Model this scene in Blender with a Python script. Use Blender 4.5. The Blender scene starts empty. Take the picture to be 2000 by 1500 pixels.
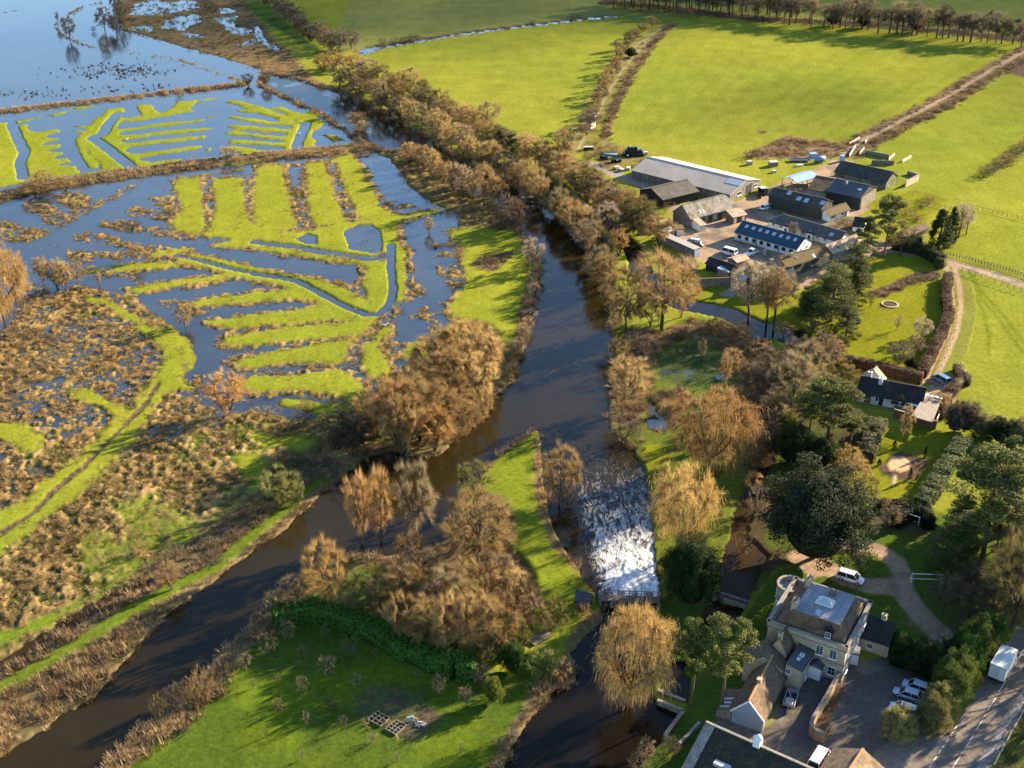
import bpy, math, random
import numpy as np
from mathutils import Vector, Euler
R = math.radians
scene = bpy.context.scene

# ------------------------------------------------------------------ camera, sky, sun, exposure
FPX, PITCH, CAMZ = 2400.0, R(27.9), 130.0
cam_d = bpy.data.cameras.new('camera'); cam = bpy.data.objects.new('camera', cam_d)
scene.collection.objects.link(cam); scene.camera = cam
cam.location = (0, 0, CAMZ); cam.rotation_euler = (math.pi/2-PITCH, 0, 0)
cam_d.sensor_fit = 'HORIZONTAL'; cam_d.sensor_width = 36; cam_d.lens = FPX/2000*36
cam_d.clip_start = 1; cam_d.clip_end = 9000
SUN_AZ, SUN_EL = R(57), R(19)
world = bpy.data.worlds.new('World'); scene.world = world; world.use_nodes = True
wn = world.node_tree.nodes; wl = world.node_tree.links
bg = wn['Background']
sky = wn.new('ShaderNodeTexSky'); sky.sky_type = 'NISHITA'; sky.sun_disc = False
sky.sun_elevation = SUN_EL; sky.sun_rotation = SUN_AZ; sky.altitude = 0
sky.air_density = 1.0; sky.dust_density = 0.2; sky.ozone_density = 3.5
wl.new(sky.outputs[0], bg.inputs[0]); bg.inputs[1].default_value = 0.08
sun_d = bpy.data.lights.new('sun', 'SUN'); sun = bpy.data.objects.new('sun', sun_d)
scene.collection.objects.link(sun)
sun_d.energy = 5.0; sun_d.angle = R(0.5); sun_d.color = (1.0, 0.83, 0.59)
SV = Vector((math.sin(SUN_AZ)*math.cos(SUN_EL), math.cos(SUN_AZ)*math.cos(SUN_EL), math.sin(SUN_EL)))
sun.rotation_euler = SV.to_track_quat('Z', 'Y').to_euler(); sun.location = SV*400
vs = scene.view_settings
vs.view_transform = 'Standard'; vs.look = 'None'; vs.gamma = 1; vs.use_curve_mapping = False
vs.exposure = 2.28
scene.cycles.max_bounces = 5; scene.cycles.diffuse_bounces = 2; scene.cycles.glossy_bounces = 3
scene.cycles.transparent_max_bounces = 40

# ------------------------------------------------------------------ helpers
SP, CP = math.sin(PITCH), math.cos(PITCH)
def P(x, y, z=0.0):
    """the place on the level z seen at the photograph's pixel x, y"""
    u = (x-1000)/FPX; v = (y-750)/FPX
    Z = (CAMZ-z)/(SP+v*CP)
    return Vector((u*Z, Z*(CP-v*SP), z))
def HT(x, yb, yt, z=0.0):
    """height of something standing at x, yb whose top shows at yt"""
    Y = P(x, yb, z).y; v = (yt-750)/FPX
    return CAMZ - Y*(SP+v*CP)/(CP-v*SP) - z
def PXM(y): return (FPX*SP+(y-750)*CP)/CAMZ      # pixels per metre across, at the ground
def GPM(y):                                       # pixels per metre in depth, at the ground
    th = PITCH+math.atan((y-750)/FPX)
    return PXM(y)*math.sin(th)*(1/math.cos(th-PITCH))**1
def pts(s, o=None, k=3.75):
    out = []
    for t in s.split():
        a, b = t.split(','); a = float(a); b = float(b)
        if o: a, b = o[0]+a/k, o[1]+b/k
        out.append((a, b))
    return out
col = scene.collection
def link(o): col.objects.link(o); return o
def tag(o, label=None, cat=None, group=None, kind=None):
    if label: o['label'] = label
    if cat: o['category'] = cat
    if group: o['group'] = group
    if kind: o['kind'] = kind
    return o
def empty(name, loc, rz=0, label=None, cat=None, group=None):
    o = bpy.data.objects.new(name, None); link(o); o.location = loc; o.rotation_euler = (0, 0, rz)
    o.empty_display_size = .5
    return tag(o, label, cat, group)
def mesh_np(name, V, F, mat=None, smooth=False, cols=None, fv=None):
    """V (n,3), F (m,3 or 4) arrays"""
    me = bpy.data.meshes.new(name)
    V = np.ascontiguousarray(V, dtype=np.float32); F = np.ascontiguousarray(F, dtype=np.int32)
    k = F.shape[1]
    me.vertices.add(len(V)); me.vertices.foreach_set('co', V.ravel())
    me.loops.add(F.size); me.loops.foreach_set('vertex_index', F.ravel())
    me.polygons.add(len(F)); me.polygons.foreach_set('loop_start', np.arange(0, F.size, k, dtype=np.int32))
    if smooth: me.polygons.foreach_set('use_smooth', np.ones(len(F), dtype=bool))
    if cols is not None:
        at = me.attributes.new('Col', 'FLOAT_COLOR', 'POINT')
        c4 = np.ones((len(V), 4), dtype=np.float32); c4[:, :3] = cols
        at.data.foreach_set('color', c4.ravel())
    if fv is not None:
        at = me.attributes.new('v', 'FLOAT', 'POINT'); at.data.foreach_set('value', np.asarray(fv, dtype=np.float32))
    me.update(calc_edges=True)
    if mat: me.materials.append(mat)
    return me
class MB:
    def __init__(s): s.v = []; s.f = []
    def quad(s, *p):
        n = len(s.v); s.v += [tuple(q) for q in p]; s.f.append(tuple(range(n, n+len(p))))
    def hexa(s, b, t):
        n = len(s.v); k = len(b); s.v += [tuple(q) for q in b]+[tuple(q) for q in t]
        s.f.append(tuple(range(n+k-1, n-1, -1))); s.f.append(tuple(range(n+k, n+2*k)))
        for i in range(k):
            j = (i+1) % k; s.f.append((n+i, n+j, n+k+j, n+k+i))
    def box(s, c, d, rz=0.0):
        ca, sa = math.cos(rz), math.sin(rz); x, y, z = c; a, b, h = d[0]/2, d[1]/2, d[2]/2
        q = [(x+ca*i*a-sa*j*b, y+sa*i*a+ca*j*b) for i, j in ((-1, -1), (1, -1), (1, 1), (-1, 1))]
        s.hexa([(u, v, z-h) for u, v in q], [(u, v, z+h) for u, v in q])
    def bar(s, p, q, w, h=None):
        p = Vector(p); q = Vector(q); h = h or w; d = (q-p).normalized()
        up = Vector((0, 0, 1)) if abs(d.z) < .95 else Vector((1, 0, 0))
        a = d.cross(up).normalized()*w/2; b = a.cross(d).normalized()*h/2
        s.hexa([p-a-b, p+a-b, p+a+b, p-a+b], [q-a-b, q+a-b, q+a+b, q-a+b])
    def tube(s, p, q, r0, r1, n=6):
        p = Vector(p); q = Vector(q); d = (q-p).normalized()
        up = Vector((0, 0, 1)) if abs(d.z) < .95 else Vector((1, 0, 0))
        a = d.cross(up).normalized(); b = a.cross(d)
        s.hexa([p+(a*math.cos(t)+b*math.sin(t))*r0 for t in [i*2*math.pi/n for i in range(n)]],
               [q+(a*math.cos(t)+b*math.sin(t))*r1 for t in [i*2*math.pi/n for i in range(n)]])
    def build(s, name, mat, root=None, smooth=False, world=True):
        me = bpy.data.meshes.new(name)
        L = root.location if (root is not None and world) else Vector((0, 0, 0))
        me.from_pydata([(v[0]-L.x, v[1]-L.y, v[2]-L.z) for v in s.v], [], s.f)
        bm_fix(me)
        if mat: me.materials.append(mat)
        if smooth: me.polygons.foreach_set('use_smooth', [True]*len(me.polygons))
        o = bpy.data.objects.new(name, me); link(o)
        if root is not None: o.parent = root
        return o
def bm_fix(me):
    import bmesh
    b = bmesh.new(); b.from_mesh(me); bmesh.ops.recalc_face_normals(b, faces=b.faces); b.to_mesh(me); b.free()
def copy_tree(o, parent=None):
    c = o.copy(); link(c); c.parent = parent
    for ch in list(o.children): copy_tree(ch, c)
    return c
ORD = ['first', 'second', 'third', 'fourth', 'fifth', 'sixth', 'seventh', 'eighth', 'ninth', 'tenth', 'eleventh', 'twelfth',
       'thirteenth', 'fourteenth', 'fifteenth', 'sixteenth', 'seventeenth', 'eighteenth', 'nineteenth', 'twentieth']
TENS = {20: 'twenty', 30: 'thirty', 40: 'forty', 50: 'fifty', 60: 'sixty', 70: 'seventy', 80: 'eighty'}
TENTH = {30: 'thirtieth', 40: 'fortieth', 50: 'fiftieth', 60: 'sixtieth', 70: 'seventieth', 80: 'eightieth'}
def nth(i):
    if i < 20: return ORD[i]
    n = i+1
    return TENTH[n] if n % 10 == 0 else TENS[n//10*10]+'-'+ORD[n % 10-1]
# ------------------------------------------------------------------ noise
_rt = np.random.default_rng(7).random(65536).astype(np.float32)
def vnoise(x, y, seed=0):
    xi = np.floor(x); yi = np.floor(y); fx = (x-xi); fy = (y-yi)
    xi = xi.astype(np.int64); yi = yi.astype(np.int64)
    fx = fx*fx*(3-2*fx); fy = fy*fy*(3-2*fy)
    h = lambda a, b: _rt[((a*73856093) ^ (b*19349663) ^ (seed*83492791)) & 65535]
    return (h(xi, yi)*(1-fx)+h(xi+1, yi)*fx)*(1-fy)+(h(xi, yi+1)*(1-fx)+h(xi+1, yi+1)*fx)*fy
def fbm(x, y, sc, seed=0, oc=3):
    t = 0; a = 1; tot = 0
    for i in range(oc):
        t = t+a*vnoise(x/sc, y/sc, seed+i*11); tot += a; a *= .55; sc *= .5
    return t/tot*2-1
# ------------------------------------------------------------------ materials
def nodes(name):
    m = bpy.data.materials.new(name); m.use_nodes = True
    nt = m.node_tree; b = nt.nodes['Principled BSDF']
    return m, nt, b
def N(nt, t, **kw):
    n = nt.nodes.new(t)
    for k, v in kw.items(): setattr(n, k, v)
    return n
def mix_mul(nt, a, b, fac=1.0):
    n = N(nt, 'ShaderNodeMix', data_type='RGBA', blend_type='MULTIPLY'); n.inputs[0].default_value = fac
    for s, i in ((a, 6), (b, 7)):
        if isinstance(s, (tuple, list)): n.inputs[i].default_value = (*s, 1)
        else: nt.links.new(s, n.inputs[i])
    return n.outputs[2]
def ramp(nt, src, p0, p1, c0, c1):
    n = N(nt, 'ShaderNodeMapRange'); n.inputs[1].default_value = p0; n.inputs[2].default_value = p1
    n.inputs[3].default_value = c0; n.inputs[4].default_value = c1; nt.links.new(src, n.inputs[0])
    return n.outputs[0]
def noise(nt, co, scale, detail=3, rough=.6):
    n = N(nt, 'ShaderNodeTexNoise'); n.inputs['Scale'].default_value = scale; n.inputs['Detail'].default_value = detail
    n.inputs['Roughness'].default_value = rough
    if co is not None: nt.links.new(co, n.inputs['Vector'])
    return n.outputs[0]
def gray(nt, val):
    n = N(nt, 'ShaderNodeCombineColor')
    for i in range(3): nt.links.new(val, n.inputs[i])
    return n.outputs[0]
MC = {}
def mat(name, c, var=.25, scale=1.2, rough=.85, spec=.2, bump=.25, bscale=None, c2=None, c2s=.35, metal=0, stripe=None, tile=None):
    """plain weathered surface: colour, blotches of a second colour, grain, optional corrugation or tile courses"""
    if name in MC: return MC[name]
    m, nt, b = nodes(name); MC[name] = m
    tc = N(nt, 'ShaderNodeTexCoord'); co = tc.outputs['Object']
    base = N(nt, 'ShaderNodeRGB'); base.outputs[0].default_value = (*c, 1); cur = base.outputs[0]
    if c2:
        f = ramp(nt, noise(nt, co, c2s, 4, .7), .45, .62, 0, 1)
        n = N(nt, 'ShaderNodeMix', data_type='RGBA'); nt.links.new(f, n.inputs[0]); nt.links.new(cur, n.inputs[6])
        n.inputs[7].default_value = (*c2, 1); cur = n.outputs[2]
    g = ramp(nt, noise(nt, co, scale, 4, .7), .3, .7, 1-var, 1+var)
    cur = mix_mul(nt, cur, gray(nt, g))
    hsrc = noise(nt, co, bscale or scale*4, 3, .6)
    if tile:
        br = N(nt, 'ShaderNodeTexBrick'); br.inputs['Scale'].default_value = 1.0
        br.inputs['Brick Width'].default_value = tile[0]; br.inputs['Row Height'].default_value = tile[1]
        br.inputs['Mortar Size'].default_value = .012; br.inputs['Color1'].default_value = (.75, .75, .75, 1)
        br.inputs['Color2'].default_value = (1.15, 1.12, 1.1, 1); br.inputs['Mortar'].default_value = (.55, .55, .55, 1)
        mp = N(nt, 'ShaderNodeMapping'); mp.inputs['Rotation'].default_value = tile[2] if len(tile) > 2 else (R(90), 0, 0)
        nt.links.new(co, mp.inputs[0]); nt.links.new(mp.outputs[0], br.inputs[0])
        cur = mix_mul(nt, cur, br.outputs[0])
    if stripe:
        w = N(nt, 'ShaderNodeTexWave', wave_type='BANDS', bands_direction='X'); w.inputs['Scale'].default_value = stripe[0]
        w.inputs['Distortion'].default_value = .3
        mp = N(nt, 'ShaderNodeMapping'); mp.inputs['Rotation'].default_value = (0, 0, stripe[1]); nt.links.new(co, mp.inputs[0])
        nt.links.new(mp.outputs[0], w.inputs[0])
        cur = mix_mul(nt, cur, gray(nt, ramp(nt, w.outputs[1], 0, 1, 1-stripe[2], 1+stripe[2]*.5)))
    nt.links.new(cur, b.inputs['Base Color'])
    b.inputs['Roughness'].default_value = rough; b.inputs['Specular IOR Level'].default_value = spec; b.inputs['Metallic'].default_value = metal
    if bump:
        bp = N(nt, 'ShaderNodeBump'); bp.inputs['Strength'].default_value = bump; bp.inputs['Distance'].default_value = .05
        nt.links.new(hsrc, bp.inputs['Height']); nt.links.new(bp.outputs[0], b.inputs['Normal'])
    return m
def ground_material():
    m, nt, b = nodes('ground'); tc = N(nt, 'ShaderNodeTexCoord'); co = tc.outputs['Object']
    at = N(nt, 'ShaderNodeAttribute', attribute_name='Col')
    n1 = ramp(nt, noise(nt, co, 1.1, 6, .75), .28, .72, .62, 1.38)
    n2 = ramp(nt, noise(nt, co, .09, 4, .6), .3, .7, .88, 1.12)
    mp = N(nt, 'ShaderNodeMapping'); mp.inputs['Scale'].default_value = (.5, .07, 1); mp.inputs['Rotation'].default_value = (0, 0, R(-28))
    nt.links.new(co, mp.inputs[0]); n3 = ramp(nt, noise(nt, mp.outputs[0], .5, 3, .6), .3, .7, .95, 1.05)
    c = mix_mul(nt, at.outputs[0], gray(nt, n1)); c = mix_mul(nt, c, gray(nt, n2)); c = mix_mul(nt, c, gray(nt, n3))
    nt.links.new(c, b.inputs['Base Color']); b.inputs['Roughness'].default_value = 1; b.inputs['Specular IOR Level'].default_value = 0
    bp = N(nt, 'ShaderNodeBump'); bp.inputs['Strength'].default_value = .5; bp.inputs['Distance'].default_value = .12
    nt.links.new(noise(nt, co, 2.2, 4, .7), bp.inputs['Height']); nt.links.new(bp.outputs[0], b.inputs['Normal'])
    return m
M_GROUND = ground_material()
def attr_mat(name, use_obj, rough=.9, spec=.08, trans=0.0):
    """foliage and twigs: the thing's own colour times a shade of its own for every piece"""
    m, nt, b = nodes(name)
    if use_obj:
        oi = N(nt, 'ShaderNodeObjectInfo'); at = N(nt, 'ShaderNodeAttribute', attribute_name='v')
        c = mix_mul(nt, oi.outputs['Color'], gray(nt, at.outputs['Fac']))
        c = mix_mul(nt, c, gray(nt, ramp(nt, oi.outputs['Random'], 0, 1, .85, 1.15)))
    else:
        at = N(nt, 'ShaderNodeAttribute', attribute_name='Col'); c = at.outputs[0]
    nt.links.new(c, b.inputs['Base Color']); b.inputs['Roughness'].default_value = rough; b.inputs['Specular IOR Level'].default_value = spec
    if trans:
        tr = N(nt, 'ShaderNodeBsdfTranslucent'); nt.links.new(c, tr.inputs[0]); ms = N(nt, 'ShaderNodeMixShader')
        ms.inputs[0].default_value = trans; nt.links.new(b.outputs[0], ms.inputs[1]); nt.links.new(tr.outputs[0], ms.inputs[2])
        nt.links.new(ms.outputs[0], nt.nodes['Material Output'].inputs[0])
    return m
M_TWIG = attr_mat('twigs', True, .9, .05, .35); M_LEAF = attr_mat('leaves', True, .8, .08, .25); M_VEG = attr_mat('dead_stems', False, .9, .05, .15)
M_BARK = mat('bark', (.075, .055, .038), .35, 3, .95, .1, .5)
M_PINEBARK = mat('pine_bark', (.13, .085, .055), .3, 3, .95, .1, .5)
def water_material(name, body, wscale, strength, stretch=(1, 1, 1), rot=0, rough=.06, ior=1.333, foam=False, spec=.5):
    m, nt, b = nodes(name); tc = N(nt, 'ShaderNodeTexCoord'); co = tc.outputs['Object']
    mp = N(nt, 'ShaderNodeMapping'); mp.inputs['Scale'].default_value = stretch; mp.inputs['Rotation'].default_value = (0, 0, rot)
    nt.links.new(co, mp.inputs[0])
    f = ramp(nt, noise(nt, co, .03, 3, .6), .35, .65, .75, 1.25)
    c = mix_mul(nt, body, gray(nt, f))
    b.inputs['Roughness'].default_value = rough; b.inputs['IOR'].default_value = ior
    b.inputs['Specular IOR Level'].default_value = spec
    h = N(nt, 'ShaderNodeMath', operation='ADD'); nt.links.new(noise(nt, mp.outputs[0], wscale, 4, .6), h.inputs[0])
    nt.links.new(noise(nt, mp.outputs[0], wscale*.17, 2, .5), h.inputs[1])
    bp = N(nt, 'ShaderNodeBump'); bp.inputs['Strength'].default_value = strength; bp.inputs['Distance'].default_value = .12
    nt.links.new(h.outputs[0], bp.inputs['Height']); nt.links.new(bp.outputs[0], b.inputs['Normal'])
    if foam:                                        # broken white water where the sheet's churn is high
        at = N(nt, 'ShaderNodeAttribute', attribute_name='v')
        def ridge(sc, det, dis):
            n = N(nt, 'ShaderNodeTexNoise'); n.inputs['Scale'].default_value = sc; n.inputs['Detail'].default_value = det; n.inputs['Roughness'].default_value = .62; n.inputs['Distortion'].default_value = dis
            mq = N(nt, 'ShaderNodeMapping'); mq.inputs['Scale'].default_value = (1.15, .38, 1); mq.inputs['Rotation'].default_value = (0, 0, R(-6)); nt.links.new(co, mq.inputs[0]); nt.links.new(mq.outputs[0], n.inputs[0])
            a = N(nt, 'ShaderNodeMath', operation='MULTIPLY_ADD'); nt.links.new(n.outputs[0], a.inputs[0]); a.inputs[1].default_value = 2; a.inputs[2].default_value = -1
            q = N(nt, 'ShaderNodeMath', operation='ABSOLUTE'); nt.links.new(a.outputs[0], q.inputs[0])
            return ramp(nt, q.outputs[0], 0, .55, 1, 0)
        s1 = N(nt, 'ShaderNodeMath', operation='MULTIPLY_ADD'); nt.links.new(ridge(.42, 6, 1.4), s1.inputs[0]); s1.inputs[1].default_value = .62
        s2 = N(nt, 'ShaderNodeMath', operation='MULTIPLY'); nt.links.new(ridge(1.5, 4, .8), s2.inputs[0]); s2.inputs[1].default_value = .42; nt.links.new(s2.outputs[0], s1.inputs[2])
        s3 = N(nt, 'ShaderNodeMath', operation='MULTIPLY_ADD'); nt.links.new(at.outputs['Fac'], s3.inputs[0]); s3.inputs[1].default_value = .95; nt.links.new(s1.outputs[0], s3.inputs[2])
        fo = ramp(nt, s3.outputs[0], 1.12, 1.82, 0, 1)
        mm = N(nt, 'ShaderNodeMix', data_type='RGBA'); nt.links.new(fo, mm.inputs[0]); nt.links.new(c, mm.inputs[6])
        mm.inputs[7].default_value = (.82, .83, .83, 1); c = mm.outputs[2]
        nt.links.new(ramp(nt, fo, 0, .6, rough, .8), b.inputs['Roughness'])
    nt.links.new(c, b.inputs['Base Color'])
    return m
# ------------------------------------------------------------------ terrain: one grid, shaped and coloured area by area
def axis(a, b, lo, hi, st):
    f = np.arange(a, b+.1, st); l = []; r = []; s = st
    x = a
    while x > lo: s *= 1.22; x -= s; l.append(x)
    s = st; x = f[-1]
    while x < hi: s *= 1.22; x += s; r.append(x)
    return np.array(l[::-1]+list(f)+r)
XS = axis(-20, 2020, -900, 2900, 3.0)
YS = np.concatenate([axis(-10, 1516, -150, 1900, 3.0)])
gx, gy = np.meshgrid(XS, YS)
gu = (gx-1000)/FPX; gv = (gy-750)/FPX; gz = CAMZ/(SP+gv*CP)
WX = (gu*gz).astype(np.float32); WY = (gz*(CP-gv*SP)).astype(np.float32)
SH = WX.shape
C_FIELD = (.168, .178, .023); C_MEAD = (.165, .180, .018); C_LAWN = (.135, .140, .012); C_ORCH = (.056, .082, .011)
C_ROUGH = (.140, .098, .046); C_MUD = (.045, .033, .016); C_DIRT = (.24, .175, .12); C_GRAV = (.30, .21, .135)
C_TARM = (.175, .140, .112); C_YARD = (.105, .088, .074); C_SOIL = (.085, .058, .04); C_BANK = (.120, .090, .040)
COL = np.empty(SH+(3,), np.float32); COL[:] = C_FIELD
HGT = np.zeros(SH, np.float32); REG = np.zeros(SH, np.int16)
RUSH = np.zeros(SH, np.float32); REED = np.zeros(SH, np.float32); BRAM = np.zeros(SH, np.float32)
REGN = ['field']
WZ = -.30                                          # the water's level
def sdf(poly, X, Y, closed=True):
    n = len(poly); d = np.full(X.shape, 1e18, np.float32); ins = np.zeros(X.shape, bool)
    for i in range(n if closed else n-1):
        x0, y0 = poly[i]; x1, y1 = poly[(i+1) % n]
        ex, ey = x1-x0, y1-y0; l = ex*ex+ey*ey+1e-9
        t = np.clip(((X-x0)*ex+(Y-y0)*ey)/l, 0, 1)
        dx = X-x0-t*ex; dy = Y-y0-t*ey; d = np.minimum(d, dx*dx+dy*dy)
        if closed and y0 != y1:
            c = (y0 > Y) != (y1 > Y)
            ins ^= c & (X < ex*(Y-y0)/(y1-y0)+x0)
    d = np.sqrt(d)
    return np.where(ins, d, -d) if closed else -d
def paint(pl, c=None, h=None, soft=.5, jit=.5, js=4.0, rush=None, reed=None, bram=None, reg=None, line=None, hn=0, cn=None, pad=30, a=1.0, grow=0):
    """lay one area (px outline) or strip (line = width in metres): ground colour, level, plant densities, named region"""
    xs = [p[0] for p in pl]; ys = [p[1] for p in pl]
    i0, i1 = np.searchsorted(XS, [min(xs)-pad, max(xs)+pad]); j0, j1 = np.searchsorted(YS, [min(ys)-pad, max(ys)+pad])
    s = (slice(max(j0-1, 0), j1+1), slice(max(i0-1, 0), i1+1)); X = WX[s]; Y = WY[s]
    if X.size == 0: return
    wp = [tuple(P(*p)[:2]) for p in pl]
    d = sdf(wp, X, Y, line is None)
    if line is not None: d = d+line/2
    if jit: d = d+fbm(X, Y, js, 3)*jit+fbm(X, Y, js*.3, 4, 2)*jit*.5
    d = d+grow
    w = np.clip((d+soft)/(2*soft), 0, 1); w = w*w*(3-2*w)*a
    if c is not None:
        cc = np.array(c, np.float32)[None, None, :]
        if cn is not None:                          # second colour in patches
            k = np.clip((fbm(X, Y, cn[1], 9)+cn[2])*3+.5, 0, 1)[..., None]; cc = cc*(1-k)+np.array(cn[0], np.float32)*k
        COL[s] = COL[s]*(1-w[..., None])+cc*w[..., None]
    if h is not None:
        hh = h+(fbm(X, Y, 3.0, 21, 3)*hn if hn else 0); HGT[s] = HGT[s]*(1-w)+hh*w
    for arr, val in ((RUSH, rush), (REED, reed), (BRAM, bram)):
        if val is not None: arr[s] = arr[s]*(1-w)+val*w
    if reg:
        if reg not in REGN: REGN.append(reg)
        REG[s] = np.where(d > 0, REGN.index(reg), REG[s])
A0, A1, A2, A3 = (0, 0), (500, 0), (1000, 0), (1500, 0)
B0, B1, B2, B3 = (0, 350), (500, 350), (1000, 350), (1500, 350)
K0, K1, K2, K3 = (0, 700), (500, 700), (1000, 700), (1500, 700)
D0, D1, D2, D3 = (0, 1100), (500, 1100), (1000, 1100), (1500, 1100)
OUT = -.9
# the valley floor west of the river: rough wet meadow
paint(pts('-600,-140 430,-140 480,20 560,100 620,160 760,260 860,330 960,400 1010,440 1050,520 1040,620 1000,720 900,830 820,890 700,900 600,990 480,1090 330,1200 200,1330 60,1420 -60,1500 -600,1800'),
      C_BANK, -.05, 2, 1, cn=(C_MEAD, 14, -.25), reg='meadow', rush=1.1)
# far flood lake and the drowned ridge-and-furrow
paint(pts('-880,-140 240,-140 225,20 240,58 300,72 380,96 470,122 560,152 640,200 720,250 770,285 735,300 600,312 300,350 0,396 -900,470'), C_MUD, OUT, 2, 2, 8, rush=0)
# marsh at the top with pools
paint(pts('215,-120 420,-120 490,20 560,100 620,160 600,165 520,140 440,112 340,86 255,62 235,30'), C_ROUGH, -.1, 2, 2, 8, reg='marsh', hn=.1, bram=.10, rush=.03)
for q in ('950,95 1100,20 1450,0 1430,60 1320,70 1200,100 1000,100', '1180,170 1280,120 1480,100 1450,150 1350,215 1230,205 1190,190', '1550,130 1720,125 1720,190 1840,220 1790,245 1700,230 1640,170', '1060,190 1110,195 1100,220 1040,215 960,200', '1620,60 1700,70 1690,90 1620,85', '1750,320 1875,280 1900,300 1780,330', '1350,240 1500,260 1400,270', '940,40 1080,0 1200,0 1000,70'):
    paint(pts(q, A0), C_MUD, OUT, .8, 2.5, 6)
for q in ('0,190 40,220 40,240 60,280 0,300', '60,290 180,365 160,372 50,310'): paint(pts(q, A1), C_MUD, OUT, .5, 1)
paint(pts('450,-5 520,0 560,40 640,110 600,95 500,30'), (.05, .085, .02), 0, 2, 1)
# dykes through the lake
paint(pts('-100,228 0,216 150,200 250,188 340,178 410,170 472,163'), C_ROUGH, .35, .8, .8, line=5, reed=1.0, reg='dyke')
paint(pts('105,48 122,68 180,92 250,99 350,115 420,140 475,158'), C_ROUGH, -.18, .8, 1.6, 5, line=2.4, hn=.12, reed=.3)
paint(pts('105,48 130,28 160,12 195,2'), C_ROUGH, -.18, .8, 1.4, line=2.4, hn=.12, reed=.3)
paint(pts('380,118 470,150'), C_ROUGH, -.2, .8, 1.4, line=1.5, hn=.12)
paint(pts('0,25 40,18'), C_ROUGH, -.1, .8, 1.4, line=3)
paint(pts('511,165 564,192 625,219 673,251 703,267 738,285'), C_ROUGH, .1, .6, .6, line=2.4, reed=.3, reg='dyke')
# drowned strips, upper block
G1 = dict(c=C_MEAD, h=-.10, soft=1.3, jit=1.2, js=7, reg='flood_meadow', rush=.01, grow=1.0, hn=.04)
for q in ('-400,905 80,890 300,845 310,857 180,887 88,908 100,1000 122,1110 150,1150 130,1230 150,1280 175,1302 150,1345 0,1365 -500,1420',
          '122,910 190,905 185,950 260,965 400,945 415,965 330,985 270,1000 420,1000 430,1020 300,1045 300,1060 440,1050 445,1075 330,1100 450,1110 470,1130 330,1155 490,1155 500,1180 370,1205 540,1215 560,1240 590,1265 740,1240 755,1215 740,1180 650,1110 620,1100 700,1200 705,1230 670,1230 620,1160 580,1090 555,1060 555,1020 580,990 640,960 650,930 690,880 730,850 800,790 890,785 895,820 850,830 790,870 770,920 740,970 660,1000 690,1040 850,1160 940,1225 900,1240 560,1280 200,1310 165,1210 200,1110 150,1050',
          '840,840 890,845 890,860 1040,840 1015,765 1100,765 1155,825 1220,815 1290,775 1310,740 1580,710 1570,722 1440,745 1400,790 1430,810 1250,840 1010,880 870,890 850,935 1000,930 1200,890 1500,865 1505,880 1280,910 1100,930 870,965 835,990 1000,980 1300,945 1540,930 1545,945 1300,970 1050,1000 870,1030 930,1045 1200,1015 1490,990 1495,1010 1200,1045 1000,1065 920,1080 910,1100 950,1125 1200,1095 1450,1065 1455,1080 1250,1110 1010,1150 1005,1170 1100,1185 1330,1155 1320,1175 1240,1190 1450,1165 1540,1150 1550,1165 1350,1190 1150,1215 1000,1230 900,1150 800,1080 705,1005 770,975 790,930',
          '540,915 640,920 600,930', '550,955 650,955 600,965', '340,840 480,812 480,822 400,845', '1510,1085 1540,1082 1535,1100 1510,1098', '1520,855 1580,842 1575,860 1520,865',
          '480,785 680,770 690,778 560,795'):
    paint(pts(q, A0), **G1)
for q, w in (('455,197 500,210 560,232 605,226', 5), ('543,210 590,226', 4), ('455,228 510,237 575,242', 3.5), ('458,245 520,252 570,256', 4.5), ('455,258 520,266 575,270', 4.5),
             ('460,275 520,279 578,284', 4.5), ('450,288 520,298 575,300', 6), ('612,220 592,240 582,262 572,298', 6), ('620,236 594,262 598,286 612,290', 4.5), ('470,215 520,222', 2.5)):
    paint(pts(q), **{**G1, 'line': w})
paint(pts('440,312 520,300 620,288 660,285 690,278 720,280 640,292 560,305 460,322'), **G1)
paint(pts('628,262 650,261 675,272 650,276'), (.18, .15, .03), 0, .6, .6, reg='flood_meadow')
paint(pts('22,240 34,270 47,295 38,320 45,345'), C_MUD, OUT, .5, .3, line=3.2)
paint(pts('228,222 212,240 200,260 180,268 205,285 230,305 255,325'), C_MUD, OUT, .5, .3, line=3.6)
paint(pts('597,240 588,262 580,280 578,296'), C_MUD, OUT, .5, .3, line=3.4)
# the middle bank
paint(pts('-500,440 0,384 100,360 200,346 340,325 500,306 640,294 738,287'), C_ROUGH, .5, 1.2, 1, line=9, reed=1.0, reg='dyke', bram=.03)
paint(pts('300,330 420,314 500,302'), C_MUD, OUT, .5, .5, line=2.5)
# lower flood
paint(pts('-900,470 0,398 200,362 300,350 600,318 745,300 775,320 800,360 850,395 905,418 885,470 905,500 885,560 890,625 840,668 800,700 760,760 700,800 620,825 500,800 440,815 400,845 330,800 360,700 340,640 260,580 150,555 60,600 40,660 -40,760 -300,900 -900,900'),
      C_MUD, -.42, 1.5, 1.5, 7, rush=.02, hn=.02)
paint(pts('60,560 120,590 200,640 330,660 350,700 330,800 240,830 160,860 60,900 -200,1000 -300,800 -40,700'), C_MUD, -.33, 3, 3, 9, rush=1.8, hn=.12, reg='flood_meadow')
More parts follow.
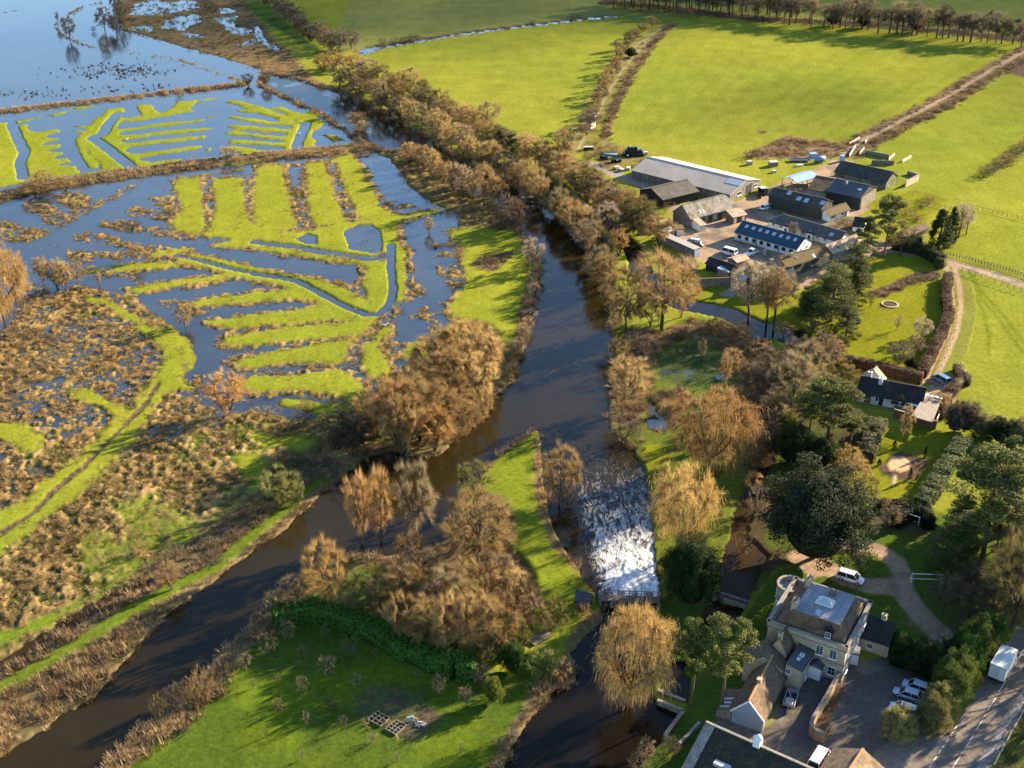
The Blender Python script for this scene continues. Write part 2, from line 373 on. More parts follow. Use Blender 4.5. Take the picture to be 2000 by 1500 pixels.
# rush beds standing in the flood (brown)
for q in ('160,170 350,170 470,250 560,230 700,160 820,100 950,40 1010,30 900,90 760,180 640,240 480,330 400,345 300,270', '420,120 560,90 680,120 660,180 540,220 470,180',
          '-60,280 40,300 130,340 300,360 380,380 300,430 200,460 100,440 0,430 -80,420', '490,430 600,380 750,400 900,440 1000,470 1200,480 1240,500 1100,540 950,500 800,470 640,450',
          '500,510 700,520 900,520 980,540 900,570 700,570 600,600 500,570', '700,320 900,280 1000,330 1250,370 1420,400 1440,430 1300,430 1100,390 950,370 780,350',
          '900,230 1000,200 1200,250 1270,300 1150,290 950,260', '1040,140 1200,120 1300,60 1330,30 1300,160 1280,260 1200,240 1150,170', '440,1080 700,980 900,1000 1000,1100 900,1200 600,1200 300,1180',
          '780,670 950,680 1000,720 900,720', '920,780 1050,770 1000,820 930,815', '1180,880 1400,880 1420,920 1500,950 1600,960 1400,990 1250,930', '1450,90 1560,80 1570,250 1560,330 1480,330 1470,150',
          '1330,120 1400,170 1420,300 1330,340 1290,260', '1800,40 1875,40 1875,350 1790,300'):
    paint(pts(q, B0), C_ROUGH, -.34, 1.2, 1.6, 5, rush=1.9, hn=.16)
for q in ('240,30 380,60 400,200 430,320 350,370 290,330 260,200 240,100', '560,30 650,60 700,180 720,260 660,280 620,180 560,100', '780,30 900,120 1000,180 1130,170 1140,200 1050,230 1000,200 880,100',
          '1060,500 1100,520 1150,640 1200,760 1240,840 1100,860 1080,700', '1330,640 1540,680 1560,760 1480,830 1400,760 1330,700', '1110,1010 1240,930 1330,1020 1330,1120 1250,1160 1290,1060 1200,1010',
          '920,1180 1100,1180 1120,1260 1050,1320 980,1340', '640,1220 700,1180 680,1280 640,1350', '760,1240 800,1330 820,1440 780,1400', '930,930 1060,900 1040,1060 960,1050 940,970', '1290,460 1470,450 1500,480 1320,490', '1310,530 1440,530 1420,560 1330,555', '1310,620 1500,610 1500,640 1330,645'):
    paint(pts(q, B1), C_ROUGH, -.35, 1, 1.4, 5, rush=1.7, hn=.14)
G2 = dict(c=C_MEAD, h=-.10, soft=1.0, jit=.9, js=4, reg='flood_meadow', rush=.03, grow=.55, hn=.05)
SK = dict(c=C_ROUGH, h=-.31, soft=1.2, jit=1.6, js=5, rush=1.2, grow=2.5, hn=.10, reg='flood_meadow')
S0 = ('1320,-10 1450,-10 1460,120 1480,250 1490,370 1440,400 1300,360 1270,300 1350,200 1290,60', '1570,-10 1760,-10 1770,100 1785,240 1830,310 1890,360 1890,430 1700,430 1470,400 1560,340 1580,200',
          '1560,480 1700,445 1890,440 1890,490 1700,490', '790,655 950,620 1180,605 1270,605 1300,625 1200,635 900,665 800,670',
          '1060,560 1150,525 1250,515 1370,505 1380,520 1320,535 1480,560 1700,610 1880,655 1880,682 1750,650 1500,592 1290,548 1150,560',
          '1280,562 1500,604 1700,654 1880,692 1880,735 1700,710 1560,740 1400,760 1250,780 1020,820 940,800 1050,775 1270,745 1480,715 1690,690 1500,635 1300,600',
          '1420,900 1560,870 1880,830 1880,890 1600,910 1430,920', '1500,1040 1650,1020 1880,985 1880,1070 1680,1085 1560,1060', '1650,1160 1880,1125 1880,1210 1680,1215 1640,1190',
          '1720,1330 1880,1295 1880,1360 1760,1370', '1760,1470 1880,1450 1880,1530 1750,1530', '660,660 740,650 740,670 680,680', '620,860 700,870 780,870 900,950 1060,1040 1050,1060 900,1010 760,910 650,890')
S1 = ('20,-100 180,-110 200,0 240,140 260,270 300,345 150,380 0,400 -20,200', '370,-120 470,-130 540,0 570,150 620,230 650,315 440,335 400,200', '580,-160 680,-190 740,-120 800,0 850,80 900,200 1010,262 770,295 720,180 640,0',
          '-20,400 300,380 640,320 1000,270 1130,260 1310,220 1320,240 1130,268 1030,300 1020,360 1030,420 1040,480 1080,520 1075,640 1085,800 1080,880 1020,890 1015,640 1000,500 930,520 860,560 620,530 500,515 200,480 -20,450',
          '-20,470 200,508 500,558 820,598 860,590 970,610 970,880 930,950 850,970 840,900 790,760 820,640 800,622 500,578 -20,495',
          '-20,652 200,690 400,730 560,770 650,800 760,870 850,930 860,965 800,972 650,915 500,835 300,738 -20,686',
          '-20,696 150,718 300,752 480,842 640,932 800,995 890,1005 870,1030 790,1100 730,1140 640,1145 400,1165 -20,1202 -20,1122 300,1080 600,1045 730,1045 700,1025 500,1030 300,1045 -20,1062 -20,1000 200,970 400,945 490,910 440,880 250,870 -20,890 -20,830 150,815 260,795 180,770 -20,725',
          '-20,1292 300,1235 560,1200 640,1180 700,1170 690,1210 640,1260 620,1330 540,1340 300,1320 -20,1367', '-20,1440 250,1440 620,1390 690,1440 760,1520 800,1570 790,1610 700,1630 640,1590 560,1560 300,1530 -20,1560',
          '800,1200 880,1180 900,1260 1000,1420 950,1460 850,1440 800,1340', '880,1140 950,1085 972,1100 900,1170', '1410,370 1600,345 1870,380 2050,420 2060,560 2040,900 1960,1200 1850,1200 1760,1060 1620,1020 1500,1020 1430,990 1440,900 1540,790 1560,700 1520,600 1530,500 1480,440',
          '1130,1200 1260,1170 1240,1300 1100,1300')
for K in (SK, G2):
    for q in S0: paint(pts(q, B0), **K)
    for q in S1: paint(pts(q, B1), **K)
paint(pts('1570,620 1650,570 1760,540 1880,530 1870,560 1790,620 1790,660 1700,680 1640,640', B1), C_ROUGH, 0, .6, .8, bram=.5, rush=0)
for q in ('640,380 740,335 840,340 900,380 920,450 910,525 830,530 690,500', '300,430 370,400 440,410 440,470 360,470'): paint(pts(q, B1), C_MUD, OUT, .5, .6, rush=.06)
for q, w in (('-20,455 300,488 480,527 620,545 820,577 900,570 990,545', 2.2), ('985,480 985,640 1003,800 985,900 900,985 800,985 640,922 480,835 300,742 150,710 -20,688', 2.0)): paint(pts(q, B1), C_MUD, OUT+.3, .4, .4, line=w, rush=.05)
paint(pts('1290,548 1500,598 1700,652 1880,688', B0), C_MUD, OUT+.3, .4, .3, line=1.4)
# lower-left meadow
for q in ('190,300 330,310 550,330 700,370 560,420 460,450 440,390 330,350 180,330', '-30,560 200,555 420,590 420,640 340,700 200,640 60,640 -30,600', '-30,740 60,730 90,780 40,900 -40,990 -80,900'): paint(pts(q, K1), **{**G2, 'rush': .02})
MUDW = dict(c=C_MUD, h=-.34, soft=1.5, jit=2, js=6, hn=.13)
for q in ('-300,150 100,180 500,160 700,100 800,60 1000,60 1050,150 950,300 800,280 500,220 560,330 850,440 700,620 560,620 330,520 150,450 -300,450', '-300,650 60,640 130,760 320,800 420,830 300,900 100,1060 -300,1180', '1250,200 1480,100 1450,330 1700,420 1650,540 1400,540 1250,600 1000,600 1150,460 1200,350',
          '860,660 1050,620 1250,600 1200,720 1050,830 1000,950 880,900 900,780'): paint(pts(q, K0), **MUDW, rush=1.9)
for q in ('860,660 1250,620 1450,540 1750,560 1875,660 1860,920 1700,960 1500,1100 1350,1120 1250,1090 1050,1000 900,900', '540,1060 700,960 900,950 1000,1040 1200,1400 1150,1440 1000,1400 760,1260 620,1230 560,1350 500,1500 100,1500 350,1180',
          '380,540 480,580 500,650 420,760 320,720'): paint(pts(q, K0), C_ROUGH, -.12, 1.5, 2, 6, rush=2.6, hn=.08, cn=(C_MUD, 5, -.1))
for q in ('-100,1480 500,1480 700,1600 860,1650 700,1700 480,1640 200,1680 180,1860 -100,1900',): paint(pts(q, K0), C_ROUGH, -.1, 1.5, 2, 6, rush=2.4, cn=(C_MUD, 5, -.1))
G3 = dict(c=C_MEAD, h=.0, soft=1.8, jit=1.8, js=5, reg='meadow', rush=.05, grow=.6, cn=(C_BANK, 4, -.62))
for q in ('1190,-30 1360,-30 1340,100 1220,240 1120,400 980,560 860,680 700,830 520,1040 340,1180 180,1330 -60,1480 -60,1140 200,1040 420,830 600,690 720,570 830,450 950,370 1060,250 1160,110',
          '510,230 620,220 760,290 960,370 900,440 760,380 600,300', '-60,470 140,470 300,550 330,640 220,700 90,620 -60,580', '1700,720 1900,680 1900,900 1780,880'): paint(pts(q, K0), **G3)
paint(pts('970,1075 1050,1065 1160,1100 1270,1130 1340,1180 1375,1240 1360,1330 1300,1450 1360,1520 1180,1520 1150,1450 1230,1340 1210,1240 1120,1160', B0), **G3)
for q in ('870,1060 1000,980 1300,1120 1500,1190 1700,1090 1900,1000 1900,1120 1700,1230 1400,1370 1150,1520 1000,1400 900,1250', '590,1320 720,1240 800,1320 1000,1420 1100,1480 950,1560 700,1640 620,1480'): paint(pts(q, K0), **{**G3, 'c': (.12, .15, .016), 'rush': .5, 'cn': (C_BANK, 3, -.25)})
paint(pts('-60,1640 200,1560 430,1490 700,1380 850,1240 1050,1130 1190,1080 1400,940 1700,800 1900,660 2000,620 2050,680 1800,900 1500,1060 1180,1180 1060,1260 850,1320 560,1410 360,1530 150,1650 -60,1760', (0, 805)), **{**G3, 'c': (.105, .145, .012), 'rush': .02, 'cn': None})
paint(pts('1160,180 1060,340 900,500 700,700 600,800 400,960 250,1120 -60,1320', K0), C_SOIL, -.2, .4, .5, line=1.3, rush=.35)
paint(pts('170,270 600,10', (0, 1140), 1), C_MUD, -.3, 1, .4, line=.1)
# bank between lower meadow and river: ditch, towpath, reeds
paint(pts('-80,1400 0,1330 70,1270 160,1215 240,1165 300,1130 420,1050 520,985 600,930 640,905'), C_ROUGH, -.05, 1, 1, line=7, rush=0, bram=.8, reed=.5, reg='riverbank')
paint(pts('-80,1360 0,1300 70,1255 150,1205 230,1160 285,1142'), C_MUD, OUT, .6, .8, line=2.6, bram=.05, reed=.1, rush=0)
paint(pts('-100,1440 0,1365 70,1325 140,1285 200,1245 240,1210 300,1180 420,1110 500,1050 560,1000 620,950 680,905'), C_ROUGH, 0, 1, 1, line=8, rush=0, bram=.5, reed=1.3, reg='riverbank')
for q in ('540,680 900,560 1000,640 800,790 650,900 500,960 300,1050 230,1080 0,1060 -60,1000 200,850', '0,1090 110,1160 0,1270 -60,1200', '-60,1330 240,1180 250,1210 50,1370 -60,1400'): paint(pts(q, D0), C_ROUGH, 0, .8, 1, rush=0, reed=3.2, bram=.1, reg='riverbank')
# the river and its side water
RIVER = '520,140 600,160 639,171 687,187 732,213 756,221 790,246 833,267 870,295 905,316 945,330 975,345 1000,365 1030,385 1060,398 1120,450 1165,495 1180,560 1190,640 1202,690 1195,740 1185,790 1190,840 1232,870 1258,905 1270,960 1272,1040 1280,1100 1285,1172 1172,1172 1160,1148 1125,1105 1090,1060 1068,1000 1055,940 1052,880 1056,842 1044,836 1000,866 950,905 925,950 905,1000 880,1050 820,1092 760,1085 690,1070 640,1092 590,1125 540,1165 500,1218 440,1292 400,1342 340,1402 280,1442 230,1492 170,1600 -300,1900 -500,1700 -50,1520 0,1478 60,1436 120,1396 200,1346 245,1290 285,1240 330,1198 420,1132 500,1072 560,1027 620,974 690,912 705,895 760,880 800,887 860,887 900,852 940,822 965,777 1000,742 1020,692 1035,622 1045,562 1060,520 1045,480 1020,442 990,412 960,387 930,377 880,332 850,302 800,292 745,290 708,268 678,251 630,218 568,190 514,162'
paint(pts(RIVER), C_ROUGH, .0, 1.0, 1.2, 4, grow=2.8, rush=0, reed=1.0, bram=.35, reg='riverbank', cn=(C_BANK, 4, -.1))
paint(pts(RIVER), C_MUD, -1.4, .6, .9, 5, rush=0, reed=0, bram=0)
paint(pts('-60,1375 0,1345 65,1310 133,1271 187,1239 240,1204 293,1175 330,1155'), (.085, .115, .012), .25, .4, .25, line=3.2, bram=0, reed=0, rush=0, reg='grass_path')
paint(pts('355,1140 420,1110 500,1040 540,1008 572,986'), (.085, .115, .012), .25, .4, .25, line=2.8, bram=0, reed=0, rush=0, reg='grass_path')
paint(pts('590,962 640,935'), (.085, .115, .012), .25, .4, .25, line=2.4, bram=0, reed=0, rush=0, reg='grass_path')
paint(pts('1180,1178 1282,1178 1272,1230 1270,1300 1280,1372 1335,1392 1297,1442 1262,1482 1240,1510 1220,1900 700,1900 940,1560 962,1515 975,1482 1000,1432 1030,1392 1060,1342 1110,1322 1120,1290 1110,1265 1132,1230 1165,1202'), C_MUD, -1.4, .4, .4, 4)
# fields and their edges, east of the river
paint(pts('640,100 760,-150 1180,-150 1200,20 1230,30 1050,45 900,62 760,86 700,100'), (.165, .165, .045), 0, 3, 1, reg='far_field')
paint(pts('1230,40 1330,30 1600,40 2010,80 2300,60 2500,-150 1200,-150'), (.16, .165, .04), 0, 2, 0)
paint(pts('1190,5 1300,15 1500,38 1700,48 1850,62 2010,80 2200,98'), C_SOIL, .15, 1, 1, line=12, bram=.25, reg='wood_bank')
paint(pts('705,100 760,86 900,64 1050,47 1130,36 1200,32'), C_ROUGH, .1, .6, .6, line=6, bram=.06)
paint(pts('702,103 740,94 760,90 900,66 1050,48 1130,38 1215,30'), C_MUD, OUT, .4, .5, line=2.6)
paint(pts('700,96 745,90 735,98 705,106'), C_MUD, OUT, .4, .5)
paint(pts('1120,290 1150,235 1180,180 1212,130 1245,90 1300,52'), (.15, .145, .035), .02, 1.0, .8, line=11, bram=.03, reg='hedgerow_bank')
for dx in (-1.6, 1.6):
    paint([(x+dx*PXM(y), y) for x, y in pts('1120,292 1150,237 1180,182 1212,132 1245,92 1300,54')], C_DIRT, .02, .3, .2, line=1.0, reg='farm_track')
paint(pts('1180,275 1195,215 1230,150 1265,95 1310,48'), C_ROUGH, .1, .7, .5, line=4, bram=.35, reed=.2)
paint(pts('1655,300 1700,270 1760,240 1830,205 1900,160 2000,104 2300,-40'), C_ROUGH, .05, 1, .8, line=12, bram=.22, reg='hedgerow_bank')
paint(pts('1640,305 1690,272 1720,257 1800,216 1900,158 2000,100 2300,-44'), C_DIRT, .05, .4, .3, line=2.4, bram=0, reg='farm_track')
for i in range(14):                               # tramlines in the big field and the one by the river belt
    t = .05+i*.068; a_ = (1312+t*(2000-1312), 50+t*(92-50)); b_ = (1168+t*(1655-1168), 262+t*(285-262))
    for e in (-.9, .9): paint([(a_[0]+e*PXM(a_[1]), a_[1]), (b_[0]+e*PXM(b_[1]), b_[1])], (.105, .125, .018), None, .5, .2, line=.8, a=.35)
for i in range(7):
    t = .1+i*.13; a_ = (745+t*60, 100+t*95); b_ = (1205-t*75, 55+t*190)
    for e in (-.9, .9): paint([(a_[0], a_[1]+e*GPM(a_[1])), (b_[0], b_[1]+e*GPM(b_[1]))], (.11, .13, .018), None, .5, .2, line=.8, a=.3)
paint(pts('1955,140 2000,110 2400,60 2600,150 2300,190 2000,150'), (.10, .065, .045), 0, .8, .5, reg='ploughed_field')
paint(pts('1450,306 1480,292 1535,265 1600,275 1655,285 1625,311 1560,310 1500,309'), (.19, .125, .07), .1, .8, .8, bram=.2, reed=.7, reg='rough_ground')
paint(pts('1475,258 1490,254 1502,258 1490,262'), C_SOIL, 0, .5, .5)
# farm: yard, tracks, garth
paint(pts('1290,430 1340,420 1440,392 1490,375 1530,352 1590,332 1630,312 1670,315 1650,340 1700,410 1640,440 1560,470 1620,480 1560,500 1535,530 1470,535 1400,530 1350,500 1300,470'), C_GRAV, 0, .6, .5, cn=((.17, .13, .10), 6, -.3), reg='farm_yard')
for l in ('1440,395 1470,410 1490,430 1460,455 1400,470', '1330,470 1400,455 1470,440 1500,415', '1360,480 1420,500 1490,505', '1480,380 1500,372 1560,345 1620,322'):
    for e in (-.8, .8): paint([(x+e*PXM(y), y) for x, y in pts(l)], (.15, .105, .07), None, .4, .4, line=.5, a=.6)
paint(pts('1150,318 1200,340 1260,362 1300,385 1320,410'), (.22, .18, .15), 0, .6, .6, line=5, cn=(C_MEAD, 4, -.5), reg='farm_track')
paint(pts('1160,322 1175,326'), C_MUD, -.5, .3, .3, line=2)
paint(pts('1125,330 1170,350 1220,380 1240,400 1250,430 1190,420 1140,380'), C_ROUGH, 0, 1, 1, cn=(C_MEAD, 5, -.3), bram=.15)
paint(pts('1140,280 1180,275 1260,300 1300,312 1250,330 1180,330'), (.15, .13, .035), 0, 1, 1, cn=(C_SOIL, 4, -.2), bram=.06)
paint(pts('1500,410 1640,420 1700,430 1640,470 1540,450'), (.17, .13, .08), 0, .6, .6, cn=(C_LAWN, 4, -.3))
paint(pts('1700,395 1790,372 1850,390 1800,440 1740,450'), C_LAWN, 0, 1, .5, cn=(C_ROUGH, 5, -.45))
paint(pts('1610,470 1680,485 1720,470 1790,470 1800,500 1700,500 1640,520'), (.22, .16, .11), 0, .5, .5, reg='gravel_drive')
paint(pts('1560,560 1620,525 1700,498 1725,488'), C_DIRT, .01, .4, .3, line=3.2, reg='gravel_drive')
# the garden of the farmhouse
paint(pts('1345,560 1400,555 1560,575 1640,520 1700,505 1740,492 1830,515 1842,560 1838,630 1800,725 1720,730 1640,700 1560,650 1520,640 1440,610 1370,590'), C_LAWN, 0, .6, .3, reg='lawn')
paint(pts('1700,572 1780,535 1828,528 1835,545 1790,552 1720,582'), C_SOIL, .12, .3, .3, bram=.5, reg='flower_bed')
paint(pts('1722,596 1738,589 1756,594 1752,600 1732,602'), C_SOIL, .12, .3, .1, bram=.25, reg='flower_bed')
paint(pts('1405,575 1430,560 1445,568 1430,582'), (.2, .16, .13), .1, .4, .3)
# lane with two ruts, cross lane
paint(pts('1852,515 1872,560 1878,600 1868,650 1850,695 1822,745'), (.14, .15, .03), .0, .5, .3, line=7.5, reg='lane')
for dx in (-1.1, 1.1): paint([(x+dx*PXM(y), y) for x, y in pts('1856,520 1866,560 1868,600 1860,645 1842,690 1815,745')], C_GRAV, .01, .3, .15, line=1.3, reg='lane')
paint(pts('1845,508 1880,520 1940,536 2010,560 2300,650'), C_GRAV, .01, .5, .3, line=4.6, cn=((.18, .15, .11), 3, -.2), reg='lane')
paint(pts('1830,745 1870,740 1880,730 1855,775 1840,760'), C_GRAV, 0, .5, .3, reg='lane')
paint(pts('1820,735 1850,730 1880,740 1860,800 1810,790'), C_GRAV, 0, .5, .4, cn=(C_ROUGH, 3, -.3))
paint(pts('1870,780 1930,800 2000,850 1880,830 1840,815'), (.15, .16, .03), 0, 1.5, 1, cn=(C_ROUGH, 3, -.3), bram=.02)
for q in ('1893,532 1915,580 1950,620 2000,690', '1897,532 1922,575 1960,615 2010,680', '1905,575 1925,620 1932,660 1930,690'): paint(pts(q), (.095, .12, .01), 0, .5, .3, line=1.0, a=.7)
# side stream behind the tree belt, pond, brook to the mill
paint(pts('1060,340 1125,392 1190,442 1238,488 1252,528 1290,575 1340,597'), C_MUD, -1.2, .6, .6, line=5, bram=0)
paint(pts('1330,590 1370,600 1420,610 1460,630 1540,655 1560,668'), C_MUD, -1.2, .5, .5, line=6.5, bram=0)
paint(pts('1475,640 1490,700 1480,760 1495,830 1500,880 1480,940 1455,1000 1440,1060 1415,1120 1395,1160'), C_MUD, -1.0, .7, 1, line=4.5, bram=0)
# strip between river and brook
paint(pts('1200,640 1290,645 1340,620 1420,630 1470,650 1480,700 1480,800 1490,880 1465,950 1445,1050 1400,1150 1380,1210 1290,1370 1275,1300 1285,1180 1280,1090 1270,960 1235,870 1192,830 1198,740'), (.075, .095, .014), 0, 1, .8, reg='islet', bram=.05, reed=.05)
paint(pts('1240,640 1290,650 1350,625 1460,645 1475,700 1480,800 1440,790 1440,730 1400,680 1340,655 1280,690 1270,760 1240,840 1200,830 1200,740 1210,680'), C_ROUGH, .02, 1, 1, bram=.9, reed=.4)
paint(pts('1290,690 1370,665 1420,700 1430,740 1400,755 1330,760 1280,740'), (.05, .065, .022), -.24, 3, 3, 5, hn=.12, reg='islet', bram=0, reed=0)
paint(pts('1273,772 1300,762 1330,756 1372,788 1330,800 1320,827 1295,800'), C_ROUGH, .08, .4, .3, bram=1.0, reed=.8, reg='rough_ground')
paint(pts('1265,775 1300,810 1320,828 1300,850 1260,840'), C_MUD, -.31, 1, 1, hn=.08, bram=0)
paint(pts('1255,870 1285,868 1310,885 1300,915 1262,920'), C_LAWN, .03, .5, .4, bram=0)
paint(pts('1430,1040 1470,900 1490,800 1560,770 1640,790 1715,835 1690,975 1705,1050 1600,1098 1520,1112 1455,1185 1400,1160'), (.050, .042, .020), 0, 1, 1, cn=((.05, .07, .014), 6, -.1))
paint(pts('1235,1500 1297,1440 1336,1394 1400,1400 1385,1470 1330,1900 1200,1900'), (.048, .075, .013), 0, .6, .3)
paint(pts('1440,700 1500,690 1510,800 1500,900 1470,950 1450,900 1465,800'), C_ROUGH, 0, 1, 1, bram=1.0, reed=.2)
paint(pts('1475,640 1490,700 1480,760 1495,830 1500,880 1480,940 1455,1000 1440,1060 1415,1120 1395,1160'), C_MUD, -1.0, .7, 1, line=2.5, bram=0, reed=0)
paint(pts('1378,1172 1452,1186 1428,1240 1366,1220'), C_MUD, -1.2, .3, .1)
paint(pts('1440,1060 1470,1055 1500,1085 1455,1180 1390,1165 1410,1110'), C_MUD, -1.2, .4, .3)
paint(pts('1310,1290 1352,1288 1345,1372 1288,1350'), C_MUD, -1.2, .3, .2)
# the long island
paint(pts('1049,842 1056,880 1052,930 1062,1000 1085,1058 1120,1105 1158,1150 1172,1182 1160,1200 1128,1228 1105,1262 1080,1285 1060,1240 1000,1200 900,1130 870,1060 905,1000 925,950 960,905 1000,870'), (.125, .150, .014), .12, .6, .6, reg='island', bram=0, reed=0)
paint(pts('940,960 985,975 1005,1040 1010,1110 1060,1160 1000,1200 860,1180 720,1160 680,1075 760,1088 880,1052'), C_ROUGH, .05, 1.2, 1.5, cn=(C_SOIL, 5, 0), bram=.35, reg='island')
paint(pts('990,1090 1010,1075 1040,1120 1050,1150 1010,1140'), C_MUD, -.5, 1, .6)
paint(pts('680,1075 740,1090 760,1150 720,1200 640,1200 560,1190 590,1130 640,1095'), (.08, .10, .016), 0, 1.5, 1.5, cn=(C_BANK, 5, 0), bram=.06, reg='island')
paint(pts('1050,860 1052,930 1062,1000 1085,1058 1125,1110'), C_ROUGH, 0, .6, .4, line=1.8, bram=.2, reed=.5)
# orchard
paint(pts('520,1215 600,1210 720,1240 850,1300 940,1320 1060,1290 1105,1300 1060,1340 1030,1390 1000,1430 965,1500 900,1900 -100,1900 190,1560 290,1450 400,1345 450,1290'), C_ORCH, .1, .8, .5, cn=((.085, .115, .010), 9, -.1), reg='orchard')
paint(pts('690,1370 730,1340 800,1345 870,1400 820,1450 780,1440 700,1400'), (.075, .08, .025), .12, .8, .8, cn=((.075, .06, .035), 2.5, -.1), bram=.15)
paint(pts('510,1215 440,1290 400,1345 340,1402 280,1442 230,1492 170,1600'), C_ROUGH, .05, .6, .6, line=4, reed=1.6, bram=.5, reg='riverbank')
paint(pts('1110,1290 1112,1322 1062,1345 1032,1392 1002,1432 978,1482 960,1530 900,1700'), C_ROUGH, .05, .5, .5, line=2.2, reed=.5, bram=.9, reg='riverbank')
paint(pts('1165,1205 1135,1232 1112,1262'), C_ROUGH, .05, .5, .5, line=2.5, bram=.5)
# mill house grounds
paint(pts('1285,1180 1380,1170 1370,1215 1360,1270 1300,1290 1275,1240'), (.045, .080, .013), 0, .6, .3, reg='lawn', bram=0)
paint(pts('1460,1190 1520,1110 1600,1095 1680,1060 1700,1000 1800,1000 1890,1090 1860,1230 1750,1260 1560,1230 1500,1300 1440,1420 1310,1480 1290,1440 1335,1395 1360,1300 1430,1240'), (.055, .085, .012), 0, .6, .4, reg='lawn', cn=(C_BANK, 7, -.5))
paint(pts('1640,1000 1720,1000 1850,1000 2000,1060 2100,1100 1990,1220 1900,1240 1800,1250 1880,1120 1840,1040 1700,1050'), (.075, .06, .035), 0, 2, 1.5, cn=((.06, .09, .014), 6, 0))
paint(pts('1560,980 1690,860 1720,830 1840,840 1880,850 1800,980 1700,985 1690,975'), C_LAWN, 0, .6, .3, reg='lawn')
paint(pts('1716,915 1752,880 1815,900 1790,935 1770,940 1722,925'), C_SOIL, .1, .3, .15, bram=.12, reg='flower_bed')
paint(pts('1733,908 1745,893 1765,893 1778,905 1775,918 1755,925 1738,920'), (.42, .29, .17), .14, .3, .1, bram=0, reg='flower_bed')
paint(pts('1745,945 1748,925'), (.36, .27, .18), .13, .3, .1, line=.8)
DR = dict(c=(.25, .18, .115), h=.0, soft=.4, jit=.35, cn=((.17, .125, .085), 3, -.2), reg='gravel_drive')
for q, w in (('1640,1066 1685,1068 1720,1076 1750,1098 1766,1125 1760,1150', 3.6), ('1760,1150 1700,1145 1650,1130 1610,1105 1560,1088', 4.2), ('1755,1140 1780,1180 1820,1225 1860,1260 1890,1290', 4.2)): paint(pts(q), **DR, line=w)
paint(pts('1690,1130 1765,1130 1790,1185 1740,1160'), **DR)
paint(pts('1560,1110 1600,1080 1615,1100 1625,1120 1590,1128'), **DR)
# car park, yard, road
paint(pts('1640,1320 1668,1290 1740,1282 1790,1300 1835,1330 1850,1420 1800,1440 1740,1448 1720,1475 1740,1900 1480,1900 1500,1520 1380,1470 1400,1400 1440,1400 1500,1420 1540,1340 1600,1340'), C_YARD, .0, .5, .4, cn=((.155, .125, .095), 5, -.2), reg='car_park')
paint(pts('1545,1300 1640,1300 1640,1340 1600,1400 1580,1430 1530,1400 1520,1350'), (.10, .08, .06), 0, .5, .4, cn=(C_YARD, 3, 0))
paint(pts('1590,1428 1600,1400 1620,1370 1640,1335 1650,1345 1625,1400 1612,1445 1600,1450'), C_SOIL, .08, .3, .2, bram=.4, reg='flower_bed')
RDL = pts('2200,960 2060,1130 1961,1265 1930,1316 1885,1386 1850,1442 1815,1498 1700,1680')
RDC = pts('2260,960 2100,1130 1996,1274 1959,1339 1916,1411 1869,1489 1780,1640')
paint([RDL[i] for i in range(8)]+pts('1880,1680 1915,1500 1960,1420 2010,1345 2090,1230 2200,1080 2330,960'), C_TARM, .02, .25, .1, cn=((.18, .155, .135), 6, -.3), reg='road')
paint(pts('1700,1475 1750,1440 1820,1440 1868,1420 1820,1500 1720,1660 1680,1560'), C_TARM, .02, .4, .2, cn=((.2, .17, .14), 4, -.1), reg='road')
paint(pts('1918,1498 1962,1424 2010,1348 2090,1232'), (.2, .18, .17), .12, .3, .15, line=1.8, reg='verge')
paint(pts('1930,1520 1975,1430 2030,1350 2110,1232 2400,1232 2300,1900 1900,1900'), (.07, .075, .02), .05, .5, .3, cn=(C_BANK, 3, -.2), bram=.2, reg='verge')
paint(pts('1950,1265 1920,1312 1880,1375 1850,1430 1825,1440 1840,1400 1880,1330 1930,1262 1965,1210 2040,1110 2060,1120'), (.15, .115, .045), .05, .5, .4, cn=((.10, .12, .02), 4, -.2), bram=.06, reg='verge')

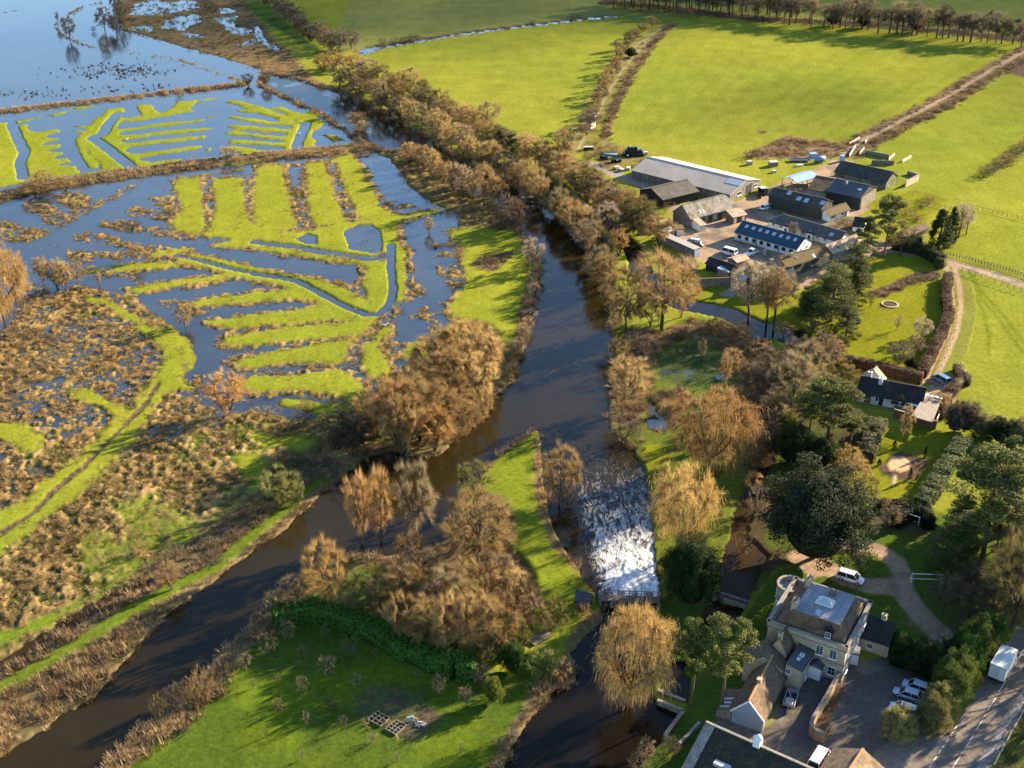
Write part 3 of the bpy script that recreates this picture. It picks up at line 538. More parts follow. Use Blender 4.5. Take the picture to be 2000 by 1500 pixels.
def finish_terrain():
    und = fbm(WX, WY, 60, 5, 3)*.35+fbm(WX, WY, 9, 15, 3)*.05
    fieldish = np.isin(REG, [0])
    H = HGT+np.where(HGT > -.29, und*np.where(fieldish, 1.0, .25)+fbm(WX, WY, 1.2, 31, 2)*.03, 0)
    H = np.where(np.isin(REG, [REGN.index(r) for r in ('road',)]), .02, H)
    # colour variation that belongs to the sward itself
    tint = fbm(WX, WY, 45, 41, 3)[..., None]; t2 = fbm(WX, WY, 5, 43, 3)[..., None]
    C = COL*(1+.12*tint+.10*t2)
    C[..., 0] *= 1+.10*tint[..., 0]
    # sedge ground: lumpy matted stools of dead leaf, wet mud and moss in the gaps between them
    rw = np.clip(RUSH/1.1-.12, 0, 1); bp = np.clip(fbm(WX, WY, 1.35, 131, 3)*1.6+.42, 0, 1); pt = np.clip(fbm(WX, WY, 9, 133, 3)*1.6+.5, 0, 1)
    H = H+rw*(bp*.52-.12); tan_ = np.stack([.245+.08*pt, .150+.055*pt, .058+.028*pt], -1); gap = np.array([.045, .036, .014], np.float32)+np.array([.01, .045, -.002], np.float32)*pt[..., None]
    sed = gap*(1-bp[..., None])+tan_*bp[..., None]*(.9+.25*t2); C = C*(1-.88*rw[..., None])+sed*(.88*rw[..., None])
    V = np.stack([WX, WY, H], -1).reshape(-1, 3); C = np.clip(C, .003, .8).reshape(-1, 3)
    n, m = SH; idx = np.arange(n*m).reshape(n, m)
    # rows run from far to near: keep the faces up
    F = np.stack([idx[1:, :-1], idx[1:, 1:], idx[:-1, 1:], idx[:-1, :-1]], -1).reshape(-1, 4)
    fr = REG[:-1, :-1].reshape(-1)
    deep = (np.max(H.reshape(-1)[F], axis=1) < WZ-.25)
    LAB = {}
    for r, nm in enumerate(REGN):
        sel = F[(fr == r) & ~deep]
        if len(sel) == 0: continue
        u, inv = np.unique(sel, return_inverse=True)
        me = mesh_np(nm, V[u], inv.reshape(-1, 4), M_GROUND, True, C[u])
        o = link(bpy.data.objects.new(nm, me)); tag(o, kind='structure')
    # the country beyond
    far = MB(); far.box((0, 600, -3.0), (14000, 14000, .2)); o = far.build('ground', mat('beyond_grass', (.10, .12, .014), .2, .02), None); tag(o, kind='structure')
    return H
TERR = finish_terrain()
def ground_z(x, y):
    i = min(max(np.searchsorted(XS, x)-1, 0), len(XS)-1); j = min(max(np.searchsorted(YS, y)-1, 0), len(YS)-1)
    return float(max(TERR[j, i], WZ))
# ------------------------------------------------------------------ water
M_WATER = water_material('flood_water', (.024, .028, .030), 1.2, .20, (1, 1, 1), 0, .05, 1.7)
M_RIVER = water_material('river_water', (.017, .0118, .0032), .9, .34, (1, .4, 1), R(8), .08, foam=True, spec=.34)
M_DARK = water_material('pool_water', (.008, .006, .0035), 1.0, .10, (1, 1, 1), 0, .07, spec=.22)
M_BROOK = water_material('brook_water', (.030, .019, .009), 1.0, .12, (1, 1, 1), 0, .1, spec=.08)
def water_sheet(name, px, m, z):
    w = MB(); w.quad(*[P(x, y, z) for x, y in px]); o = w.build(name, m, None); return tag(o, kind='structure')
def river_mesh():
    """river surface as a fine sheet: current ridges and broken white water below the sluice"""
    pl = pts(RIVER); wp = [tuple(P(*p)[:2]) for p in pl]
    xs = np.concatenate([np.arange(-30, 1040, 5.0), np.arange(1040, 1300, 2.5)]); ys = np.concatenate([np.arange(120, 860, 4.0), np.arange(860, 1180, 2.5), np.arange(1180, 1520, 5.0)])
    x, y = np.meshgrid(xs, ys); v = (y-750)/FPX; Z = (CAMZ-WZ)/(SP+v*CP); X = (x-1000)/FPX*Z; Y = Z*(CP-v*SP)
    d = sdf(wp, X, Y); keep = d > -2.5
    # churn: strongest at the sluice, dying away downstream
    w0 = P(1228, 1172)
    t = np.clip((Y-w0.y)/70.0, 0, 1); side = np.clip(1-np.abs(X-(w0.x+4-.10*(Y-w0.y)))/(9.5+.07*(Y-w0.y)), 0, 1)
    ch = np.where((Y > w0.y-.5) & (x > 1050), np.clip(side*2.2, 0, 1)*(.52*np.exp(-(np.maximum(Y-w0.y, 0)/17)**1.4)+.46*(1-t)), 0)
    wx = X+fbm(X, Y, 3.2, 71, 3)*2.2; wy = Y+fbm(X, Y, 3.2, 77, 3)*2.2
    rid = (1-np.abs(fbm(wx, wy*.8, 2.6, 51, 3)))**5*.75+(1-np.abs(fbm(wx, wy, 1.1, 57, 3)))**4*.55
    jets = .5+.5*np.cos((X-w0.x)*2*math.pi/2.35)                   # one jet for each open gate
    near = np.clip(1-(Y-w0.y)/4.5, 0, 1)
    foam = ch*(1-near*.85*(jets < .42))
    foam = np.maximum(foam, np.clip(fbm(X, Y, 16, 83, 2)*.2, 0, .05)*(y > 560))
    z = WZ+ch*(rid-.6)*.45+fbm(X, Y, 4, 61, 3)*.012
    V = np.stack([X, Y, z], -1).reshape(-1, 3); n, m = X.shape; idx = np.arange(n*m).reshape(n, m)
    F = np.stack([idx[1:, :-1], idx[1:, 1:], idx[:-1, 1:], idx[:-1, :-1]], -1).reshape(-1, 4)
    k = keep.reshape(-1)[F].all(1); F = F[k]; u, inv = np.unique(F, return_inverse=True)
    me = mesh_np('river', V[u], inv.reshape(-1, 4), M_RIVER, True, None, foam.reshape(-1)[u])
    tag(link(bpy.data.objects.new('river', me)), kind='structure')
river_mesh()
water_sheet('flood_water', pts('-1500,-150 800,-150 800,100 740,250 760,292 820,330 900,410 930,520 920,640 860,690 790,740 720,800 690,860 600,890 480,970 300,1090 100,1185 0,1255 -60,1300 -1500,1500'), M_WATER, WZ-.004)
water_sheet('bank_ditch', pts('700,880 720,900 420,1110 240,1200 60,1340 -60,1430 -300,1560 -300,1400 0,1220 300,1060 560,910'), M_BROOK, WZ-.007)
water_sheet('mill_pool', pts('1172,1176 1290,1176 1400,1400 1340,1600 1300,2000 700,2000 930,1560 1000,1350 1090,1260'), M_DARK, WZ-.002)
water_sheet('side_stream', pts('1040,330 1300,470 1600,620 1600,700 1420,660 1340,640 1240,560 1150,440'), M_DARK, WZ-.006)
water_sheet('brook', pts('1440,640 1520,640 1540,860 1520,1080 1470,1220 1440,1280 1390,1380 1280,1380 1290,1290 1360,1180 1400,1000 1440,860'), M_BROOK, WZ-.008)
water_sheet('marsh_water', pts('640,-40 1240,10 1240,60 760,130 640,130'), M_WATER, WZ-.006)
water_sheet('islet_flood', pts('1240,650 1440,650 1440,860 1240,860'), M_WATER, WZ-.003)
water_sheet('puddle', pts('1140,310 1200,310 1200,345 1140,345'), M_WATER, WZ-.003)
water_sheet('garden_ditch', pts('970,1060 1060,1060 1070,1170 980,1170'), M_DARK, WZ-.003)

# ------------------------------------------------------------------ rushes, reeds, brambles
rng = np.random.default_rng(11)
def tuft(nb, spread, hgt, wid, droop, r):
    """nb blades: triangles from a small base, leaning out"""
    a = r.random(nb)*2*np.pi; o = np.sqrt(r.random(nb))*spread*.45; lean = .35+.65*r.random(nb)
    bx, by = np.cos(a)*o, np.sin(a)*o; tx, ty = np.cos(a)*(o+spread*lean*.6), np.sin(a)*(o+spread*lean*.6)
    tz = hgt*(.65+.35*r.random(nb))*(1-droop*lean)
    b2 = a+np.pi/2+r.normal(0, .5, nb); wx, wy = np.cos(b2)*wid, np.sin(b2)*wid
    V = np.stack([np.stack([bx-wx, by-wy, -.05+0*bx], -1), np.stack([bx+wx, by+wy, -.05+0*bx], -1), np.stack([tx, ty, tz], -1)], 1)
    return V                                       # nb,3,3
def scatter(D, name, label_kind, tmpl, smin, smax, colors, zadd=0, cap=60000):
    cx = .25*(WX[:-1, :-1]+WX[1:, :-1]+WX[:-1, 1:]+WX[1:, 1:]); ar = np.abs((WX[:-1, 1:]-WX[:-1, :-1])*(WY[:-1, :-1]-WY[1:, :-1]))
    vis = (gx[:-1, :-1] > -60) & (gx[:-1, :-1] < 2060) & (gy[:-1, :-1] < 1560) & (gy[:-1, :-1] > -30)
    lam = np.where(vis, D[:-1, :-1]*ar, 0); cl = fbm(WX[:-1, :-1], WY[:-1, :-1], 3.5, 91, 2)
    lam = lam*np.clip(1+1.6*cl, .05, 2.6)
    n = rng.poisson(lam); jj, ii = np.nonzero(n); rep = n[jj, ii]; jj = np.repeat(jj, rep); ii = np.repeat(ii, rep)
    if len(jj) > cap: s = rng.permutation(len(jj))[:cap]; jj, ii = jj[s], ii[s]
    u, v = rng.random(len(jj)), rng.random(len(jj))
    lerp = lambda A: (A[jj, ii]*(1-u)+A[jj, ii+1]*u)*(1-v)+(A[jj+1, ii]*(1-u)+A[jj+1, ii+1]*u)*v
    px, py, pz = lerp(WX), lerp(WY), np.maximum(lerp(TERR), WZ-.05)
    N_ = len(px); T = len(tmpl); which = rng.integers(0, T, N_); Vs = []; Cs = []
    sc = (smin+(smax-smin)*rng.random(N_)**1.6)*(1+.45*np.clip(fbm(px, py, 7.0, 35, 2), -1, 1)); rot = rng.random(N_)*2*np.pi
    base = np.array(colors, np.float32)[rng.integers(0, len(colors), N_)]*(.8+.4*rng.random((N_, 1)))*(.88+.38*np.clip(fbm(px, py, 9.0, 33, 3), -1, 1))[:, None]
    for t in range(T):
        k = which == t; A = tmpl[t]; s = sc[k][:, None, None]; c, q = np.cos(rot[k])[:, None, None], np.sin(rot[k])[:, None, None]
        X = (A[None, :, :, 0]*c-A[None, :, :, 1]*q)*s+px[k][:, None, None]; Y = (A[None, :, :, 0]*q+A[None, :, :, 1]*c)*s+py[k][:, None, None]
        Zz = A[None, :, :, 2]*s+pz[k][:, None, None]+zadd
        Vs.append(np.stack([X, Y, Zz], -1).reshape(-1, 3))
        nb = A.shape[0]; bl = .9+.2*rng.random((k.sum(), nb, 1, 1)); Cs.append((base[k][:, None, None, :]*bl*np.ones((1, 1, 3, 1))).reshape(-1, 3))
    V = np.concatenate(Vs); C = np.concatenate(Cs); F = np.arange(len(V)).reshape(-1, 3)
    me = mesh_np(name, V, F, M_VEG, False, np.clip(C, 0, .6))
    o = link(bpy.data.objects.new(name, me)); tag(o, label_kind, None, None, 'stuff'); print(name, N_, len(F)); return o
TR = [tuft(26, 1.25, .55, .04, .40, rng) for _ in range(7)]
TE = [tuft(18, 1.0, 1.35, .035, .15, rng) for _ in range(5)]
TB = [tuft(24, 1.5, 1.0, .06, .35, rng) for _ in range(6)]
scatter(RUSH*.75, 'rush_tussocks', 'tan dead rush tussocks scattered over the flooded meadow', TR, .45, 1.3, [(.28, .185, .078), (.32, .215, .095), (.24, .155, .062), (.19, .125, .052), (.22, .17, .06)])
scatter(REED, 'reeds', 'pale dry reeds along the dykes and river banks', TE, .7, 1.3, [(.42, .29, .15), (.36, .24, .12), (.30, .20, .10)])
scatter(BRAM, 'brambles', 'brown bramble and dead undergrowth along banks and beds', TB, .7, 1.5, [(.22, .14, .075), (.27, .175, .09), (.18, .12, .07), (.14, .12, .05)])
# ------------------------------------------------------------------ trees: a few grown skeletons, each copied with its own size, turn and colour
def tubes(lines, n=5):
    """lines: list of (k,3) points, (k,) radii -> verts, faces"""
    V = []; F = []; b = 0
    for p, r in lines:
        p = np.asarray(p, float); k = len(p); t = np.gradient(p, axis=0); t /= np.linalg.norm(t, axis=1)[:, None]+1e-9
        ref = np.where(np.abs(t[:, 2:3]) > .9, np.array([[1., 0, 0]]), np.array([[0., 0, 1]]))
        a = np.cross(t, ref); a /= np.linalg.norm(a, axis=1)[:, None]+1e-9; c = np.cross(t, a)
        ang = np.arange(n)*2*np.pi/n
        ring = p[:, None, :]+(a[:, None, :]*np.cos(ang)[None, :, None]+c[:, None, :]*np.sin(ang)[None, :, None])*np.asarray(r)[:, None, None]
        V.append(ring.reshape(-1, 3)); i = np.arange(k-1)[:, None]*n; j = np.arange(n)[None, :]; j2 = (j+1) % n
        F.append((np.stack([i+j, i+j2, i+n+j2, i+n+j], -1).reshape(-1, 4))+b); b += k*n
    return np.concatenate(V), np.concatenate(F)
def curve(p0, d0, p1, k=6):
    p0, p1, d0 = map(lambda q: np.asarray(q, float), (p0, p1, d0)); L = np.linalg.norm(p1-p0)
    t = np.linspace(0, 1, k)[:, None]; m = p0+d0*L*.55
    return (1-t)**2*p0+2*t*(1-t)*m+t*t*p1
def slivers(base, d, ln, w, r):
    """thin triangles from base along d"""
    s = r.normal(size=d.shape); a = np.cross(d, s); a /= np.linalg.norm(a, axis=1)[:, None]+1e-9
    return np.stack([base-a*w, base+a*w, base+d*ln[:, None]], 1).reshape(-1, 3)
def unit(v): return v/(np.linalg.norm(v, axis=-1)[..., None]+1e-9)
def bare_tree(seed, H, W, kind, ntw):
    r = np.random.default_rng(seed); lim = []; sec = []; rx = W/2
    tr = .016*H+.05
    if kind == 'V': hb, zc, rz, nl = .05*H, .60*H, .42*H, 8
    elif kind == 'S': hb, zc, rz, nl = .03*H, .42*H, .58*H, 12
    elif kind == 'T': hb, zc, rz, nl = .36*H, .66*H, .34*H, 8
    elif kind == 'N': hb, zc, rz, nl = .45*H, .66*H, .34*H, 6
    elif kind == 'W': hb, zc, rz, nl = .25*H, .56*H, .44*H, 10
    else: hb, zc, rz, nl = .20*H, .58*H, .43*H, 9
    top = np.array([r.normal(0, .02*H), r.normal(0, .02*H), hb])
    if kind not in 'VS': lim.append((curve((0, 0, -.3), (0, 0, 1), top, 4), np.linspace(tr*1.25, tr*.85, 4)))
    if kind in 'TNR':                               # a leader carries on up
        lim.append((curve(top, (0, 0, 1), (r.normal(0, .06*W), r.normal(0, .06*W), H*.93), 6), np.linspace(tr*.8, .03, 6)))
    for i in range(nl):
        a = i*2.4+r.normal(0, .3); z0 = r.uniform(.6, 1)*hb if kind not in 'TNR' else hb+r.uniform(-.25, .9)*(H-hb)*.45
        q = r.uniform(.35, 1.0); el = r.uniform(-.15, 1.35) if kind not in 'V' else r.uniform(.25, 1.4)
        e = np.array([math.cos(a)*math.cos(el)*rx*.9, math.sin(a)*math.cos(el)*rx*.9, zc+rz*.9*math.sin(el)-0*q])
        if kind == 'S': e = np.array([math.cos(a)*math.cos(el)*rx*.8, math.sin(a)*math.cos(el)*rx*.8, max(.2*H, zc+.8*rz*math.sin(el)*.6)])
        p0 = np.array([math.cos(a)*tr*.4, math.sin(a)*tr*.4, z0 if kind not in 'VS' else 0.0]); d0 = unit(np.array([math.cos(a)*.8, math.sin(a)*.8, .7 if kind not in 'VS' else 1.4]))
        rr = tr*(.55 if kind not in 'S' else .35)
        lim.append((curve(p0, d0, e, 7), np.linspace(rr, .025, 7)))
    LP = np.concatenate([l[0][2:] for l in lim[(0 if kind in 'VS' else 1):]])
    # secondaries: from the nearest limb towards points spread through the crown
    ns = 110; u = unit(r.normal(size=(ns, 3))); rad = r.uniform(.45, 1.0, ns)**.6
    E = u*rad[:, None]*np.array([rx, rx, rz])+np.array([0, 0, zc])
    az = np.arctan2(E[:, 1], E[:, 0]); lobe = 1+.20*np.sin(2*az+seed)*np.sin(3*az+seed*1.7)+.13*np.sin(5*az+E[:, 2]/H*6+seed)
    E[:, :2] *= lobe[:, None]; E[:, 2] += .05*H*np.sin(3*az+seed*2.1)
    if kind in 'SW': E[:, 2] = np.maximum(E[:, 2], .12*H)
    if kind == 'V':                                 # broom shape: narrow below
        k = np.clip((E[:, 2]/H), .05, 1); E[:, :2] *= np.minimum(1, .35+1.1*k)[:, None]
    for e in E:
        dd = np.linalg.norm(LP-e, axis=1)+.25*np.maximum(0, LP[:, 2]-e[2]); j = np.argmin(dd+r.uniform(0, .12*W, len(dd)))
        p0 = LP[j]; up = np.array([0, 0, .35 if kind != 'V' else .9])
        sec.append((curve(p0, unit(unit(e-p0)+up), e, 4), np.array([.055, .042, .03, .016])*(H/12)))
    SPt = np.stack([s[0] for s in sec])             # ns,4,3
    # twigs in sprays along the secondaries
    i = r.integers(0, ns, ntw); t = r.uniform(.25, 1.0, ntw)*2.999; k = t.astype(int); f = (t-k)[:, None]
    base = SPt[i, k]*(1-f)+SPt[i, k+1]*f; tang = unit(SPt[i, k+1]-SPt[i, k])
    outw = unit(base-np.array([0, 0, zc*.75])); rnd = r.normal(size=(ntw, 3))
    if kind == 'V': d = tang*.7+outw*.35+np.array([0, 0, .55])+rnd*.22; ln = H*r.uniform(.10, .21, ntw)
    elif kind == 'W':
        d = tang*.5+outw*.45+rnd*.4+np.array([0, 0, .1]); ln = H*r.uniform(.06, .12, ntw)
    elif kind in 'TN': d = tang*.6+outw*.5+rnd*.5+np.array([0, 0, .15]); ln = H*r.uniform(.07, .15, ntw)
    else: d = tang*.55+outw*.5+rnd*.34+np.array([0, 0, .42]); ln = H*r.uniform(.08, .16, ntw)
    d = unit(d); w = np.full(ntw, .0017*H)[:, None]*r.uniform(.7, 1.3, (ntw, 1))
    T = slivers(base, d, ln, w, r); tv = np.repeat(r.uniform(.8, 1.15, ntw)*(.94+.12*np.sin(i)), 3)
    if kind == 'W':                                 # hanging whips in curtains
        nw = int(ntw*.5); i2 = r.integers(0, ns, nw); q = SPt[i2, 3]*(.8+.25*r.random((nw, 1)))+r.normal(0, .05*W, (nw, 3))
        dn = unit(np.stack([q[:, 0]*.05, q[:, 1]*.05, -np.full(nw, 1.0)*1.2], -1)+r.normal(0, .22, (nw, 3)))
        l2 = np.minimum(H*r.uniform(.05, .13, nw), np.maximum(q[:, 2]-.3, .3))
        T = np.concatenate([T, slivers(q, dn, l2, np.full((nw, 1), .0019*H), r)]); tv = np.concatenate([tv, np.repeat(r.uniform(.8, 1.15, nw)*(.9+.2*np.sin(i2*1.7)), 3)])
    sv, sf = tubes(sec, 3); F = np.arange(len(T)).reshape(-1, 3)
    sft = np.concatenate([sf[:, [0, 1, 2]], sf[:, [0, 2, 3]]])
    V = np.concatenate([sv, T]); F = np.concatenate([sft, F+len(sv)]); vv = np.concatenate([np.full(len(sv), .55), tv])
    tv_, tf_ = tubes(lim, 5 if kind != 'T' else 6)
    trunk = mesh_np('trunk', tv_, tf_, M_BARK, True); crown = mesh_np('crown', V, F, M_TWIG, False, None, vv)
    return trunk, crown, np.percentile(V[:, 2], 99.5), 2*np.percentile(np.hypot(V[:, 0], V[:, 1]), 96)
def leaf_tris(c, nrm, size, r, flat=.35):
    """one leaf spray per point: triangles roughly facing nrm"""
    n = len(c); a = unit(np.cross(nrm, r.normal(size=(n, 3)))); b = np.cross(unit(nrm), a)
    tilt = unit(nrm)*r.normal(0, flat, (n, 1)); s = size*r.uniform(.6, 1.3, (n, 1))
    return np.stack([c-a*s*.6, c+a*s*.6+tilt*s, c+b*s*1.2+tilt*s*.5], 1).reshape(-1, 3)
def green_tree(seed, H, W, kind, nl):
    r = np.random.default_rng(seed); rx = W/2; lim = []; tr = .018*H+.05
    if kind == 'P':
        lim.append((curve((0, 0, -.3), (0, 0, 1), (r.normal(0, .03*H), r.normal(0, .03*H), H*.9), 7), np.linspace(tr, .06, 7)))
        nc = 50; a = r.random(nc)*6.283; zz = H*(.42+.56*r.random(nc)**.8); rad = rx*np.sqrt(r.random(nc))*(1-.55*np.clip((zz/H-.75)/.25, 0, 1)); rad *= np.clip((zz/H-.42)/.16, .45, 1)
        C = np.stack([np.cos(a)*rad, np.sin(a)*rad, zz], -1); S = np.array([W*.13, W*.13, H*.028])
        for c in C[:22]: lim.append((curve((0, 0, c[2]-.08*H), unit(np.array([c[0], c[1], .3*W])), c, 4), np.linspace(tr*.3, .03, 4)))
    elif kind == 'C':
        lim.append((curve((0, 0, -.3), (0, 0, 1), (0, 0, H*.97), 7), np.linspace(tr*1.1, .04, 7)))
        nc = 85; zz = H*(.10+.88*r.random(nc)); zz = np.round(zz/(H*.085))*(H*.085)+r.normal(0, .012*H, nc); a = r.random(nc)*6.283
        env = rx*np.clip(1.12-zz/H, .1, 1)**.75; rad = env*r.uniform(.35, 1, nc); C = np.stack([np.cos(a)*rad, np.sin(a)*rad, zz-.05*rad], -1); S = np.array([W*.13, W*.13, H*.018])
        for c in C[:36]: lim.append((curve((0, 0, c[2]), unit(np.array([c[0], c[1], .1*W])), c, 4), np.linspace(tr*.25, .03, 4)))
    elif kind == 'K':
        lim.append((curve((0, 0, -.3), (0, 0, 1), (0, 0, H*.9), 4), np.linspace(tr, .05, 4)))
        nc = 90; zz = H*(.03+.95*r.random(nc)); a = r.random(nc)*6.283; env = rx*np.sin(np.clip((1-zz/H), 0, 1)*1.9+.12).clip(.12, 1); rad = env*r.uniform(.55, .95, nc)
        C = np.stack([np.cos(a)*rad, np.sin(a)*rad, zz], -1); S = np.array([W*.13, W*.13, H*.06])
    else:                                           # dense dome of billowing sprays
        lim.append((curve((0, 0, -.3), (0, 0, 1), (0, 0, H*.5), 4), np.linspace(tr*1.2, tr*.5, 4)))
        nc = 240; u = unit(r.normal(size=(nc, 3))); u[:, 2] = np.abs(u[:, 2])*1.15-.28; q = r.uniform(.62, .97, nc)
        C = u*q[:, None]*np.array([rx, rx, H*.56])+np.array([0, 0, H*.40]); C[:, 2] = np.maximum(C[:, 2], .05*H); S = np.array([W*.075, W*.075, H*.055]); az = np.arctan2(C[:, 1], C[:, 0]); C[:, :2] *= (1+.16*np.sin(2*az+seed)+.10*np.sin(5*az+seed*3))[:, None]; C[:, 2] *= 1+.10*np.sin(3*az+seed)
    per = nl//nc; off = r.normal(size=(nc, per, 3)); off /= (np.linalg.norm(off, axis=2)[..., None]+1e-6); off *= r.uniform(.5, 1.05, (nc, per, 1)); cs = r.uniform(.7, 1.45, (nc, 1, 1))
    Pn = (C[:, None, :]+off*S*cs).reshape(-1, 3); nrm = (off/S*S.mean()*1.0+r.normal(0, .5, off.shape)+np.array([0, 0, .3])).reshape(-1, 3)
    T = leaf_tris(Pn, nrm, {'P': .17, 'C': .16, 'K': .22, 'E': .17}[kind]*max(H, W)/13, r)
    cv = np.repeat((r.uniform(.7, 1.3, nc)[:, None]*np.ones((nc, per))).reshape(-1)*r.uniform(.7, 1.3, nc*per), 3)
    V = T; vv = cv
    if kind == 'E':
        th = np.linspace(.05, np.pi*.78, 8); ph = np.linspace(0, 2*np.pi, 15)[:-1]; A, B_ = np.meshgrid(th, ph, indexing='ij')
        Q = np.stack([np.sin(A)*np.cos(B_)*rx*.60, np.sin(A)*np.sin(B_)*rx*.60, np.cos(A)*H*.38+H*.42], -1); tri = []
        for i in range(7):
            for j in range(14): j2 = (j+1) % 14; tri += [Q[i, j], Q[i+1, j], Q[i+1, j2], Q[i, j], Q[i+1, j2], Q[i, j2]]
        V = np.concatenate([T, np.array(tri)]); vv = np.concatenate([cv, np.full(len(tri), .4)])
    crown = mesh_np('crown', V, np.arange(len(V)).reshape(-1, 3), M_LEAF, False, None, vv)
    tv_, tf_ = tubes(lim, 6); trunk = mesh_np('trunk', tv_, tf_, M_PINEBARK if kind in 'PC' else M_BARK, True)
    return trunk, crown, np.percentile(V[:, 2], 99.5), 2*np.percentile(np.hypot(V[:, 0], V[:, 1]), 96)
PROTO = {'V': [bare_tree(s, 11, 9, 'V', 9000) for s in (1, 2, 3)], 'R': [bare_tree(s, 12, 11, 'R', 9500) for s in (4, 5, 6)], 'T': [bare_tree(s, 16, 11, 'T', 5000) for s in (7, 8)],
         'N': [bare_tree(s, 18, 8, 'N', 2600) for s in (9, 10)], 'W': [bare_tree(s, 15, 14, 'W', 9000) for s in (11, 12)], 'S': [bare_tree(s, 5, 6, 'S', 4200) for s in (13, 14, 15)],
         'E': [green_tree(s, 11, 12, 'E', 30000) for s in (16, 17)], 'P': [green_tree(s, 18, 10, 'P', 17000) for s in (18, 19)], 'C': [green_tree(s, 17, 11, 'C', 20000) for s in (20, 21)], 'K': [green_tree(22, 13, 5, 'K', 7000)],
         'O': [bare_tree(s, 4, 4, 'R', 900) for s in (30, 31, 32)]}
NAMES = {'V': 'bare_tree', 'R': 'bare_tree', 'T': 'tall_bare_tree', 'N': 'slender_bare_tree', 'W': 'weeping_willow', 'S': 'shrub', 'E': 'evergreen_tree', 'P': 'pine_tree', 'C': 'conifer_tree', 'K': 'conifer_tree', 'O': 'orchard_tree'}
CATS = {'S': 'shrub'}
HUE = {'gold': (.42, .265, .098), 'orange': (.385, .240, .088), 'brown': (.305, .202, .082), 'tan': (.41, .280, .120), 'grey': (.285, .215, .120), 'mauve': (.18, .138, .092), 'dark': (.13, .095, .06), 'olive': (.20, .17, .06), 'pale': (.38, .30, .20),
       'green': (.080, .105, .020), 'dkgreen': (.030, .044, .014), 'holm': (.044, .050, .025), 'pine': (.115, .120, .034), 'cedar': (.08, .096, .025), 'ygreen': (.14, .15, .022), 'laurel': (.038, .080, .013), 'moss': (.20, .195, .06)}
trng = random.Random(5)
def plant(kind, x, yb, w, h=None, yt=None, hue='brown', label='', group=None, z=None, name=None, cat=None, vi=None):
    """tree standing at px (x, yb); w = crown width in px; top at yt (px) or h metres"""
    z = ground_z(x, yb)-.05 if z is None else z
    p = P(x, yb, max(z, WZ)); hh = h if h else max(HT(x, yb, yt, z), .6); ww = w/PXM(yb)
    pr = PROTO[kind]; tr, cr, H, W = pr[(trng.randrange(len(pr)) if vi is None else vi) % len(pr)]
    r = empty(name or NAMES[kind], p, trng.random()*6.28, label, cat or CATS.get(kind, 'tree'), group)
    r.scale = (ww/W, ww/W, hh/H)
    c0 = HUE[hue] if isinstance(hue, str) else hue
    b0 = trng.uniform(.86, 1.14); j = lambda: b0*trng.uniform(.965, 1.035)
    for nm, me in (('trunk', tr), ('crown', cr)):
        o = link(bpy.data.objects.new(nm, me)); o.parent = r; o.color = (c0[0]*j(), c0[1]*j(), c0[2]*j(), 1)
    return r
def along(line, n):
    L = [0]
    for a, b in zip(line, line[1:]): L.append(L[-1]+math.hypot(b[0]-a[0], (b[1]-a[1])*2))
    out = []
    for i in range(n):
        t = (i+.5)/n*L[-1]
        for k in range(len(line)-1):
            if t <= L[k+1]: f = (t-L[k])/(L[k+1]-L[k]); out.append((line[k][0]+(line[k+1][0]-line[k][0])*f, line[k][1]+(line[k+1][1]-line[k][1])*f)); break
    return out
def row(line, n, kinds, hues, wr, hr, lab, group, jx=6, jy=4, sc=True):
    """a row of single trees; lab has {} for which one"""
    for i, (x, y) in enumerate(along(pts(line), n)):
        x += trng.uniform(-jx, jx); y += trng.uniform(-jy, jy); k = trng.choice(kinds); h = trng.uniform(*hr); w = trng.uniform(*wr)*PXM(y)
        plant(k, x, y, w, h, None, trng.choice(hues), lab.format(nth(i)), group, name='shrub' if k == 'S' else None)
BR = ['brown', 'brown', 'tan', 'grey', 'mauve']
# belt of trees along the far bank of the river
row('650,168 700,186 745,210 790,238 835,260 880,290 920,312 965,334 1005,362 1060,405 1110,452 1160,505 1182,580', 34, 'VVR', BR+['tan', 'grey'], (7, 10), (8, 12), 'bare bankside tree, {} from the far end of the row at the river', 'trees of the waterside row along the river', 7, 4)
row('690,158 740,180 790,206 840,230 890,254 945,280 1000,312 1060,338 1100,362 1150,394 1205,430 1255,465', 29, 'RVV', ['brown', 'grey', 'tan', 'mauve', 'olive'], (10, 14), (8, 12), 'bare tree behind the bankside row, {} from the far end of the belt', 'trees of the middle row in the river belt', 8, 5)
row('735,152 790,174 840,206 900,233 950,260 1010,292 1080,320 1130,345', 13, 'SRS', ['brown', 'tan', 'mauve'], (7, 10), (4, 6.5), 'bush where the river belt meets the yellow field, {} from the far end', 'bushes on the meadow edge of the river belt', 6, 4)
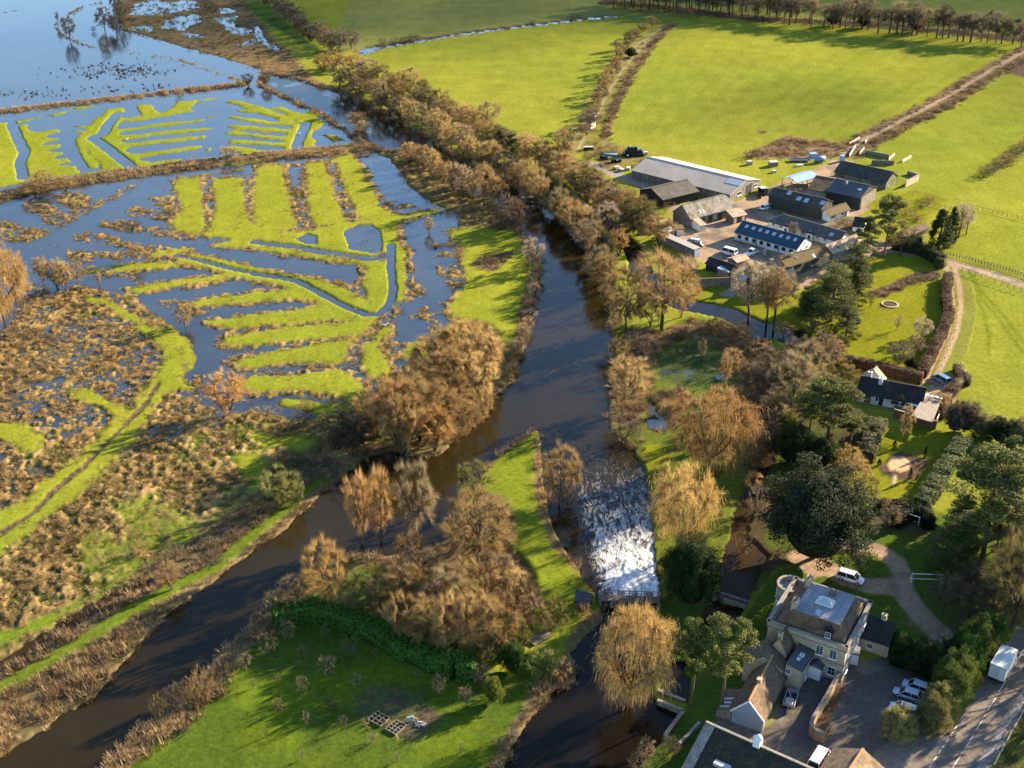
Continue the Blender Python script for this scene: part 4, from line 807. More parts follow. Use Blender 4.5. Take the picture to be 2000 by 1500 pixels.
for x, yb, yt, w, k, hue, lab in ((800, 181, 130, 48, 'T', 'tan', 'tall bare tree standing proud of the belt, farthest of the tall ones'), (872, 247, 190, 50, 'T', 'brown', 'forked tall bare tree above the belt, second of the tall ones'),
    (955, 255, 197, 50, 'T', 'grey', 'bare tree with clear limbs against the sunlit field above the belt'), (978, 300, 250, 36, 'E', (.045, .06, .02), 'ivy green tree among the brown trees of the belt'), (1000, 345, 262, 30, 'P', 'green', 'slim evergreen rising from the brown belt'),
    (1102, 335, 245, 48, 'T', 'tan', 'tall bare tree beside the farm track bend'), (1085, 420, 345, 45, 'E', (.06, .065, .022), 'ivy covered tree leaning over the river opposite the footbridge'), (1190, 460, 395, 60, 'R', 'pale', 'pale grey tree by the side stream near the black barn'),
    (1250, 455, 395, 75, 'R', 'olive', 'broad olive brown tree hiding the side stream beside the black barn'), (1285, 475, 420, 70, 'R', 'brown', 'rounded tree in front of the long pale roofed store'), (1180, 530, 450, 42, 'E', (.06, .065, .022), 'ivy clad leaning tree at the river bend above the wide pool'),
    (1208, 500, 446, 40, 'V', 'orange', 'orange brown tree at the split of the side stream'), (1140, 455, 400, 55, 'V', 'tan', 'tan tree leaning over the river below the footbridge'), (1225, 460, 420, 40, 'S', 'orange', 'reddish shrub beside the hidden side stream')):
    plant(k, x, yb, w, None, yt, hue, lab)
# shaded belt at the top
row('500,0 535,22 570,45 610,80 655,100 690,98', 16, 'RVR', ['mauve', 'mauve', 'dark', 'grey'], (8, 12), (7, 12), 'grey brown tree in the shaded belt beyond the marsh, {} from the top', 'trees of the shaded belt beyond the marsh', 6, 4)
for x, yb, yt, w, lab in ((652, 133, 100, 46, 'golden willow at the far end of the river belt'), (632, 142, 105, 40, 'golden bankside willow beside the marsh corner'), (690, 135, 104, 46, 'golden tree beside the head of the field ditch')): plant('V', x, yb, w, None, yt, 'orange', lab)
row('735,88 790,84 830,78', 4, 'S', ['mauve', 'dark'], (5, 8), (2, 3.2), 'dark bush at the head of the field ditch, {} from the river belt', 'bushes at the head of the field ditch', 4, 1)
for x, y, w, lab in ((1124, 36, 26, 'dark bush halfway along the wet field ditch'), (806, 74, 22, 'dark low bush on the wet ditch near the belt'), (1040, 47, 16, 'small dark bush on the wet field ditch')): plant('S', x, y, w, 2.2, None, 'dark', lab)
# flood edge group below the belt
for i, (x, yb, yt, w, k, hue) in enumerate(((800, 318, 278, 48, 'V', 'tan'), (830, 330, 283, 44, 'V', 'brown'), (845, 345, 290, 40, 'V', 'tan'), (866, 357, 312, 40, 'V', 'brown'), (886, 372, 318, 42, 'V', 'tan'), (905, 378, 322, 44, 'V', 'pale'), (925, 388, 332, 44, 'R', 'tan'), (945, 402, 318, 54, 'T', 'brown'), (968, 400, 345, 48, 'R', 'brown'), (988, 425, 375, 46, 'S', 'mauve'), (1005, 452, 388, 60, 'R', 'dark'), (975, 450, 410, 50, 'S', 'dark'), (1040, 525, 465, 50, 'R', 'pale'))):
    plant(k, x, yb, w, None, yt, hue, 'bare tree between flood meadow and river, %s from the middle bank' % nth(i), 'trees between the flooded meadow and the river')
for x, y, w, h, hue, lab in ((925, 417, 44, 2.2, 'dark', 'dark bramble mound by the flood edge trees'), (960, 412, 40, 2.4, 'dark', 'dark thicket beneath the tall flood edge tree'), (1030, 520, 26, 2.5, 'dark', 'dark bush under the pale bank tree'), (895, 508, 26, 4, 'brown', 'lone rounded bush at the flood edge beside the grass'), (700, 248, 46, 5.5, 'brown', 'rounded bush on the flood bank beside the river'), (708, 262, 34, 5, 'tan', 'smaller bush leaning against the rounded flood bank bush'), (838, 455, 22, 5, 'tan', 'thin sapling standing in flood water'),
    (485, 167, 26, 5, 'dark', 'dark bush where the dykes meet in the lake'), (519, 168, 24, 6, 'mauve', 'bush beside the gap in the lake dyke'), (350, 187, 18, 4, 'brown', 'small bush on the far lake dyke'), (70, 382, 60, 5.5, 'brown', 'brown willow bush in the flood at the middle bank'), (128, 372, 50, 5, 'tan', 'pale willow bush on the middle bank'), (85, 360, 40, 5, 'tan', 'upper willow bush on the middle bank'), (448, 312, 40, 5, 'pale', 'slight pale tree on the middle bank'), (468, 320, 14, 3, 'brown', 'stump like sapling on the middle bank')):
    plant('S' if h < 4.5 else 'V', x, y, w, h, None, hue, lab, name='shrub', cat='shrub')
for x, yb, yt, w, k, lab in ((137, 78, 30, 28, 'R', 'lone tree standing in the lake'), (114, 50, 22, 10, 'N', 'thin tree beside the lone lake tree'), (205, 60, 12, 40, 'R', 'tallest tree of the clump standing in the lake'), (228, 66, 30, 34, 'R', 'right hand tree of the clump in the lake'), (238, 40, 2, 34, 'R', 'rear tree of the clump in the lake'), (183, 62, 50, 12, 'S', 'small bush left of the lake clump'), (206, 94, 68, 22, 'S', 'bush standing nearest in front of the lake clump'), (225, 20, -12, 24, 'R', 'farthest tree of the lake clump at the picture top')):
    plant(k, x, yb, w, None, yt, 'mauve', lab)
row('395,12 408,20 425,22', 3, 'S', ['dark', 'mauve'], (8, 10), (4, 6), 'dark thicket in the marsh, {} from the lake', 'thickets in the marsh', 3, 3)
# left edge
for x, yb, yt, w, lab in ((8, 625, 478, 110, 'great golden willow at the left edge'), (-45, 700, 505, 130, 'second golden willow cut by the left edge'), (25, 560, 490, 60, 'smaller golden willow behind the great one')): plant('W' if w > 100 else 'V', x, yb, w, None, yt, 'gold', lab)
for x, yb, yt, w, lab in ((112, 562, 505, 52, 'pollard willow in flood with dark double trunk'), (128, 566, 510, 42, 'pollard willow standing between its neighbours in flood'), (153, 555, 510, 36, 'round headed pollard willow in flood'), (85, 552, 500, 34, 'pale pollard willow nearest the golden willow'), (194, 557, 530, 14, 'sapling standing alone in dark flood water')): plant('V' if x != 153 else 'R', x, yb, w, None, yt, 'tan', lab)
plant('R', 362, 640, 38, None, 592, 'tan', 'little round tree leaning in the flooded channel'); plant('R', 268, 512, 34, None, 475, 'tan', 'small bare tree beside the straight flood channel')
plant('V', 445, 812, 92, None, 728, 'gold', 'broad golden willow bush alone among the tussocks')
for x, y, w, h, lab in ((262, 442, 40, 1.6, 'dark mound among rushes beside the flood channel'), (330, 415, 24, 1.5, 'brown mound at the rush bed edge')): plant('S', x, y, w, h, None, 'dark', lab)
for i, (x, y, w) in enumerate(((520, 812, 70), (580, 830, 70), (545, 850, 60), (600, 802, 50), (570, 900, 70), (540, 915, 60), (610, 920, 80), (640, 905, 60))): plant('S', x, y, w, trng.uniform(1.8, 2.8), None, trng.choice(['mauve', 'brown', 'dark']), 'bramble thicket beside the lower meadow, %s counting towards the river' % nth(i), 'bramble thickets beside the lower meadow', name='bramble_bush', cat='bush')
# big brown clump on the river bend
for i, (x, yb, yt, w, k, hue) in enumerate(((870, 735, 635, 85, 'V', 'tan'), (905, 740, 628, 90, 'V', 'orange'), (945, 745, 650, 85, 'V', 'tan'), (840, 760, 660, 80, 'V', 'brown'), (880, 790, 680, 95, 'R', 'brown'), (930, 790, 690, 90, 'R', 'tan'), (960, 735, 665, 60, 'R', 'brown'), (735, 855, 745, 85, 'V', 'brown'), (775, 870, 738, 110, 'V', 'orange'), (820, 860, 735, 90, 'V', 'tan'), (860, 855, 745, 90, 'V', 'brown'), (790, 890, 770, 100, 'V', 'tan'), (850, 880, 790, 80, 'V', 'orange'), (905, 835, 760, 75, 'R', 'brown'), (815, 800, 715, 80, 'V', 'tan'), (770, 805, 725, 70, 'V', 'brown'), (940, 815, 755, 50, 'S', 'tan'))):
    plant(k, x, yb, w, None, yt, hue, 'willow of the big thicket on the river bend, %s from the flood' % nth(i), 'willows of the big thicket on the river bend')
for x, yb, yt, w, lab in ((660, 870, 805, 85, 'grey thicket left of the big willow thicket'), (705, 850, 800, 70, 'shaded scrub behind the leaning willow'), (690, 885, 840, 60, 'low dark scrub at the water below the thicket')): plant('R', x, yb, w, None, yt, 'dark' if yt > 803 else 'mauve', lab)
plant('S', 658, 932, 78, None, 882, 'grey', 'rounded bramble dome at the river edge'); plant('V', 548, 990, 80, None, 915, 'moss', 'pale greenish tree on the towpath'); plant('V', 582, 985, 36, None, 940, 'moss', 'slim greenish tree beside the towpath tree'); plant('V', 335, 1152, 40, None, 1095, 'tan', 'small pale tree on the towpath bank')
row('970,740 1000,730 1010,690 1028,650 1040,605 1045,570', 9, 'S', ['tan', 'pale', 'brown'], (3, 4.5), (2, 3.6), 'reedy bush at the grass bank of the river, {} from the thicket', 'reedy bushes on the grass bank of the river', 3, 4)
row('250,1070 300,1100 400,1075 430,1060 490,1020 530,1000 395,1110', 8, 'S', ['brown', 'mauve', 'grey'], (3, 5), (1.8, 3), 'brown bush on the towpath bank, {} along', 'bushes on the towpath bank', 8, 4)
for x, yb, yt, w, hue, lab in ((398, 1362, 1303, 52, 'brown', 'rounded brown bush on the orchard bank'), (345, 1385, 1335, 50, 'mauve', 'grey rounded bush beside the brown one on the orchard bank'), (365, 1370, 1325, 30, 'brown', 'small bush between the two rounded orchard bank bushes'), (310, 1400, 1358, 36, 'gold', 'bright orange dogwood bush on the orchard bank')): plant('S', x, yb, w, None, yt, hue, lab)
# the island
for x, yb, yt, w, k, hue, lab in ((706, 1060, 918, 58, 'V', 'gold', 'golden upright willow, left of the pair on the island tip'), (745, 1062, 910, 60, 'V', 'gold', 'golden upright willow, right of the pair on the island tip'), (815, 1065, 900, 92, 'R', 'grey', 'tall pointed grey tree beside the golden pair'), (800, 1110, 1040, 60, 'R', 'brown', 'brown tree below the pointed grey tree'),
    (925, 985, 900, 70, 'R', 'moss', 'mossy grey tree at the left of the island grass'), (935, 1110, 960, 150, 'R', 'brown', 'largest brown round tree on the island'), (895, 1090, 1010, 70, 'R', 'tan', 'brown tree tucked left of the largest one'), (1092, 985, 868, 88, 'R', 'brown', 'ivy stemmed tree overhanging the white water'), (1110, 990, 950, 40, 'S', 'dark', 'dark low growth beneath the ivy stemmed tree'),
    (640, 1190, 1055, 100, 'R', 'orange', 'orange brown tree above the laurel hedge'), (575, 1195, 1130, 80, 'R', 'grey', 'grey tree above the left end of the laurel hedge'), (540, 1205, 1150, 60, 'S', 'grey', 'greyish bush at the river end of the laurel hedge'), (700, 1205, 1120, 70, 'R', 'moss', 'mossy green tree in the island scrub'), (745, 1195, 1130, 70, 'R', 'grey', 'grey tree beside the mossy one in the island scrub'), (735, 1140, 1085, 60, 'S', 'brown', 'brown scrub near the river behind the mossy tree')): plant(k, x, yb, w, None, yt, hue, lab)
for i, (x, yb, yt, w, hue) in enumerate(((830, 1150, 1075, 90, 'grey'), (975, 1160, 1080, 90, 'grey'), (870, 1215, 1115, 110, 'grey'), (1040, 1235, 1165, 70, 'grey'), (800, 1200, 1105, 105, 'brown'), (850, 1195, 1105, 100, 'brown'), (900, 1190, 1100, 95, 'tan'), (950, 1190, 1105, 90, 'brown'), (1000, 1190, 1110, 85, 'tan'), (1030, 1200, 1140, 70, 'brown'), (790, 1250, 1165, 95, 'tan'), (840, 1270, 1170, 100, 'tan'), (885, 1274, 1165, 110, 'tan'), (935, 1272, 1162, 110, 'tan'), (975, 1270, 1165, 95, 'brown'), (915, 1240, 1140, 100, 'brown'), (1010, 1240, 1180, 70, 'tan'), (760, 1220, 1150, 70, 'brown'), (1000, 1276, 1215, 80, 'moss'), (960, 1290, 1225, 70, 'tan'))):
    plant('VR'[i % 2], x, yb, w, None, yt, hue, 'brown tree of the dense island wood, %s from the river' % nth(i), 'trees of the dense wood on the island')
for x, yb, yt, w, k, hue, lab in ((1082, 1228, 1165, 66, 'S', 'brown', 'round brown bush beside the island path'), (1136, 1205, 1178, 36, 'S', 'orange', 'small russet bush in front of the sluice hut'), (1155, 1150, 1122, 34, 'S', 'dark', 'dark bush at the sluice end of the island'), (1060, 1320, 1268, 70, 'S', 'moss', 'mossy bush on the pool bank below the deck'), (1095, 1325, 1285, 44, 'S', 'tan', 'tan bush leaning over the mill pool'), (1000, 1310, 1255, 60, 'E', 'laurel', 'bright laurel bush at the end of the orchard hedge'), (964, 1372, 1322, 44, 'E', 'ygreen', 'clipped round evergreen bush in the orchard')): plant(k, x, yb, w, None, yt, hue, lab, name='shrub', cat='shrub')
# orchard
for i, (x, yb, w, h) in enumerate(((564, 1252, 34, 4.2), (525, 1278, 44, 4.2), (500, 1262, 40, 4), (636, 1252, 22, 3.4), (684, 1286, 36, 4.4), (591, 1286, 26, 2.8), (641, 1322, 42, 4.2), (593, 1358, 30, 3.8), (697, 1340, 30, 2.2), (644, 1382, 28, 2.6), (545, 1390, 24, 2.6), (599, 1418, 16, 3), (671, 1424, 20, 2.8), (729, 1450, 26, 1.8), (857, 1357, 32, 3.8), (911, 1382, 34, 4.2), (940, 1338, 44, 4.2), (900, 1470, 20, 1.8), (775, 1488, 16, 1.8), (591, 1484, 12, 2.2), (543, 1330, 14, 1.4), (733, 1292, 14, 2.6), (815, 1325, 14, 2), (495, 1345, 18, 2), (480, 1310, 30, 3.6), (520, 1440, 12, 2))):
    plant('O', x, yb, w, h, None, trng.choice(['pale', 'grey', 'pale', 'mauve']), 'small leafless fruit tree on the orchard grass, %s from the laurel hedge' % nth(i), 'fruit trees in the orchard')
# between river and brook
for x, yb, yt, w, k, hue, lab in ((1292, 645, 488, 140, 'T', 'tan', 'great spreading tree with dark limbs above the river'), (1330, 620, 520, 70, 'R', 'orange', 'russet tree behind the great spreading tree'), (1222, 648, 518, 95, 'R', 'brown', 'ivy stemmed brown tree left of the great spreading one'), (1270, 640, 560, 70, 'R', 'brown', 'brown tree filling the gap beside the great spreading one'), (1212, 600, 540, 50, 'S', 'dark', 'dark bush leaning to the river below the brown tree'), (1225, 800, 695, 90, 'R', 'tan', 'tan bare tree on the bank above the rapids'), (1218, 860, 800, 80, 'S', 'mauve', 'dark scrub at the bank end above the rapids'), (1205, 700, 655, 50, 'S', 'brown', 'brown scrub on the river bank below the great tree'), (1225, 730, 690, 60, 'S', 'brown', 'second clump of brown scrub on the river bank'), (1240, 690, 650, 50, 'S', 'mauve', 'scrub behind the river bank by the wet lawn'),
    (1385, 925, 770, 178, 'W', 'orange', 'largest weeping willow between river and brook'), (1330, 1080, 912, 128, 'W', 'gold', 'golden weeping willow beside the white water'), (1345, 1180, 1052, 138, 'E', 'dkgreen', 'dark yew beside the sluice lawn'), (1232, 1380, 1182, 160, 'W', 'gold', 'golden weeping willow overhanging the mill pool'), (1415, 770, 690, 30, 'N', 'orange', 'slim leaning tree on the wet lawn'), (1370, 705, 660, 20, 'O', 'grey', 'thin young tree on the wet lawn'), (1340, 690, 662, 16, 'O', 'grey', 'sapling at the edge of the wet lawn')): plant(k, x, yb, w, None, yt, hue, lab)
for i, (x, y, w, h, hue) in enumerate(((1440, 660, 60, 5, 'brown'), (1400, 645, 50, 3, 'tan'), (1430, 720, 50, 5.5, 'orange'), (1475, 690, 60, 4, 'brown'), (1465, 740, 60, 4.5, 'mauve'), (1500, 720, 70, 5.5, 'mauve'), (1480, 790, 60, 5, 'brown'), (1500, 850, 70, 5.5, 'mauve'), (1480, 910, 50, 5, 'brown'), (1470, 960, 40, 4.5, 'orange'), (1455, 1010, 36, 4, 'brown'), (1530, 660, 50, 4, 'brown'))):
    plant('SR'[i % 2], x, y, w, h, None, hue, 'bare scrub along the brook, %s going down to the mill' % nth(i), 'scrub along the brook', name='shrub', cat='shrub')
for i, (x, yb, yt, w, k, hue) in enumerate(((1545, 800, 685, 95, 'R', 'grey'), (1520, 770, 690, 70, 'R', 'mauve'), (1575, 760, 668, 80, 'R', 'grey'), (1600, 730, 650, 70, 'R', 'mauve'), (1570, 765, 705, 40, 'W', 'orange'), (1620, 720, 660, 60, 'R', 'brown'))): plant(k, x, yb, w, None, yt, hue, 'leafless tree between brook and farmhouse lawn, %s from the brook' % nth(i), 'leafless trees between brook and lawn')
for x, yb, yt, w, k, hue, lab in ((1462, 628, 510, 88, 'T', 'pale', 'pale trunked tall tree in front of the conservatory'), (1497, 632, 525, 66, 'T', 'brown', 'dark trunked tree before the stone farmhouse, left of two'), (1512, 632, 522, 80, 'T', 'brown', 'dark trunked tree before the stone farmhouse, right of two'), (1546, 480, 432, 26, 'N', 'mauve', 'thin bare tree behind the white cottage row'),
    (1726, 502, 382, 60, 'P', 'pine', 'tall lone pine with a bare pale trunk by the garden'), (1692, 492, 425, 52, 'C', 'dkgreen', 'dark yew like conifer beside the lone pine'), (1757, 500, 432, 60, 'T', 'olive', 'bare garden tree beside the lone pine'), (1662, 582, 480, 76, 'C', 'cedar', 'taller dark cedar on the farmhouse lawn'), (1668, 592, 520, 40, 'C', 'pine', 'slim light conifer beside the taller cedar'), (1622, 628, 520, 100, 'C', 'cedar', 'wide spreading cedar nearest the farmhouse drive'), (1580, 610, 560, 60, 'C', 'cedar', 'low cedar branch mass beside the farmhouse'), (1652, 655, 600, 50, 'C', 'cedar', 'smaller cedar at the lawn edge above the brook'),
    (1832, 488, 410, 44, 'K', 'dkgreen', 'broader of two dark columnar conifers'), (1854, 478, 405, 26, 'K', 'dkgreen', 'slimmer of two dark columnar conifers'), (1872, 465, 396, 40, 'N', 'pale', 'cluster of thin pale trees behind the conifers'), (1887, 458, 400, 30, 'N', 'pale', 'thin pale trees at the field side of the conifers'),
    (1755, 712, 668, 50, 'R', 'mauve', 'small spreading tree near the lawn corner'), (1800, 660, 620, 40, 'R', 'pale', 'small pale tree beside the garden hedge'), (1752, 645, 612, 22, 'O', 'pale', 'young tree with pale branches on the lawn'), (1700, 600, 562, 18, 'O', 'olive', 'sapling beside the round flower bed'), (1778, 725, 698, 28, 'E', 'dkgreen', 'dark clipped bush in the lawn corner'), (1785, 690, 655, 40, 'R', 'mauve', 'mauve shrub tree against the garden hedge'), (1565, 668, 640, 30, 'E', 'dkgreen', 'dark evergreen bush by the brook below the lawn'), (1612, 672, 648, 36, 'E', 'dkgreen', 'evergreen bush left of the palm like shrub'), (1640, 686, 655, 36, 'E', 'green', 'spiky evergreen shrub at the lawn edge'), (1590, 650, 618, 50, 'S', 'mauve', 'bare bush under the wide cedar'),
    (1612, 880, 742, 112, 'P', 'pine', 'many stemmed pine beside the white cottage'), (1580, 850, 760, 60, 'P', 'green', 'dark green pine left of the many stemmed one'), (1545, 905, 830, 90, 'E', 'dkgreen', 'dark holly mass below the pines'), (1600, 915, 850, 70, 'E', 'dkgreen', 'second dark holly mass beside the hedge garden'), (1535, 850, 808, 60, 'E', 'ygreen', 'yellowish evergreen at the brook edge'), (1588, 1090, 912, 226, 'E', 'holm', 'huge dark holm oak beside the mill house'), (1665, 960, 890, 60, 'R', 'tan', 'tan bare tree beside the formal garden'), (1690, 980, 930, 50, 'R', 'olive', 'greenish bare tree at the formal garden corner'), (1735, 1032, 985, 44, 'R', 'mauve', 'bare bush beside the goal posts'),
    (1912, 1120, 882, 165, 'P', 'pine', 'giant pine with dark trunk at the lower right'), (1860, 1130, 1010, 90, 'C', 'cedar', 'spreading conifer beneath the giant pine'), (1972, 1235, 1035, 130, 'R', 'olive', 'large grey green bare tree beside the road'), (1900, 1180, 1100, 80, 'R', 'mauve', 'bare tree in the shade behind the road hedge'), (2010, 1100, 960, 100, 'P', 'pine', 'pine cut by the right edge'), (1940, 1180, 1090, 80, 'R', 'mauve', 'bare tree in deep shade left of the roadside tree'),
    (1408, 1390, 1212, 104, 'P', (.12, .13, .035), 'Scots pine with pale trunk beside the mill house lawn'), (1350, 1380, 1216, 72, 'P', (.09, .11, .03), 'Scots pine with ivy dark trunk above the mill pool'), (1765, 860, 790, 30, 'R', 'tan', 'small bare tree in front of the white cottage'), (1755, 800, 772, 30, 'S', 'tan', 'tan shrub against the white cottage wall'), (1830, 800, 768, 50, 'R', 'tan', 'bare tree over the carport roof')): plant(k, x, yb, w, None, yt, hue, lab)
# farm and lane growth
for i, (x, y, w, h, hue) in enumerate(((1180, 300, 40, 3, 'mauve'), (1150, 312, 30, 2.4, 'dark'), (1265, 322, 36, 2.6, 'dark'), (1200, 298, 24, 2, 'brown'), (1165, 280, 20, 2.2, 'brown'), (1160, 350, 50, 3, 'brown'), (1200, 365, 50, 2.4, 'mauve'), (1230, 375, 30, 2, 'dark'), (1150, 380, 60, 4, 'brown'), (1210, 395, 70, 4, 'tan'), (1465, 308, 34, 2.8, 'dark'), (1300, 405, 40, 2.6, 'brown'))): plant('S', x, y, w, h, None, hue, 'scrub bush on the rough ground beside the farm, %s from the track' % nth(i), 'scrub on the rough ground beside the farm')
for i, (x, y, w, h, hue) in enumerate(((1755, 402, 26, 3, 'mauve'), (1800, 405, 30, 2.2, 'dark'), (1790, 430, 34, 2.4, 'mauve'), (1770, 420, 30, 2.4, 'brown'), (1815, 390, 34, 2, 'brown'), (1870, 450, 40, 2.4, 'tan'), (1885, 440, 24, 2.2, 'brown'), (1655, 445, 30, 3.5, 'dark'), (1640, 440, 24, 3, 'mauve'), (1565, 468, 20, 2.6, 'dark'))): plant('S', x, y, w, h, None, hue, 'bush on the grass behind the farm, %s from the barns' % nth(i), 'bushes on the grass behind the farm')
row('1145,268 1168,205 1190,160 1215,110 1245,70 1280,52', 20, 'RSR', ['mauve', 'brown', 'dark', 'brown'], (5, 8), (4, 8), 'bush on the river side of the field track, {} from the farm', 'hedgerow bushes on the river side of the field track', 2, 3)
row('1178,265 1200,215 1230,160 1265,100 1305,50', 12, 'S', ['dark', 'mauve', 'brown'], (3.5, 6), (1.8, 3.2), 'low bush on the field side of the track, {} from the farm', 'hedgerow bushes on the field side of the field track', 2, 3)
plant('N', 1205, 100, 18, None, 78, 'pale', 'pale bare tree on the field track hedge'); plant('E', 1232, 112, 28, 4.5, None, 'dkgreen', 'dark evergreen bush across the field track')
row('1700,285 1740,265 1790,238 1840,212 1900,178 1960,140', 16, 'S', ['brown', 'mauve', 'brown', 'tan'], (4, 7), (1.5, 2.6), 'low bush on the straight hedge right of the farm, {} from the barns', 'bushes of the straight hedge right of the farm', 4, 3)
row('1915,350 1940,335 1965,318 1990,300 2020,280', 9, 'S', ['mauve', 'brown', 'olive'], (5, 8), (2.4, 4.5), 'bush of the short field hedge at the right edge, {} from its end', 'bushes of the short field hedge at the right edge', 4, 3)
# wood edge along the top
row('1195,18 1300,24 1400,32 1500,42 1600,52 1700,62 1800,72 1900,80 2000,92', 52, 'NNT', ['mauve', 'dark', 'mauve', 'grey'], (8, 12), (11, 17), 'leafless tree of the far row along the top, {} from the ditch', 'leafless trees of the far row along the top', 7, 3)
row('1190,8 1300,14 1400,20 1500,30 1560,36', 26, 'NT', ['mauve', 'dark'], (8, 12), (11, 16), 'leafless tree behind the far row at the top, {} from the ditch', 'leafless trees of the second far row', 8, 3)
for x, y, w, h, lab in ((1627, 50, 28, 6.5, 'dark dome shaped evergreen in the far row, nearest the farm side'), (1686, 54, 28, 6.8, 'dark dome shaped evergreen in the far row, middle one of three'), (1787, 62, 34, 8.5, 'dark taller evergreen in the far row')): plant('E', x, y, w, h, None, (.05, .045, .032), lab)
# dark shrubs right of the cottage and along the road
row('1850,842 1890,850 1930,855 1970,865 2020,880', 9, 'EES', ['dkgreen', 'dark', 'olive'], (5, 8), (4.5, 7), 'dark shrub below the right meadow, {} from the cottage', 'dark shrubs below the right meadow', 4, 6)
for i, (x, yb, yt, w, hue) in enumerate(((1925, 1275, 1198, 66, 'laurel'), (1900, 1295, 1208, 90, 'green'), (1905, 1270, 1210, 70, 'laurel'), (1880, 1325, 1245, 84, 'laurel'), (1862, 1350, 1270, 80, 'green'), (1885, 1300, 1235, 70, 'laurel'), (1850, 1380, 1300, 84, 'green'), (1832, 1405, 1335, 74, 'moss'), (1815, 1430, 1358, 70, 'olive'), (1840, 1390, 1325, 60, 'green'), (1800, 1312, 1250, 80, 'dkgreen'), (1770, 1302, 1252, 70, 'dkgreen'), (1755, 1275, 1235, 50, 'laurel'), (1835, 1318, 1255, 80, 'dkgreen'), (1868, 1310, 1240, 70, 'laurel'))): plant('E', x, yb, w, None, yt, hue, 'evergreen shrub of the thick roadside screen, %s down the road' % nth(i), 'evergreen shrubs of the roadside screen', name='evergreen_shrub', cat='shrub')
for x, yb, yt, w, hue, lab in ((1752, 1440, 1385, 84, 'olive', 'rounded ivy mound at the car park entrance'), (1262, 1480, 1440, 40, 'grey', 'grey shrub on the pool wall at the bottom'), (1245, 1500, 1470, 44, 'mauve', 'bare shrub at the bottom edge by the pool'), (1310, 1470, 1440, 40, 'mauve', 'bare shrub beside the bottom stone roof')): plant('E' if hue == 'olive' else 'S', x, yb, w, None, yt, hue, lab, name='shrub', cat='shrub')
# unseen neighbours across the road whose shade falls on it
for (x, y), lb in zip(((2075, 1390), (2100, 1290), (2050, 1480), (2130, 1200)), ('bare tree across the road opposite the truck', 'bare tree across the road above the truck', 'bare tree across the road at the bottom corner', 'bare tree across the road at its far end')): plant('R', x, y, 110, 13, None, 'brown', lb, 'roadside trees beyond the road')

for i, (x, y, w, h, k, hue) in enumerate(((1490, 770, 70, 8, 'R', 'mauve'), (1512, 830, 70, 8, 'R', 'grey'), (1500, 890, 60, 7, 'R', 'mauve'), (1560, 720, 70, 8, 'R', 'mauve'), (1600, 800, 80, 9, 'R', 'grey'), (1640, 760, 70, 7, 'R', 'brown'), (1660, 870, 60, 8, 'P', 'pine'), (1560, 900, 70, 8, 'E', 'dkgreen'), (1650, 930, 60, 7, 'R', 'brown'), (1480, 1000, 50, 6, 'S', 'mauve'), (1450, 1080, 46, 5, 'S', 'brown'))):
    plant(k, x, y, w, h, None, hue, 'tree of the shady belt between brook and cottage, %s going towards the mill' % nth(i), 'trees of the shady belt by the cottage')
for i, (x, y, w, h, k, hue) in enumerate(((1870, 1060, 80, 10, 'C', 'cedar'), (1945, 1075, 90, 13, 'R', 'mauve'), (1985, 985, 100, 14, 'P', 'pine'), (1835, 1100, 60, 7, 'S', 'mauve'), (1992, 1150, 110, 14, 'R', 'grey'), (1890, 1220, 70, 8, 'R', 'mauve'))):
    plant(k, x, y, w, h, None, hue, 'tree in the dark grove around the giant pine, %s from its left side' % nth(i), 'trees of the dark grove around the giant pine')
# the tall trees just right of the frame, which shade the drive and the car park
for (x, y, w, h, k), lb in zip(((2030, 1010, 150, 19, 'P'), (2090, 1070, 150, 20, 'P'), (2150, 1010, 150, 19, 'C'), (2040, 1180, 120, 15, 'R'), (2105, 1150, 130, 17, 'R'), (2180, 1110, 150, 18, 'P'), (1975, 1010, 90, 13, 'C'), (1840, 1200, 70, 8, 'R')),
    ('pine beyond the right edge level with the formal garden', 'pine beyond the right edge behind the roadside tree', 'cedar beyond the right edge above the road', 'bare roadside tree beyond the right edge', 'second bare roadside tree beyond the right edge', 'far pine beyond the road at the right', 'dark conifer behind the giant pine', 'bare tree in shade at the end of the gravel drive')): plant(k, x, y, w, h, None, 'cedar' if k in 'PC' else 'mauve', lb)
